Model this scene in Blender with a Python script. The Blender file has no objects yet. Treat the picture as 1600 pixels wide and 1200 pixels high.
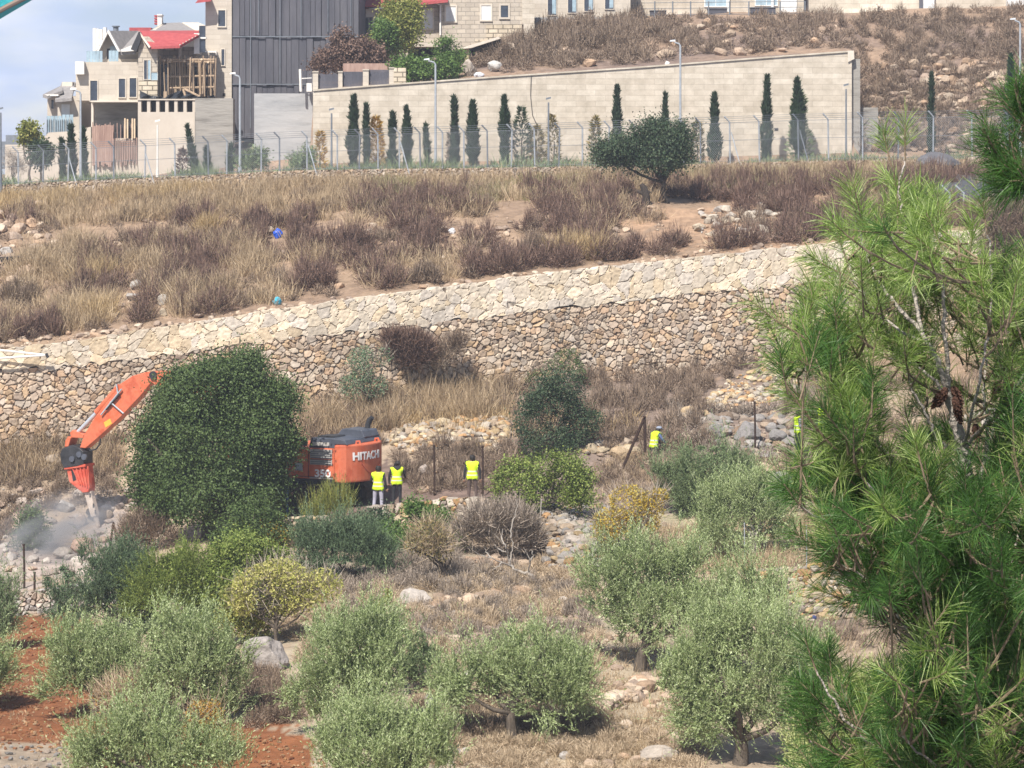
import bpy, bmesh, math, random
import numpy as np
from mathutils import Vector, Matrix

# ------------------------------------------------------------------ camera, sky, sun, exposure
scene = bpy.context.scene
COL = scene.collection
F = 4400.0          # focal length in photo pixels (photo is 1600 wide)
HZ = 330.0          # horizon row in photo pixels
CZ = 16.0           # eye height above the valley datum
cam_d = bpy.data.cameras.new('camera')
cam = bpy.data.objects.new('camera', cam_d)
COL.objects.link(cam)
cam.location = (0, 0, CZ)
cam.rotation_euler = (math.radians(90), 0, 0)
cam_d.sensor_width = 36.0
cam_d.lens = 36.0 * F / 1600.0
cam_d.shift_y = -(600.0 - HZ) / 1600.0
cam_d.clip_start = 0.1
cam_d.clip_end = 5000.0
scene.camera = cam

SUN_EL, SUN_AZ = math.radians(50), math.radians(203)   # azimuth clockwise from +Y: behind the camera, to the left
world = bpy.data.worlds.new('World')
scene.world = world
world.use_nodes = True
wn, wl = world.node_tree.nodes, world.node_tree.links
wn.clear()
w_out = wn.new('ShaderNodeOutputWorld')
w_bg = wn.new('ShaderNodeBackground')
w_sky = wn.new('ShaderNodeTexSky')
w_sky.sky_type = 'NISHITA'
w_sky.sun_disc = False
w_sky.sun_elevation = SUN_EL
w_sky.sun_rotation = SUN_AZ
w_sky.air_density = 1.0
w_sky.dust_density = 1.2
w_sky.ozone_density = 2.0
# thin high cloud veil over the blue
w_tc = wn.new('ShaderNodeTexCoord')
w_map = wn.new('ShaderNodeMapping'); w_map.inputs['Scale'].default_value = (5, 5, 16)
w_noi = wn.new('ShaderNodeTexNoise'); w_noi.inputs['Scale'].default_value = 2.2; w_noi.inputs['Detail'].default_value = 5
w_rmp = wn.new('ShaderNodeValToRGB')
w_rmp.color_ramp.elements[0].position = 0.38; w_rmp.color_ramp.elements[0].color = (0.45, 0.45, 0.45, 1)
w_rmp.color_ramp.elements[1].position = 0.72; w_rmp.color_ramp.elements[1].color = (0.95, 0.95, 0.95, 1)
w_mix = wn.new('ShaderNodeMixRGB'); w_mix.inputs[2].default_value = (7.0, 7.8, 10.9, 1)
wl.new(w_tc.outputs['Generated'], w_map.inputs[0]); wl.new(w_map.outputs[0], w_noi.inputs['Vector'])
wl.new(w_noi.outputs[0], w_rmp.inputs[0])
w_sep = wn.new('ShaderNodeSeparateXYZ'); w_el = wn.new('ShaderNodeMapRange'); w_mul = wn.new('ShaderNodeMath'); w_mul.operation = 'MULTIPLY'
w_el.inputs[1].default_value = 0.10; w_el.inputs[2].default_value = 0.45; w_el.inputs[3].default_value = 1.0; w_el.inputs[4].default_value = 0.08
wl.new(w_tc.outputs['Generated'], w_sep.inputs[0]); wl.new(w_sep.outputs[2], w_el.inputs[0]); wl.new(w_el.outputs[0], w_mul.inputs[1]); wl.new(w_rmp.outputs[0], w_mul.inputs[0])
wl.new(w_mul.outputs[0], w_mix.inputs[0])
w_n2 = wn.new('ShaderNodeTexNoise'); w_n2.inputs['Scale'].default_value = 4.0; w_n2.inputs['Detail'].default_value = 6
w_cr = wn.new('ShaderNodeValToRGB'); w_cr.color_ramp.elements[0].position = 0.40; w_cr.color_ramp.elements[1].position = 0.66
w_cr.color_ramp.elements[0].color = (0.60, 0.70, 1.0, 1); w_cr.color_ramp.elements[1].color = (0.88, 0.90, 1.0, 1)
w_vm = wn.new('ShaderNodeVectorMath'); w_vm.operation = 'SCALE'; w_vm.inputs['Scale'].default_value = 11.2
wl.new(w_map.outputs[0], w_n2.inputs['Vector']); wl.new(w_n2.outputs[0], w_cr.inputs[0]); wl.new(w_cr.outputs[0], w_vm.inputs[0]); wl.new(w_vm.outputs[0], w_mix.inputs[2])
wl.new(w_sky.outputs[0], w_mix.inputs[1]); wl.new(w_mix.outputs[0], w_bg.inputs[0])
w_bg.inputs[1].default_value = 0.07
wl.new(w_bg.outputs[0], w_out.inputs[0])

sun_d = bpy.data.lights.new('sun', 'SUN')
sun_d.energy = 5.0
sun_d.angle = math.radians(0.5)
sun_d.color = (1.0, 0.94, 0.86)
sun = bpy.data.objects.new('sun', sun_d)
COL.objects.link(sun)
_sd = Vector((math.sin(SUN_AZ) * math.cos(SUN_EL), math.cos(SUN_AZ) * math.cos(SUN_EL), math.sin(SUN_EL)))
sun.rotation_euler = _sd.to_track_quat('Z', 'Y').to_euler()
sun.location = _sd * 50

scene.view_settings.view_transform = 'Standard'
scene.view_settings.look = 'None'
scene.view_settings.exposure = 0.6
scene.view_settings.gamma = 1.0
scene.render.engine = 'CYCLES'
scene.cycles.max_bounces = 5
scene.cycles.diffuse_bounces = 3
scene.cycles.transparent_max_bounces = 6
scene.cycles.filter_width = 1.55

# ------------------------------------------------------------------ small maths
def P(px, py, d):
    """photo ray -> world point at depth d"""
    return np.array([(px - 800.0) / F * d, d, CZ + (HZ - py) / F * d])

def hash3(ix, iy, iz, seed):
    h = (ix.astype(np.int64) * 73856093) ^ (iy.astype(np.int64) * 19349663) ^ (iz.astype(np.int64) * 83492791) ^ (seed * 2654435761)
    h = (h ^ (h >> 13)) * 1274126177 & 0xffffffff
    h = (h ^ (h >> 16)) * 2246822519 & 0xffffffff
    h = h ^ (h >> 15)
    return (h & 0xffffff) / float(0xffffff)

def vnoise(p, seed=0):
    """value noise in 0..1 for points (N,3)"""
    p = np.asarray(p, float)
    i = np.floor(p).astype(np.int64); f = p - i; f = f * f * (3 - 2 * f)
    out = 0
    for dx in (0, 1):
        for dy in (0, 1):
            for dz in (0, 1):
                w = (f[:, 0] if dx else 1 - f[:, 0]) * (f[:, 1] if dy else 1 - f[:, 1]) * (f[:, 2] if dz else 1 - f[:, 2])
                out = out + w * hash3(i[:, 0] + dx, i[:, 1] + dy, i[:, 2] + dz, seed)
    return out

def fbm(p, seed=0, octs=4):
    a, s, t = 0.5, 0.0, 0.0
    q = np.asarray(p, float)
    for k in range(octs):
        s = s + a * vnoise(q, seed + k * 17); t += a; a *= 0.5; q = q * 2.03 + 11.3
    return s / t

def unit(v):
    return v / np.maximum(np.linalg.norm(v, axis=-1, keepdims=True), 1e-9)

def rdir(rng, n):
    return unit(rng.normal(size=(n, 3)))

def rrange(rng, a, b, n):
    return rng.uniform(a, b, n)

# ------------------------------------------------------------------ mesh accumulator
class Acc:
    def __init__(self):
        self.v, self.f, self.m, self.c, self.n = [], [], [], [], 0
    def add(self, verts, faces, mi=0, col=None):
        verts = np.asarray(verts, float).reshape(-1, 3)
        faces = np.asarray(faces, np.int64)
        self.v.append(verts); self.f.append(faces + self.n); self.m.append(np.full(len(faces), mi))
        if col is not None:
            c = np.asarray(col, float)
            if c.ndim == 1: c = np.tile(c, (len(verts), 1))
            self.c.append(c)
        else:
            self.c.append(np.full((len(verts), 3), 0.5))
        self.n += len(verts)
    def quads(self, q, mi=0, col=None):
        q = np.asarray(q, float); n = len(q)
        if n == 0: return
        self.add(q.reshape(-1, 3), np.arange(n * 4).reshape(n, 4), mi, None if col is None else np.repeat(col, 4, axis=0))
    def box(self, x0, x1, y0, y1, z0, z1, mi=0, col=None):
        v = [(x, y, z) for z in (z0, z1) for y in (y0, y1) for x in (x0, x1)]
        self.add(v, [(0, 2, 3, 1), (4, 5, 7, 6), (0, 1, 5, 4), (2, 6, 7, 3), (0, 4, 6, 2), (1, 3, 7, 5)], mi, col)
    def hexa(self, v8, mi=0, col=None):
        self.add(v8, [(0, 2, 3, 1), (4, 5, 7, 6), (0, 1, 5, 4), (2, 6, 7, 3), (0, 4, 6, 2), (1, 3, 7, 5)], mi, col)
    def prism(self, poly, axis, mi=0, col=None):
        """extrude a 3-D polygon (n,3) by vector axis"""
        poly = np.asarray(poly, float); n = len(poly)
        v = np.vstack([poly, poly + np.asarray(axis, float)])
        tri = [(0, i, i + 1) for i in range(1, n - 1)]
        from mathutils.geometry import tessellate_polygon
        tris = tessellate_polygon([[Vector(p) for p in poly]])
        fs = [tuple(t) for t in tris] + [tuple(n + k for k in reversed(t)) for t in tris]
        self.add(v, fs, mi, col)
        self.add(v, [(i, (i + 1) % n, n + (i + 1) % n, n + i) for i in range(n)], mi, col)
    def tube(self, pts, radii, sides=6, mi=0, col=None, caps=True):
        pts = np.asarray(pts, float); k = len(pts)
        radii = np.broadcast_to(np.asarray(radii, float), (k,))
        t = np.zeros_like(pts); t[1:-1] = pts[2:] - pts[:-2]; t[0] = pts[1] - pts[0]; t[-1] = pts[-1] - pts[-2]
        t = unit(t)
        up = np.array([0.0, 0, 1]) if abs(t[0][2]) < 0.9 else np.array([1.0, 0, 0])
        u = np.zeros_like(t); a = up - t[0] * np.dot(up, t[0]); u[0] = a / np.linalg.norm(a)
        for i in range(1, k):
            a = u[i - 1] - t[i] * np.dot(u[i - 1], t[i]); u[i] = a / max(np.linalg.norm(a), 1e-9)
        w = np.cross(t, u)
        ang = np.arange(sides) / sides * 2 * math.pi
        ring = u[:, None, :] * np.cos(ang)[None, :, None] + w[:, None, :] * np.sin(ang)[None, :, None]
        v = pts[:, None, :] + ring * radii[:, None, None]
        f = []
        for i in range(k - 1):
            for j in range(sides):
                f.append((i * sides + j, i * sides + (j + 1) % sides, (i + 1) * sides + (j + 1) % sides, (i + 1) * sides + j))
        self.add(v.reshape(-1, 3), f, mi, col)
        if caps:
            vv = np.vstack([v[0], v[-1], pts[:1], pts[-1:]])
            ff = [(j, 2 * sides, (j + 1) % sides) for j in range(sides)] + [(sides + j, sides + (j + 1) % sides, 2 * sides + 1) for j in range(sides)]
            self.add(vv, ff, mi, col)
    def build(self, name, mats, parent=None, loc=None, smooth=False, link=True):
        v = np.vstack(self.v) if self.v else np.zeros((0, 3))
        org = np.array(loc if loc is not None else (0, 0, 0), float)
        if parent is not None and loc is None:
            q = parent
            while q is not None: org = org + np.array(q.location); q = q.parent
        v = v - org
        me = bpy.data.meshes.new(name)
        me.vertices.add(len(v)); me.vertices.foreach_set('co', v.astype(np.float32).ravel())
        lv = np.concatenate([f.ravel() for f in self.f]) if self.f else np.zeros(0, int)
        lt = np.concatenate([np.full(len(f), f.shape[1]) for f in self.f]) if self.f else np.zeros(0, int)
        ls = np.concatenate([[0], np.cumsum(lt)[:-1]]) if len(lt) else lt
        me.loops.add(len(lv)); me.loops.foreach_set('vertex_index', lv.astype(np.int32))
        me.polygons.add(len(lt)); me.polygons.foreach_set('loop_start', ls.astype(np.int32))
        me.polygons.foreach_set('material_index', np.concatenate(self.m).astype(np.int32))
        me.update(calc_edges=True)
        me.polygons.foreach_set('use_smooth', np.full(len(lt), bool(smooth)))
        ca = me.color_attributes.new('Col', 'FLOAT_COLOR', 'POINT')
        c = np.vstack(self.c); c = np.hstack([c, np.ones((len(c), 1))])
        ca.data.foreach_set('color', c.astype(np.float32).ravel())
        for m in (mats if isinstance(mats, (list, tuple)) else [mats]): me.materials.append(m)
        me.update()
        o = bpy.data.objects.new(name, me)
        if link: COL.objects.link(o)
        if parent is not None: o.parent = parent
        else: o.location = org
        return o

def tag(o, label=None, cat=None, group=None, kind=None):
    if label: o['label'] = label
    if cat: o['category'] = cat
    if group: o['group'] = group
    if kind or cat: o['kind'] = kind or 'thing'
    return o

def thing(name, loc, label, cat, group=None):
    o = bpy.data.objects.new(name, None)
    o.empty_display_size = 0.2
    COL.objects.link(o)
    o.location = [float(a) for a in loc]
    return tag(o, label, cat, group)

def copy_tree(o, loc=None, rotz=None, scale=None, label=None, parent=None):
    c = o.copy(); COL.objects.link(c)
    if parent is not None: c.parent = parent
    if loc is not None: c.location = [float(a) for a in loc]
    if rotz is not None: c.rotation_euler[2] = rotz
    if scale is not None: c.scale = scale
    if label: c['label'] = label
    for ch in list(o.children): copy_tree(ch, parent=c)
    return c

# ------------------------------------------------------------------ materials
def new_mat(name):
    m = bpy.data.materials.new(name); m.use_nodes = True
    nt = m.node_tree
    b = nt.nodes['Principled BSDF']
    return m, nt.nodes, nt.links, b

def ramp(nodes, cols, pos=None):
    r = nodes.new('ShaderNodeValToRGB')
    n = len(cols)
    el = r.color_ramp.elements
    while len(el) < n: el.new(0.5)
    for i, c in enumerate(cols):
        el[i].position = pos[i] if pos else i / max(n - 1, 1)
        el[i].color = (*c, 1)
    return r

def leaf_mat(name, cols, transl=0.3, rough=0.55, spec=0.25, k=1.0):
    cols = [tuple(min(v * k, .85) for v in c) for c in cols]
    m, N, L, b = new_mat(name)
    g = N.new('ShaderNodeNewGeometry')
    r = ramp(N, cols)
    L.new(g.outputs['Random Per Island'], r.inputs[0])
    L.new(r.outputs[0], b.inputs['Base Color'])
    b.inputs['Roughness'].default_value = rough
    b.inputs['Specular IOR Level'].default_value = spec
    if transl > 0:
        t = N.new('ShaderNodeBsdfTranslucent'); mx = N.new('ShaderNodeMixShader')
        mx.inputs[0].default_value = transl
        L.new(r.outputs[0], t.inputs[0]); L.new(b.outputs[0], mx.inputs[1]); L.new(t.outputs[0], mx.inputs[2])
        L.new(mx.outputs[0], N['Material Output'].inputs['Surface'])
    return m

def noise_mat(name, c1, c2, scale=3.0, rough=0.8, bump=0.3, bscale=None, detail=6, metallic=0.0, c3=None, stretch=None, spec=0.3):
    m, N, L, b = new_mat(name)
    tc = N.new('ShaderNodeTexCoord'); mp = N.new('ShaderNodeMapping')
    if stretch: mp.inputs['Scale'].default_value = stretch
    L.new(tc.outputs['Object'], mp.inputs[0])
    n = N.new('ShaderNodeTexNoise'); n.inputs['Scale'].default_value = scale; n.inputs['Detail'].default_value = detail
    n.inputs['Roughness'].default_value = 0.65
    L.new(mp.outputs[0], n.inputs['Vector'])
    r = ramp(N, [c1, c2] if c3 is None else [c1, c2, c3], [0.32, 0.68] if c3 is None else [0.3, 0.5, 0.7])
    L.new(n.outputs[0], r.inputs[0]); L.new(r.outputs[0], b.inputs['Base Color'])
    b.inputs['Roughness'].default_value = rough; b.inputs['Metallic'].default_value = metallic
    b.inputs['Specular IOR Level'].default_value = spec
    if bump:
        n2 = N.new('ShaderNodeTexNoise'); n2.inputs['Scale'].default_value = bscale or scale * 4; n2.inputs['Detail'].default_value = 4
        L.new(mp.outputs[0], n2.inputs['Vector'])
        bp = N.new('ShaderNodeBump'); bp.inputs['Strength'].default_value = bump; bp.inputs['Distance'].default_value = 0.05
        L.new(n2.outputs[0], bp.inputs['Height']); L.new(bp.outputs[0], b.inputs['Normal'])
    return m

def col_mat(name, scale=9.0, rough=0.9, amount=0.35, bump=0.5):
    """mesh colour attribute (stone and soil colour, the soil with painted shade under rubble) broken up by fine noise"""
    m, N, L, b = new_mat(name)
    a = N.new('ShaderNodeAttribute'); a.attribute_name = 'Col'
    tc = N.new('ShaderNodeTexCoord')
    n = N.new('ShaderNodeTexNoise'); n.inputs['Scale'].default_value = scale; n.inputs['Detail'].default_value = 8; n.inputs['Roughness'].default_value = 0.7
    L.new(tc.outputs['Object'], n.inputs['Vector'])
    r = ramp(N, [(1 - amount,) * 3, (1 + amount,) * 3], [0.3, 0.7])
    L.new(n.outputs[0], r.inputs[0])
    mx = N.new('ShaderNodeMixRGB'); mx.blend_type = 'MULTIPLY'; mx.inputs[0].default_value = 1.0
    L.new(a.outputs['Color'], mx.inputs[1]); L.new(r.outputs[0], mx.inputs[2])
    L.new(mx.outputs[0], b.inputs['Base Color'])
    b.inputs['Roughness'].default_value = rough; b.inputs['Specular IOR Level'].default_value = 0.2
    bp = N.new('ShaderNodeBump'); bp.inputs['Strength'].default_value = bump; bp.inputs['Distance'].default_value = 0.08
    L.new(n.outputs[0], bp.inputs['Height']); L.new(bp.outputs[0], b.inputs['Normal'])
    return m

def brick_mat(name, c1, c2, mortar, bw, bh, msize=0.008, rough=0.85, bump=0.4, vary=0.15):
    m, N, L, b = new_mat(name)
    tc = N.new('ShaderNodeTexCoord'); sx = N.new('ShaderNodeSeparateXYZ'); cx = N.new('ShaderNodeCombineXYZ')
    L.new(tc.outputs['Object'], sx.inputs[0])
    ad = N.new('ShaderNodeMath'); ad.operation = 'ADD'
    L.new(sx.outputs[0], ad.inputs[0]); L.new(sx.outputs[1], ad.inputs[1])
    L.new(ad.outputs[0], cx.inputs[0]); L.new(sx.outputs[2], cx.inputs[1])
    br = N.new('ShaderNodeTexBrick')
    br.inputs['Color1'].default_value = (*c1, 1); br.inputs['Color2'].default_value = (*c2, 1); br.inputs['Mortar'].default_value = (*mortar, 1)
    br.inputs['Scale'].default_value = 1.0; br.inputs['Mortar Size'].default_value = msize
    br.inputs['Brick Width'].default_value = bw; br.inputs['Row Height'].default_value = bh
    br.inputs['Mortar Smooth'].default_value = 0.3; br.inputs['Bias'].default_value = -0.1
    L.new(cx.outputs[0], br.inputs['Vector'])
    n = N.new('ShaderNodeTexNoise'); n.inputs['Scale'].default_value = 1.3; n.inputs['Detail'].default_value = 7; n.inputs['Roughness'].default_value = 0.7
    L.new(tc.outputs['Object'], n.inputs['Vector'])
    r = ramp(N, [(1 - vary * 1.3, 1 - vary * 1.35, 1 - vary * 1.5), (1 + vary * .6,) * 3], [0.3, 0.7])
    L.new(n.outputs[0], r.inputs[0])
    mx = N.new('ShaderNodeMixRGB'); mx.blend_type = 'MULTIPLY'; mx.inputs[0].default_value = 1.0
    L.new(br.outputs['Color'], mx.inputs[1]); L.new(r.outputs[0], mx.inputs[2]); L.new(mx.outputs[0], b.inputs['Base Color'])
    b.inputs['Roughness'].default_value = rough; b.inputs['Specular IOR Level'].default_value = 0.2
    bp = N.new('ShaderNodeBump'); bp.inputs['Strength'].default_value = bump; bp.inputs['Distance'].default_value = 0.03; bp.invert = True
    L.new(br.outputs['Fac'], bp.inputs['Height']); L.new(bp.outputs[0], b.inputs['Normal'])
    return m

def plain_mat(name, c, rough=0.5, metallic=0.0, vary=0.12, spec=0.4):
    return noise_mat(name, tuple(x * (1 - vary) for x in c), tuple(min(x * (1 + vary), 1) for x in c), 2.5, rough, 0.0, metallic=metallic, spec=spec)

M = {}
M['soil'] = col_mat('soil', 2.2, 0.95, 0.35, 0.7)
M['stone'] = col_mat('stone', 6.0, 0.9, 0.22, 0.4)
M['rock'] = col_mat('rock', 7.0, 0.9, 0.3, 0.6)
M['limestone'] = brick_mat('limestone', (0.49, 0.435, 0.36), (0.58, 0.525, 0.445), (0.37, 0.325, 0.27), 1.1, 0.31, 0.008, vary=0.2)
M['cream'] = brick_mat('cream', (0.49, 0.435, 0.365), (0.55, 0.495, 0.42), (0.41, 0.365, 0.31), 0.8, 0.28, 0.006, vary=0.10)
M['greystone'] = brick_mat('greystone', (0.42, 0.37, 0.31), (0.52, 0.46, 0.38), (0.30, 0.27, 0.23), 0.55, 0.27, 0.014, vary=0.14, bump=0.8)
M['rusticated'] = brick_mat('rusticated', (0.50, 0.43, 0.33), (0.62, 0.54, 0.42), (0.20, 0.17, 0.13), 0.6, 0.27, 0.03, vary=0.2, bump=1.0)
M['render'] = noise_mat('render', (0.46, 0.405, 0.34), (0.54, 0.485, 0.415), 0.9, 0.9, 0.15)
M['concrete'] = noise_mat('concrete', (0.15, 0.14, 0.125), (0.28, 0.265, 0.24), 0.9, 0.9, 0.5, c3=(0.33, 0.31, 0.28), stretch=(0.5, 0.5, 2.6))
M['concrete_pale'] = noise_mat('concrete_pale', (0.24, 0.25, 0.26), (0.34, 0.345, 0.35), 0.7, 0.9, 0.4, c3=(0.40, 0.40, 0.40), stretch=(0.6, 0.6, 2.2))
M['clad'] = noise_mat('clad', (0.060, 0.062, 0.078), (0.10, 0.10, 0.12), 0.8, 0.7, 0.2, stretch=(1.5, 1.5, 0.3))
M['red_tile'] = noise_mat('red_tile', (0.30, 0.055, 0.06), (0.42, 0.09, 0.09), 3.0, 0.7, 0.3)
M['grey_tile'] = noise_mat('grey_tile', (0.20, 0.19, 0.19), (0.30, 0.285, 0.28), 4.0, 0.85, 0.4)
M['white'] = plain_mat('white', (0.72, 0.70, 0.66), 0.6)
M['trim'] = plain_mat('trim', (0.58, 0.52, 0.44), 0.8)
M['glass'] = plain_mat('glass', (0.035, 0.045, 0.065), 0.15, vary=0.4, spec=0.6)
M['sky_glass'] = plain_mat('sky_glass', (0.30, 0.40, 0.46), 0.15, vary=0.2, spec=0.6)
M['shutter'] = plain_mat('shutter', (0.62, 0.63, 0.62), 0.6)
M['dark'] = plain_mat('dark', (0.03, 0.03, 0.036), 0.7, vary=0.3)
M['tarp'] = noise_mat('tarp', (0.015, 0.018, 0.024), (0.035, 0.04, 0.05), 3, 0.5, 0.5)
M['timber'] = noise_mat('timber', (0.28, 0.20, 0.13), (0.48, 0.36, 0.25), 2.0, 0.85, 0.2, stretch=(3, 3, 0.4))
M['timber_pink'] = noise_mat('timber_pink', (0.26, 0.165, 0.135), (0.42, 0.29, 0.235), 1.6, 0.85, 0.2, stretch=(3, 3, 0.5))
M['timber_bright'] = noise_mat('timber_bright', (0.55, 0.42, 0.28), (0.66, 0.52, 0.37), 2, 0.8, 0.2)
M['galv'] = noise_mat('galv', (0.30, 0.33, 0.36), (0.42, 0.45, 0.48), 3, 0.5, 0.0, metallic=0.2)
M['galv_dark'] = noise_mat('galv_dark', (0.13, 0.15, 0.17), (0.22, 0.24, 0.27), 3, 0.55, 0.0, metallic=0.2)
M['rust'] = noise_mat('rust', (0.022, 0.014, 0.011), (0.06, 0.032, 0.022), 14, 0.8, 0.2)
M['bark'] = noise_mat('bark', (0.07, 0.055, 0.042), (0.17, 0.14, 0.11), 9, 0.95, 0.8, stretch=(2, 2, 0.5))
M['bark_dark'] = noise_mat('bark_dark', (0.025, 0.02, 0.016), (0.07, 0.055, 0.045), 9, 0.95, 0.8)
M['bark_pale'] = noise_mat('bark_pale', (0.26, 0.23, 0.20), (0.44, 0.40, 0.35), 12, 0.9, 0.5)
M['pine_bark'] = noise_mat('pine_bark', (0.25, 0.215, 0.18), (0.50, 0.45, 0.40), 22, 0.9, 0.6, bscale=60)
M['pine_twig'] = noise_mat('pine_twig', (0.13, 0.095, 0.06), (0.25, 0.19, 0.125), 20, 0.8, 0.2)
M['asphalt'] = noise_mat('asphalt', (0.055, 0.06, 0.068), (0.09, 0.095, 0.105), 3, 0.9, 0.3)
# ------------------------------------------------------------------ terrain: a terraced hillside facing the camera
# for each photo column: (depth, photo row) of the ground from front to back
KN = {
 -350: [(72,1195),(95,985),(96,950),(105,890),(111,830),(115.5,735),(117,590),(134,440),(149.6,312),(150.6,298),(157,297),(160,295),(168,292),(185,285),(260,335)],
 0:    [(72,1190),(96,965),(97,928),(105,884),(112,832),(117,704),(118.5,551),(135,405),(149.6,304),(150.6,291),(157,290),(160,288),(168,284),(185,277),(260,335)],
 110:  [(72,1190),(96,955),(97,918),(105,880),(112,830),(117.5,690),(119,537),(135.5,395),(149.6,299),(150.6,285),(157,284),(160,281),(168,275),(185,267),(260,335)],
 250:  [(72,1190),(96,930),(97,890),(105,846),(112,792),(118,672),(119.5,514),(136,385),(149.6,294),(150.6,279),(157,278),(160,273),(168,262),(185,250),(260,335)],
 450:  [(72,1190),(99,852),(100.2,832),(106,800),(112,742),(119,645),(120.5,486),(136,365),(149.6,285),(150.6,269),(157,268),(160,255),(168,215),(185,200),(260,320)],
 484:  [(72,1190),(99,850),(100.2,826),(106,796),(112.3,735),(119.3,640),(120.8,482),(136,362),(149.6,284),(150.6,268),(157,267),(160,240),(168,200),(185,180),(260,300)],
 492:  [(72,1190),(99,850),(100.2,826),(106,796),(112.3,735),(119.3,640),(120.8,482),(136,362),(149.6,284),(150.6,268),(157.1,267),(158.3,146),(165,132),(180,104),(260,200)],
 600:  [(72,1190),(100,838),(101.2,806),(107,786),(113,712),(120,622),(121.5,466),(136.5,352),(149.6,281),(150.6,266),(157.1,265),(158.3,137),(166,120),(180,97),(260,180)],
 700:  [(72,1190),(100,828),(101.2,800),(106.5,780),(113,702),(121,612),(122.5,453),(137,342),(149.6,280),(150.6,265),(157.1,264),(158.3,130),(167,103),(182,78),(260,160)],
 780:  [(72,1190),(99,850),(101,798),(106,772),(113,697),(121.5,607),(123,441),(137,336),(149.6,279),(150.6,264),(157.1,263),(158.3,124),(169,84),(183,62),(260,140)],
 850:  [(72,1190),(96,890),(98.5,805),(105,765),(113,690),(122,602),(123.5,430),(137.5,330),(149.6,278),(150.6,263),(157.1,262),(158.3,118),(170,76),(184,44),(260,130)],
 940:  [(72,1190),(94,888),(96,842),(104,785),(113,682),(123,592),(124.5,420),(138,325),(149.6,277),(150.6,262),(157.1,261),(158.3,113),(171,66),(186,28),(260,125)],
 1100: [(72,1190),(91,955),(92.5,893),(102,812),(113,665),(124,580),(125.5,404),(139,318),(149.6,273),(150.6,258),(157.1,257),(158.3,101),(172,58),(187,21),(260,120)],
 1250: [(72,1190),(90,965),(91.5,893),(102,812),(113,660),(125,568),(126.5,392),(140,310),(149.6,270),(150.6,254),(157.1,253),(158.3,90),(172,58),(187,20),(260,120)],
 1330: [(72,1190),(90,965),(91.5,893),(102,812),(113,657),(125.5,562),(127,386),(140,306),(149.6,269),(150.6,253),(157.1,252),(158.3,85),(172,66),(187,19),(260,120)],
 1346: [(72,1190),(90,965),(91.5,893),(102,812),(113,657),(125.6,561),(127.1,385),(140,306),(149.6,268),(150.6,252),(157,250),(160,215),(172,108),(187,18),(260,120)],
 1450: [(72,1190),(90,965),(91.5,893),(102,812),(113,655),(126.3,554),(127.8,376),(141,302),(149.6,266),(150.6,251),(157,248),(160,215),(172,100),(187,14),(260,120)],
 1600: [(72,1190),(90,965),(91.5,893),(102,812),(113,650),(128,540),(129.5,362),(142,296),(149.6,264),(150.6,250),(157,247),(160,212),(172,95),(188,8),(260,120)],
 1950: [(72,1190),(90,965),(91.5,893),(102,812),(113,650),(130,520),(131.5,340),(143,290),(149.6,260),(150.6,246),(157,243),(160,205),(172,88),(188,0),(260,120)],
}
_kx = np.array(sorted(KN), float)
_KD = np.array([[d for d, _ in KN[int(k)]] for k in _kx])
_KZ = np.array([[CZ + (HZ - y) / F * d for d, y in KN[int(k)]] for k in _kx])
_pre_d = np.array([3.0, 12.0, 40.0, 64.0]); _pre_z = np.array([CZ - 1.9, CZ - 6.5, CZ - 14.4, CZ - 14.6])
_n = len(_kx)
_KD = np.hstack([np.tile(_pre_d, (_n, 1)), _KD]); _KZ = np.hstack([np.tile(_pre_z, (_n, 1)), _KZ])
NR = _KD.shape[1]
#        pre            A    B    C    D    E    F    G    H    I    J    K    L    M    N    O
_AMP = np.array([0.1, .2, .3, .3, .22, .15, .15, .22, .30, .15, .22, .50, .15, .04, .12, .2, .75, .2, 2.0])

def _rows(px):
    px = np.clip(px, _kx[0], _kx[-1])
    i = np.clip(np.searchsorted(_kx, px) - 1, 0, _n - 2)
    t = ((px - _kx[i]) / (_kx[i + 1] - _kx[i]))[:, None]
    return _KD[i] * (1 - t) + _KD[i + 1] * t, _KZ[i] * (1 - t) + _KZ[i + 1] * t

def ground_z(px, d):
    """terrain height at photo column px and depth d (arrays)"""
    px = np.atleast_1d(np.asarray(px, float)); d = np.atleast_1d(np.asarray(d, float))
    D, Z = _rows(px)
    s = np.clip((D < d[:, None]).sum(1) - 1, 0, NR - 2)
    a = np.arange(len(px))
    d0, d1 = D[a, s], D[a, s + 1]
    t = np.clip((d - d0) / (d1 - d0), 0, 1)
    z = Z[a, s] * (1 - t) + Z[a, s + 1] * t
    amp = _AMP[s] * (1 - t) + _AMP[s + 1] * t
    x = (px - 800) / F * d
    q = np.stack([x * 0.42, d * 0.42, 0 * x], 1)
    return z + amp * 2 * (fbm(q, 3, 4) - 0.5)

def G(px, d):
    """ground point under photo column px at depth d"""
    z = ground_z([px], [d])[0]
    return np.array([(px - 800) / F * d, d, z])

def gxy(x, y):
    return ground_z(800 + F * np.asarray(x) / np.asarray(y), y)

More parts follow.
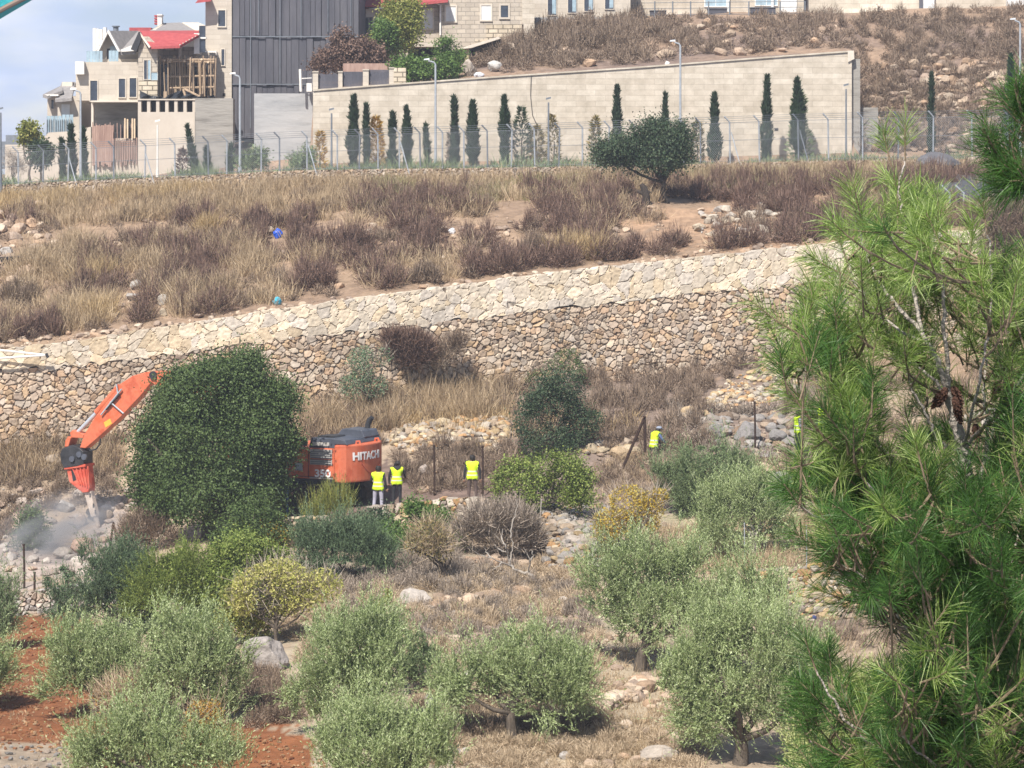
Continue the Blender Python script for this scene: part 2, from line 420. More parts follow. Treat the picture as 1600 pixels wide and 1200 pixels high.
_DS = np.arange(66.0, 190.0, 0.15)
def hits(px, py):
    """nearest ground point seen at photo pixels (arrays) -> (N,3); nan-free"""
    px = np.atleast_1d(np.asarray(px, float)); py = np.atleast_1d(np.asarray(py, float))
    out = np.zeros((len(px), 3))
    for c in range(0, len(px), 400):
        a, b = px[c:c + 400], py[c:c + 400]
        g = ground_z(np.repeat(a, len(_DS)), np.tile(_DS, len(a))).reshape(len(a), -1)
        ray = CZ + (HZ - b)[:, None] / F * _DS[None, :]
        ok = g >= ray
        k = np.where(ok.any(1), ok.argmax(1), len(_DS) - 1)
        d = _DS[k]
        out[c:c + 400] = np.stack([(a - 800) / F * d, d, g[np.arange(len(a)), k]], 1)
    return out
def hit(px, py):
    return hits([px], [py])[0]

def in_poly(px, py, poly):
    poly = np.asarray(poly, float); inside = np.zeros(len(px), bool)
    j = len(poly) - 1
    for i in range(len(poly)):
        xi, yi = poly[i]; xj, yj = poly[j]
        c = ((yi > py) != (yj > py)) & (px < (xj - xi) * (py - yi) / (yj - yi + 1e-12) + xi)
        inside ^= c; j = i
    return inside

def poly_px(poly, n, rng):
    poly = np.asarray(poly, float); lo, hi = poly.min(0), poly.max(0)
    out = np.zeros((0, 2))
    while len(out) < n:
        q = rng.uniform(lo, hi, (n * 2, 2)); out = np.vstack([out, q[in_poly(q[:, 0], q[:, 1], poly)]])
    return out[:n]

KEEP_CLEAR = [[(598, 690), (620, 665), (700, 657), (790, 652), (805, 680), (780, 714), (700, 704), (640, 716)], [(1090, 640), (1130, 600), (1200, 570), (1260, 575), (1240, 620), (1160, 650)],
 [(1095, 655), (1240, 650), (1245, 705), (1180, 712), (1110, 700)], [(846, 796), (945, 792), (965, 830), (940, 890), (855, 892)], [(1165, 893), (1340, 888), (1380, 965), (1210, 975)], [(620, 925), (685, 925), (685, 955), (620, 955)], [(372, 1000), (450, 1000), (450, 1050), (372, 1050)]]
def scatter(poly, n, rng, clear=False):
    q = poly_px(poly, n, rng)
    if clear:
        for k in KEEP_CLEAR: q = q[~in_poly(q[:, 0], q[:, 1], k)]
    return hits(q[:, 0], q[:, 1])

# colour zones of the ground (photo polygons) : soil colour, with shade painted in under the rubble piles
ZONES = [
 ([(-200,950),(110,950),(150,1010),(150,1100),(480,1130),(520,1170),(520,1260),(-200,1260)], (0.20, 0.08, 0.035)),
 ([(-200,1165),(130,1165),(140,1260),(-200,1260)], (0.30, 0.24, 0.18)),
 ([(-200,860),(60,850),(160,800),(230,830),(190,900),(-200,940)], (0.36, 0.30, 0.26)),
 ([(430,900),(900,860),(960,1000),(880,1260),(520,1260),(440,1040)], (0.34, 0.285, 0.21)),
 ([(900,900),(1060,960),(1060,1260),(860,1260)], (0.39, 0.325, 0.235)),
 ([(1000,800),(1330,800),(1330,890),(1000,890)], (0.33, 0.285, 0.19)),
 ([(840,790),(970,790),(970,850),(930,905),(850,900)], (0.17, 0.13, 0.10)),  # darkened to stand for shade between the crumbled wall's stones
 ([(1165,890),(1380,885),(1390,970),(1200,980)], (0.17, 0.13, 0.10)),  # shade among the stones below the stakes, put into the ground colour
 ([(600,690),(620,665),(790,655),(805,690),(700,720)], (0.19, 0.145, 0.11)),  # painted shade in the gaps of the ruined wall's rubble
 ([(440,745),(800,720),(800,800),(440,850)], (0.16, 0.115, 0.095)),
 ([(800,600),(1330,560),(1330,800),(800,800)], (0.21, 0.16, 0.13)),
 ([(1000,330),(1330,310),(1330,380),(1000,395)], (0.33, 0.22, 0.145)),
]
def build_terrain():
    pxs = np.concatenate([np.arange(-900, -60, 30), np.arange(-60, 484, 7.0), [484, 492], np.arange(499, 1326, 7.0), [1330, 1346], np.arange(1353, 1680, 7.0), np.arange(1680, 2600, 30)])
    sub = [6, 12, 16, 6, 70, 6, 26, 22, 24, 6, 46, 34, 6, 10, 6, 34, 34, 16]
    nu = len(pxs)
    D, Z = _rows(pxs)
    ds = []
    for s in range(NR - 1):
        for k in range(sub[s]):
            ds.append(D[:, s] + (D[:, s + 1] - D[:, s]) * (k / sub[s]))
    ds.append(D[:, -1]); ds.append(D[:, -1] + 120)
    ds = np.array(ds)                                   # rows x cols
    nv = len(ds)
    PX = np.tile(pxs, (nv, 1))
    d = ds.ravel(); px = PX.ravel()
    z = ground_z(px, np.minimum(d, 259.9))
    z = np.where(d > 350, z - 8, z)
    x = (px - 800) / F * d
    v = np.stack([x, d, z], 1)
    idx = np.arange(nv * nu).reshape(nv, nu)
    f = np.stack([idx[:-1, :-1], idx[:-1, 1:], idx[1:, 1:], idx[1:, :-1]], -1).reshape(-1, 4)
    py = HZ - (z - CZ) / d * F
    q = np.stack([x * 0.5, d * 0.5, 0 * x], 1)
    nz = fbm(q, 9, 4)[:, None]
    base = np.array([0.27, 0.21, 0.155]); alt = np.array([0.40, 0.31, 0.22])
    col = base * (1 - nz) + alt * nz
    slope = (d > 119)
    col = np.where(slope[:, None], np.array([0.21, 0.145, 0.105]) * (1 - nz) + np.array([0.32, 0.23, 0.155]) * nz, col)
    up = (d > 158)
    t2 = np.clip((fbm(q * 0.55, 21, 3) - 0.35) * 4, 0, 1)[:, None]
    col = np.where(up[:, None], np.array([0.19, 0.14, 0.115]) * (1 - t2) + np.array([0.29, 0.205, 0.145]) * t2, col)
    rj = np.random.default_rng(2)
    jx = px + (fbm(q * 1.4, 31, 4) - 0.5) * 150 + rj.normal(0, 9, len(px)); jy = py + (fbm(q * 1.4, 41, 4) - 0.5) * 80 + rj.normal(0, 5, len(px))
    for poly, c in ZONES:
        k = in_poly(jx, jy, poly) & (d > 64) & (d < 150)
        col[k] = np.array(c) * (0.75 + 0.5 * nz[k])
    a = Acc(); a.add(v, f, 0, col)
    o = a.build('ground', M['soil'], smooth=True)
    tag(o, kind='structure')
build_terrain()

# ------------------------------------------------------------------ dry-stone walls
def smooth(a, b, x):
    t = np.clip((x - a) / (b - a), 0, 1); return t * t * (3 - 2 * t)

PAL_PALE = np.array([(0.50, 0.44, 0.36), (0.47, 0.42, 0.36), (0.53, 0.46, 0.37), (0.48, 0.40, 0.30), (0.46, 0.42, 0.38), (0.52, 0.46, 0.39)])
PAL_RUB = np.array([(0.38, 0.30, 0.23), (0.42, 0.35, 0.28), (0.36, 0.30, 0.245), (0.41, 0.31, 0.21), (0.38, 0.335, 0.29), (0.45, 0.39, 0.32), (0.38, 0.28, 0.20), (0.34, 0.28, 0.23)])
PAL_OCH = np.array([(0.48, 0.36, 0.21), (0.52, 0.43, 0.30), (0.42, 0.33, 0.24), (0.50, 0.44, 0.36), (0.46, 0.28, 0.14), (0.36, 0.31, 0.26)])
PAL_GREY = np.array([(0.40, 0.37, 0.34), (0.46, 0.43, 0.40), (0.33, 0.31, 0.29), (0.50, 0.44, 0.38), (0.44, 0.36, 0.29)])

def stone_face(acc, s_pts, xy, zb, zt, cs, pal, gap=(0.135, 0.105, 0.078), depth=0.10, joint=0.16, step=0.05, seed=1, rough=0.05, lean=0.0, aspect=1.15, edge_noise=0.0, thick=0.0, nb=9):
    """a wall face of individual stones: a fine sheet pushed out stone by stone. xy (k,2) path, zb/zt (k,) heights"""
    xy = np.asarray(xy, float); seg = np.linalg.norm(np.diff(xy, axis=0), axis=1); S = np.concatenate([[0], np.cumsum(seg)])
    ns = int(S[-1] / step) + 1; s = np.linspace(0, S[-1], ns)
    X = np.interp(s, S, xy[:, 0]); Y = np.interp(s, S, xy[:, 1]); B = np.interp(s, S, zb); T = np.interp(s, S, zt)
    if edge_noise:
        T = T + edge_noise * (np.round(fbm(np.stack([s * 3.0, 0 * s, 0 * s], 1), seed + 5, 2) * 6) / 6 - 0.5)
    nh = int(np.max(T - B) / step) + 2
    h = np.linspace(0, 1, nh)
    Zg = B[None, :] + (T - B)[None, :] * h[:, None]
    Sg = np.tile(s, (nh, 1)); 
    Hs = Zg - np.interp(s, S, zt)[None, :]              # courses follow the crest
    u = Sg.ravel() / (cs * aspect); w = Hs.ravel() / cs
    wob = np.stack([u * 0.9, w * 0.9, 0 * u], 1)
    wob2 = wob * 0.33
    u = u + 0.5 * (vnoise(wob, seed + 2) - 0.5) + 0.8 * (vnoise(wob2, seed + 12) - 0.5); w = w + 0.5 * (vnoise(wob, seed + 3) - 0.5) + 0.8 * (vnoise(wob2, seed + 13) - 0.5)
    iu, iw = np.floor(u).astype(np.int64), np.floor(w).astype(np.int64)
    f1 = np.full(len(u), 9.0); f2 = np.full(len(u), 9.0); idc = np.zeros(len(u)); gx = np.zeros(len(u)); gy = np.zeros(len(u))
    for du in (-1, 0, 1):
        for dw in (-1, 0, 1):
            cu, cw = iu + du, iw + dw
            zz = np.zeros_like(cu)
            jx = 0.5 + 0.86 * (hash3(cu, cw, zz, seed) - 0.5); jy = 0.5 + 0.86 * (hash3(cu, cw, zz + 1, seed) - 0.5)
            wgt = (hash3(cu, cw, zz + 4, seed) - 0.5) * 0.62
            dx = u - (cu + jx); dy = w - (cw + jy)
            dd = np.maximum(np.sqrt(dx * dx + dy * dy) + wgt, 0)
            hh = hash3(cu, cw, zz + 2, seed)
            near = dd < f1
            f2 = np.where(near, f1, np.minimum(f2, dd)); idc = np.where(near, hh, idc); gx = np.where(near, dx, gx); gy = np.where(near, dy, gy)
            f1 = np.where(near, dd, f1)
    e = f2 - f1
    body = smooth(0.02, joint, e)
    disp = depth * body * (0.75 + 0.5 * ((idc * 7.3) % 1)) + rough * body * ((idc * 13.7) % 1 - 0.5) * gx * 2 + rough * body * ((idc * 29.1) % 1 - 0.5) * gy * 2
    disp = disp + 0.025 * (vnoise(np.stack([Sg.ravel() * 9, Zg.ravel() * 9, 0 * u], 1), seed + 9) - 0.5)
    t = np.gradient(np.stack([X, Y], 1), axis=0); nrm = np.stack([t[:, 1], -t[:, 0]], 1); nrm = nrm / np.linalg.norm(nrm, axis=1, keepdims=True)
    hrel = np.tile(h[:, None], (1, ns)).ravel()
    back = lean * (Zg - B[None, :]).ravel()
    V = np.stack([np.tile(X, nh) + np.tile(nrm[:, 0], nh) * (disp - back), np.tile(Y, nh) + np.tile(nrm[:, 1], nh) * (disp - back), Zg.ravel()], 1)
    k = (idc * 9973).astype(int) % len(pal)
    c = pal[k] * (0.82 + 0.36 * ((idc * 57.3) % 1))[:, None]
    stain = fbm(np.stack([Sg.ravel() * 0.35, Zg.ravel() * 0.5, 0 * u], 1), seed + 77, 3)[:, None]
    c = c * (0.86 + 0.28 * stain)
    m = smooth(0.0, joint * 0.6, e)[:, None]
    c = np.array(gap) * (1 - m) + c * m
    idx = np.arange(nh * ns).reshape(nh, ns)
    f = np.stack([idx[:-1, :-1], idx[:-1, 1:], idx[1:, 1:], idx[1:, :-1]], -1).reshape(-1, 4)
    acc.add(V, f, 0, c)
    # coping sheet going back from the crest so the wall has thickness
    if thick:
        bx, by = X - nrm[:, 0] * thick, Y - nrm[:, 1] * thick
        top = V.reshape(nh, ns, 3)[-1]
        bk = np.stack([bx, by, T - 0.02], 1); dn = np.stack([bx, by, B - 0.3], 1)
        vv = np.vstack([top, bk, dn]); i = np.arange(ns - 1)
        ff = np.vstack([np.stack([i, i + 1, ns + i + 1, ns + i], 1), np.stack([ns + i, ns + i + 1, 2 * ns + i + 1, 2 * ns + i], 1)])
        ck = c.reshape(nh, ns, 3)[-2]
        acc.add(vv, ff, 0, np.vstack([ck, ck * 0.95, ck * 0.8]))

def rowtab(tab, px):
    k = np.array(sorted(tab)); return np.array([np.interp(px, k, [tab[a][j] for a in k]) for j in range(len(tab[k[0]]))]).T

BIGWALL = {-250: (577, 610, 735), 0: (547, 580, 714), 100: (534, 573, 702), 250: (512, 556, 684), 400: (488, 534, 662), 600: (461, 514, 634), 800: (434, 490, 618),
           1000: (411, 470, 604), 1100: (400, 456, 592), 1290: (380, 440, 576), 1600: (352, 412, 556), 1900: (325, 388, 540)}
def big_wall():
    px = np.arange(-250, 1901, 50.0)
    r = rowtab(BIGWALL, px)
    D, Z = _rows(px); d = D[:, 9] - 0.05                 # just in front of the cut in the slope
    x = (px - 800) / F * d
    zt, zm, zb = [CZ + (HZ - r[:, j]) / F * d for j in range(3)]
    root = thing('retaining_wall', (0, float(np.interp(800, px, d)), float(np.interp(800, px, zb))), 'long high retaining wall of rough stone with a pale fitted stone band along its top', 'retaining wall')
    a = Acc(); stone_face(a, None, np.stack([x, d], 1), zb - 0.5, zm + 0.04, 0.215, PAL_RUB * np.array([1.10, 1.06, 1.0]), depth=0.09, joint=0.19, step=0.042, seed=11, rough=0.06, lean=0.0)
    a.build('rubble_face', M['stone'], root, smooth=False)
    zmm = zm + 0.10 * (vnoise(np.stack([px * 0.03, 0 * px, 0 * px], 1), 4) - 0.5)
    px2 = np.arange(-250, 1901, 7.0); f = lambda y: np.interp(px2, px, y)
    zm2 = f(zm) + 0.22 * (np.round(vnoise(np.stack([px2 * 0.07, 0 * px2, 0 * px2], 1), 4) * 3) / 3 - 0.5)
    a = Acc(); stone_face(a, None, np.stack([f(x), f(d) - 0.06], 1), zm2, f(zt), 0.42, PAL_PALE * np.array([1.17, 1.14, 1.06]), gap=(0.13, 0.10, 0.075), depth=0.045, joint=0.06, step=0.045, seed=23, rough=0.02, aspect=1.0, thick=0.75, edge_noise=0.14)
    a.build('pale_stone_band', M['stone'], root, smooth=False)
big_wall()

def field_wall(name, label, pts, cs, pal, seed, thick=0.5, group=None, edge=0.18, depth=0.10, snap=True):
    """pts: (px, top row, bottom row, depth)"""
    p = np.array(pts, float); n = max(int(abs(p[-1, 0] - p[0, 0]) / 4), 8)
    t = np.linspace(0, 1, n); k = np.linspace(0, 1, len(p))
    px, yt, yb, d = [np.interp(t, k, p[:, j]) for j in range(4)]
    if snap: d = _rows(px)[0][:, 5] - 0.05
    d = d + 0.25 * (vnoise(np.stack([px * 0.03, 0 * px, 0 * px], 1), seed) - 0.5)
    x = (px - 800) / F * d; zt = CZ + (HZ - yt) / F * d; zb = CZ + (HZ - yb) / F * d
    a = Acc(); stone_face(a, None, np.stack([x, d], 1), zb - 0.35, zt, cs, pal, depth=depth, joint=0.24, step=0.035, seed=seed, rough=0.09, edge_noise=edge, thick=thick)
    o = a.build(name, M['stone'], loc=(x[n // 2], d[n // 2], zb[n // 2]))
    return tag(o, label, 'stone wall', group)
field_wall('terrace_wall', 'low ochre dry stone terrace wall in front of the workers beside the excavator', [(582, 794, 835, 100.6), (640, 785, 838, 100.7), (690, 778, 832, 100.7), (745, 778, 825, 100.7), (792, 782, 845, 99.6)], 0.24, PAL_OCH, 101)
field_wall('terrace_wall', 'short low dry stone wall under the excavator near the round dark tree', [(440, 812, 850, 99.6), (480, 804, 846, 99.6), (518, 806, 842, 99.8)], 0.22, PAL_OCH, 102)
field_wall('terrace_wall', 'dark dry stone terrace wall above the red soil at the left edge', [(-120, 932, 972, 95.8), (40, 926, 962, 95.9), (110, 918, 962, 95.9), (190, 905, 950, 95.9)], 0.20, PAL_GREY, 103)
field_wall('terrace_wall', 'grey dry stone wall in the bottom left corner below the red soil', [(-150, 1172, 1215, 72.6), (0, 1168, 1215, 72.4), (120, 1176, 1215, 72.4)], 0.17, PAL_GREY, 106)
field_wall('terrace_wall', 'squared block terrace wall seen through the pine branches at the right', [(1500, 648, 690, 112.2), (1540, 640, 690, 112.2), (1660, 634, 690, 112.2)], 0.34, PAL_PALE * 0.85, 107, snap=False)

def fence_base():
    px = np.arange(-300, 1900, 25.0); D, Z = _rows(px)
    d = D[:, 12] - 0.1; x = (px - 800) / F * d
    zt = Z[:, 13] + 0.06; zb = zt - 0.62
    a = Acc(); stone_face(a, None, np.stack([x, d], 1), zb - 0.3, zt, 0.13, PAL_RUB * 0.92, depth=0.07, joint=0.25, step=0.045, seed=55, rough=0.06, thick=0.55, edge_noise=0.05)
    a.box(x[0], x[1], d[0], d[0] + 0.1, zt[0] - 0.1, zt[0])
    o = a.build('low_wall', M['stone'], loc=(0, 149.5, CZ + 1.6))
    tag(o, 'long low rubble wall running under the chain link fence', 'stone wall')
    return np.interp
fence_base()
def fence_top(px):
    px = np.atleast_1d(np.asarray(px, float)); D, Z = _rows(px)
    return D[:, 12] + 0.15, Z[:, 13] + 0.06
# ------------------------------------------------------------------ buildings (front faces set out from photo rows at their own depth)
def X(px, d): return (px - 800.0) / F * d
def Zp(py, d): return CZ + (HZ - py) / F * d

def pbox(acc, x0, x1, y0, y1, d, depth, mi=0):
    acc.box(X(x0, d), X(x1, d), d, d + depth, Zp(y1, d), Zp(y0, d), mi)

def tubes(parent, name, mat, lines, r, sides=6):
    for l in lines:
        a = Acc(); a.tube([P(*p) for p in l], r, sides); a.build(name, M[mat], parent)
def boxes(parent, name, mat, rows):
    for x0, x1, y0, y1, d, dp in rows:
        a = Acc(); pbox(a, x0, x1, y0, y1, d, dp); a.build(name, M[mat], parent)
def part_box(name, parent, mat, x0, x1, y0, y1, d, depth, bevel=0.0):
    a = Acc(); pbox(a, x0, x1, y0, y1, d, depth)
    return a.build(name, mat, parent)

def window(parent, x0, x1, y0, y1, d, glass='glass', frame='trim', fw=1.2, sill=True, bar=False, fh=0.05):
    """a framed window standing a few centimetres proud of the wall face at depth d (frame > pane)"""
    px = d / F; w = fw
    a = Acc()
    pbox(a, x0 - w, x1 + w, y0 - w, y0, d - 0.06, 0.062); pbox(a, x0 - w, x1 + w, y1, y1 + w, d - 0.09 if sill else d - 0.06, 0.09 if sill else 0.062)
    pbox(a, x0 - w, x0, y0, y1, d - 0.06, 0.062); pbox(a, x1, x1 + w, y0, y1, d - 0.06, 0.062)
    if bar: pbox(a, (x0 + x1) / 2 - .35, (x0 + x1) / 2 + .35, y0, y1, d - 0.045, 0.03)
    f = a.build('window', M[frame], parent)
    a = Acc(); pbox(a, x0, x1, y0, y1, d - 0.02, 0.02)
    a.build('pane', M[glass], f)
    return f

def house(name, px, py, d, label, cat='house', group=None):
    return thing(name, (X(px, d), d, Zp(py, d)), label, cat, group)

def roof_slab(parent, pts, d, depth, mat, name='roof', thick=0.18, ridge_back=None):
    """pts: photo polygon of the sloping roof plane seen from the front with (px,py,depth) each"""
    a = Acc()
    v = [P(*p) for p in pts]
    a.prism(np.array(v), (0, 0.0, -thick))
    return a.build(name, M[mat], parent)

# --- tower clad in dark sheeting, with a pale stone end
D0 = 166.0
tower = house('apartment_tower', 440, 210, D0, 'tall unfinished building clad in dark grey sheeting with a pale stone end', 'building')
a = Acc(); pbox(a, 321, 362, -90, 82, D0, 9); pbox(a, 338, 362, 82, 215, D0, 9); a.build('stone_end', M['cream'], tower)
a = Acc(); pbox(a, 362.3, 561, -90, 216, D0 + 0.25, 10)
a.build('dark_wall', M['clad'], tower)
rng = np.random.default_rng(5)
a = Acc()
for row, (ya, yb) in enumerate([(-88, 56), (58, 131), (133, 214)]):
    x = 363.0
    while x < 559:
        w = rng.uniform(7.5, 12.5); x1 = min(x + w, 560.5); o_ = rng.uniform(0.02, 0.16)
        pbox(a, x + 0.35, x1 - 0.35, ya + rng.uniform(-1.5, 0.5), yb + rng.uniform(-0.5, 2.0), D0 + 0.25 - o_, o_ + 0.05)
        x = x1
pan = a.build('sheeting', noise_mat('sheeting', (0.062, 0.063, 0.078), (0.115, 0.112, 0.125), 0.5, 0.65, 0.5, stretch=(2, 2, 0.35)), tower)
a = Acc()
for x in (391, 404, 437, 470, 512, 548):
    pbox(a, x, x + 0.9, -88, rng.choice([50, 60, 128, 200]), D0 + 0.04, 0.04)
pbox(a, 363, 560, 56.5, 58, D0 + 0.05, 0.05); pbox(a, 363, 560, 131, 132.3, D0 + 0.05, 0.05)
a.build('batten', M['galv_dark'], tower)
window(tower, 341, 352, 16, 41, D0, fw=1.8); window(tower, 346, 350.5, 77, 102, D0, fw=1.2)
part_box('drain_hole', tower, M['dark'], 348, 352, 145.5, 150, D0 - 0.03, 0.03)
part_box('ledge', tower, M['white'], 316, 338, 80, 86, D0 - 0.6, 3.0)
a = Acc(); a.hexa([P(305, 5, D0 - 1), P(330, 2, D0 - 1), P(305, 5, D0 + 9), P(330, 2, D0 + 9), P(309, 0, D0 - 1), P(330, -4, D0 - 1), P(309, 0, D0 + 9), P(330, -4, D0 + 9)])
a.build('roof_eave', M['red_tile'], tower)

# --- main stone villa with grey gables (left block)
D1 = 163.0
villa = house('stone_villa', 170, 200, D1, 'pale stone villa with a grey gabled roof and a glass balcony', 'house')
a = Acc(); pbox(a, 118.5, 217, 97, 157, D1, 9); pbox(a, 135, 217, 92, 97, D1 + 1.2, 8)
a.build('wall', M['cream'], villa)
part_box('lower_wall', villa, M['concrete'], 145, 216, 157.5, 216, D1 + 1.3, 8)
part_box('floor_slab', villa, M['trim'], 142, 219, 157, 159.5, D1 - 0.3, 8)
part_box('corner_post', villa, M['trim'], 142.5, 146, 159.5, 216, D1, 0.5)
part_box('parapet', villa, M['white'], 117.5, 131, 96, 116, D1 - 0.5, 1.4)
window(villa, 141, 152, 126, 158, D1, fw=1.0, sill=False); window(villa, 185.5, 195.5, 123, 152, D1, fw=1.2); window(villa, 202.5, 213, 122, 151.5, D1, fw=1.2)
a = Acc()
for i in range(5): pbox(a, 135 + i * 5.1, 135 + i * 5.1 + 4.6, 79.5, 100, D1 + 0.1, 0.05)
for i in range(3): pbox(a, 170 + i * 5.1, 170 + i * 5.1 + 4.6, 79, 96, D1 + 0.1, 0.05)
a.build('glass_balustrade', M['sky_glass'], villa)
# attic behind the balcony: wall, gable, roof planes
a = Acc()
a.prism([P(152, 97, D1 + 1.5), P(186, 97, D1 + 1.5), P(186, 80, D1 + 1.5), P(169, 51, D1 + 1.5), P(152, 80, D1 + 1.5)], (0, 6, 0))
pbox(a, 186, 216, 79, 97, D1 + 1.5, 6)
att = a.build('attic', M['render'], villa)
part_box('attic_door', villa, M['sky_glass'], 172, 183, 72, 97, D1 + 1.44, 0.06)
part_box('attic_opening', villa, M['dark'], 167, 172, 76, 97, D1 + 1.45, 0.05)
rf = roof_slab(villa, [(216, 48, D1 + 5), (170, 48, D1 + 1), (187, 81, D1 + 0.7), (212, 80, D1 + 0.7)], 0, 0, 'grey_tile')
roof_slab(villa, [(170, 48, D1 + 1), (170, 48, D1 + 8), (150, 80, D1 + 8), (150, 80, D1 + 1)], 0, 0, 'grey_tile')
a = Acc()
for q in ([(169.5, 46, 0), (187.5, 80, 0), (184.5, 81, 0), (168, 51, 0)], [(169.5, 46, 0), (168, 52, 0), (154, 80, 0), (151.5, 79, 0)], [(216, 79, 0), (205, 71, 0), (188, 78, 0), (190, 81, 0)]):
    a.prism([P(x, y, D1 + 0.55) for x, y, _ in q], (0, 0.4, 0))
a.build('barge_board', M['white'], villa)
a = Acc(); a.tube([P(181, 49, D1 + 5), P(181, 41, D1 + 5)], 0.16, 8); a.tube([P(181, 42, D1 + 5), P(181, 40.5, D1 + 5)], 0.24, 8)
a.build('flue', M['galv_dark'], villa)
a = Acc()
for x, y0, y1 in ((148, 44, 62), (153, 45, 62), (158, 46, 60), (164, 43, 58)): a.tube([P(x, y1 + 18, D1 + 5), P(x, y0, D1 + 5)], 0.12, 6); pbox(a, x - 1.2, x + 1.2, y0, y0 + 8, D1 + 4.9, 0.25)
a.build('roof_antenna', M['white'], villa)

# --- red roofed block beside it
D2 = 162.2
red = house('red_roofed_house', 260, 200, D2, 'half built stone house with a red pitched roof behind timber props', 'house')
a = Acc(); a.prism([P(216, 157, D2), P(246, 157, D2), P(246, 70, D2), P(232, 57, D2), P(222, 57, D2), P(216, 76, D2)], (0, 8, 0))
pbox(a, 246, 306, 73, 158, D2 + 2.6, 6); pbox(a, 306, 336, 82, 158, D2 + 2.9, 6)
a.build('wall', M['greystone'], red)
a = Acc(); a.prism([P(312, 47.5, D2 + 4), P(218, 48, D2 + 1), P(234, 72.5, D2 - 0.5), P(281, 71, D2 - 0.5), P(311, 54, D2 + 1.5)], (0, 0, -0.15))
rr = a.build('roof', M['red_tile'], red)
a = Acc(); a.prism([P(217, 48, D2 + 0.2), P(235, 73, D2 - 0.7), P(233, 75, D2 - 0.7), P(216, 51, D2 + 0.2)], (0, 0.25, 0))
a.build('roof_edge', M['trim'], red); boxes(red, 'edge_stud', 'trim', [(280.2 + 29 * t, 282 + 29 * t, 69.3 - 16 * t, 70.7 - 16 * t, D2 - 0.5 + 1.9 * t, .1) for t in np.linspace(0, 1, 7)])
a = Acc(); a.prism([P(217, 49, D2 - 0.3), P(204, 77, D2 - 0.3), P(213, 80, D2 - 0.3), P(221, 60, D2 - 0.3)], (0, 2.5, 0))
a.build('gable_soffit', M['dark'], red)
window(red, 225, 235, 94, 124, D2, fw=0.8, bar=True); part_box('window_light', red, M['sky_glass'], 231.5, 235, 94.5, 124, D2 - 0.05, 0.03)
window(red, 236, 246, 113, 125, D2, glass='sky_glass', fw=0.4, sill=False)
a = Acc(); pbox(a, 279, 283, 70, 115, D2 + 1.8, 0.5); a.build('concrete_column', M['render'], red)
part_box('black_tarp', red, M['tarp'], 247, 263, 101, 150, D2 + 0.6, 0.3)  # black tarp hanging by the timber props
part_box('ground_floor_block', red, M['rusticated'], 217.5, 246, 126, 150, D2 - 0.12, 0.12)
# --- timber props standing in front of it
rng = np.random.default_rng(8)
prop = house('timber_scaffold', 295, 155, D2 + 1.6, 'dense stand of rough timber props under the red roof', 'scaffold')
a = Acc(); a2 = Acc()
for i in range(58):
    x = rng.uniform(250, 336); top = rng.uniform(86, 100); bot = rng.uniform(146, 153); dd = D2 + rng.uniform(0.3, 2.0)
    (a if rng.random() < .85 else a2).tube([P(x, bot, dd), P(x + rng.uniform(-2.5, 2.5), top, dd)], rng.uniform(0.028, 0.055), 5)
for y in (92, 97, 119, 138):
    a.tube([P(252, y + rng.uniform(-2, 2), D2 + 0.8), P(335, y + rng.uniform(-2, 2), D2 + 0.8)], 0.06, 5)
for i in range(10):
    x = rng.uniform(252, 330); a2.tube([P(x, rng.uniform(92, 100), D2 + 0.5), P(x + rng.uniform(3, 9), rng.uniform(95, 102), D2 + 2)], 0.07, 5)
a.build('prop', M['timber'], prop); a2.build('pale_prop', M['timber_bright'], prop)
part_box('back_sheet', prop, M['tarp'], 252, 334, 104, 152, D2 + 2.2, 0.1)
# --- black tarpaulin sagging over the balustrade
a = Acc(); n = 24
t = np.linspace(0, 1, n)
xs = 219 + 94 * t
top = np.interp(xs, [219, 235, 255, 268, 288, 300, 313], [142, 150, 151.5, 147, 140, 146, 151]); bt = np.interp(xs, [219, 235, 255, 270, 290, 300, 313], [158, 158, 157, 155, 153, 152.5, 153])
rows = []
for k in range(5):
    yy = top + (bt - top) * k / 4
    rows.append([P(x, y, D2 - 0.9 - 0.35 * k / 4 + 0.25 * math.sin(x * .35 + k)) for x, y in zip(xs, yy)])
v = np.array(rows); idx = np.arange(5 * n).reshape(5, n)
a.add(v.reshape(-1, 3), np.stack([idx[:-1, :-1], idx[:-1, 1:], idx[1:, 1:], idx[1:, :-1]], -1).reshape(-1, 4))
o = a.build('tarpaulin', M['tarp'], loc=P(265, 155, D2 - 1)); sol = o.modifiers.new('thick', 'SOLIDIFY'); sol.thickness = 0.03
tag(o, 'black tarpaulin sagging above the stone balustrade', 'tarpaulin')
a = Acc(); a.tube([P(286, 139, D2 - 1.2), P(290, 151, D2 - 1.2)], 0.07, 6); a.tube([P(288, 139, D2 - 1.2), P(312, 151, D2 - 1.2)], 0.07, 6); a.tube([P(259, 143, D2 - 1.1), P(259, 157, D2 - 1.1)], 0.13, 6)
o = a.build('timber_tripod', M['timber'], loc=P(286, 150, D2 - 1.2)); tag(o, 'thin timber tripod holding up the black tarpaulin', 'tripod')
# --- balustraded retaining wall
D3 = 160.6
bal = house('balustrade_wall', 260, 270, D3, 'smooth cream retaining wall topped by square openings', 'wall')
a = Acc(); pbox(a, 215.5, 304.5, 175, 285, D3, 2.0); a.build('wall', M['render'], bal)
a = Acc()
for i in range(7): pbox(a, 215.5 + i * 14.2, 220.5 + i * 14.2, 156.5 - i * 0.4, 175, D3 + 0.02, 0.5)
pbox(a, 214.5, 305.5, 154.5, 156.5, D3 - 0.05, 0.65); a.build('balustrade', M['render'], bal)
part_box('opening_panel', bal, M['dark'], 218, 303, 156.5, 174.9, D3 + 0.58, 0.08)
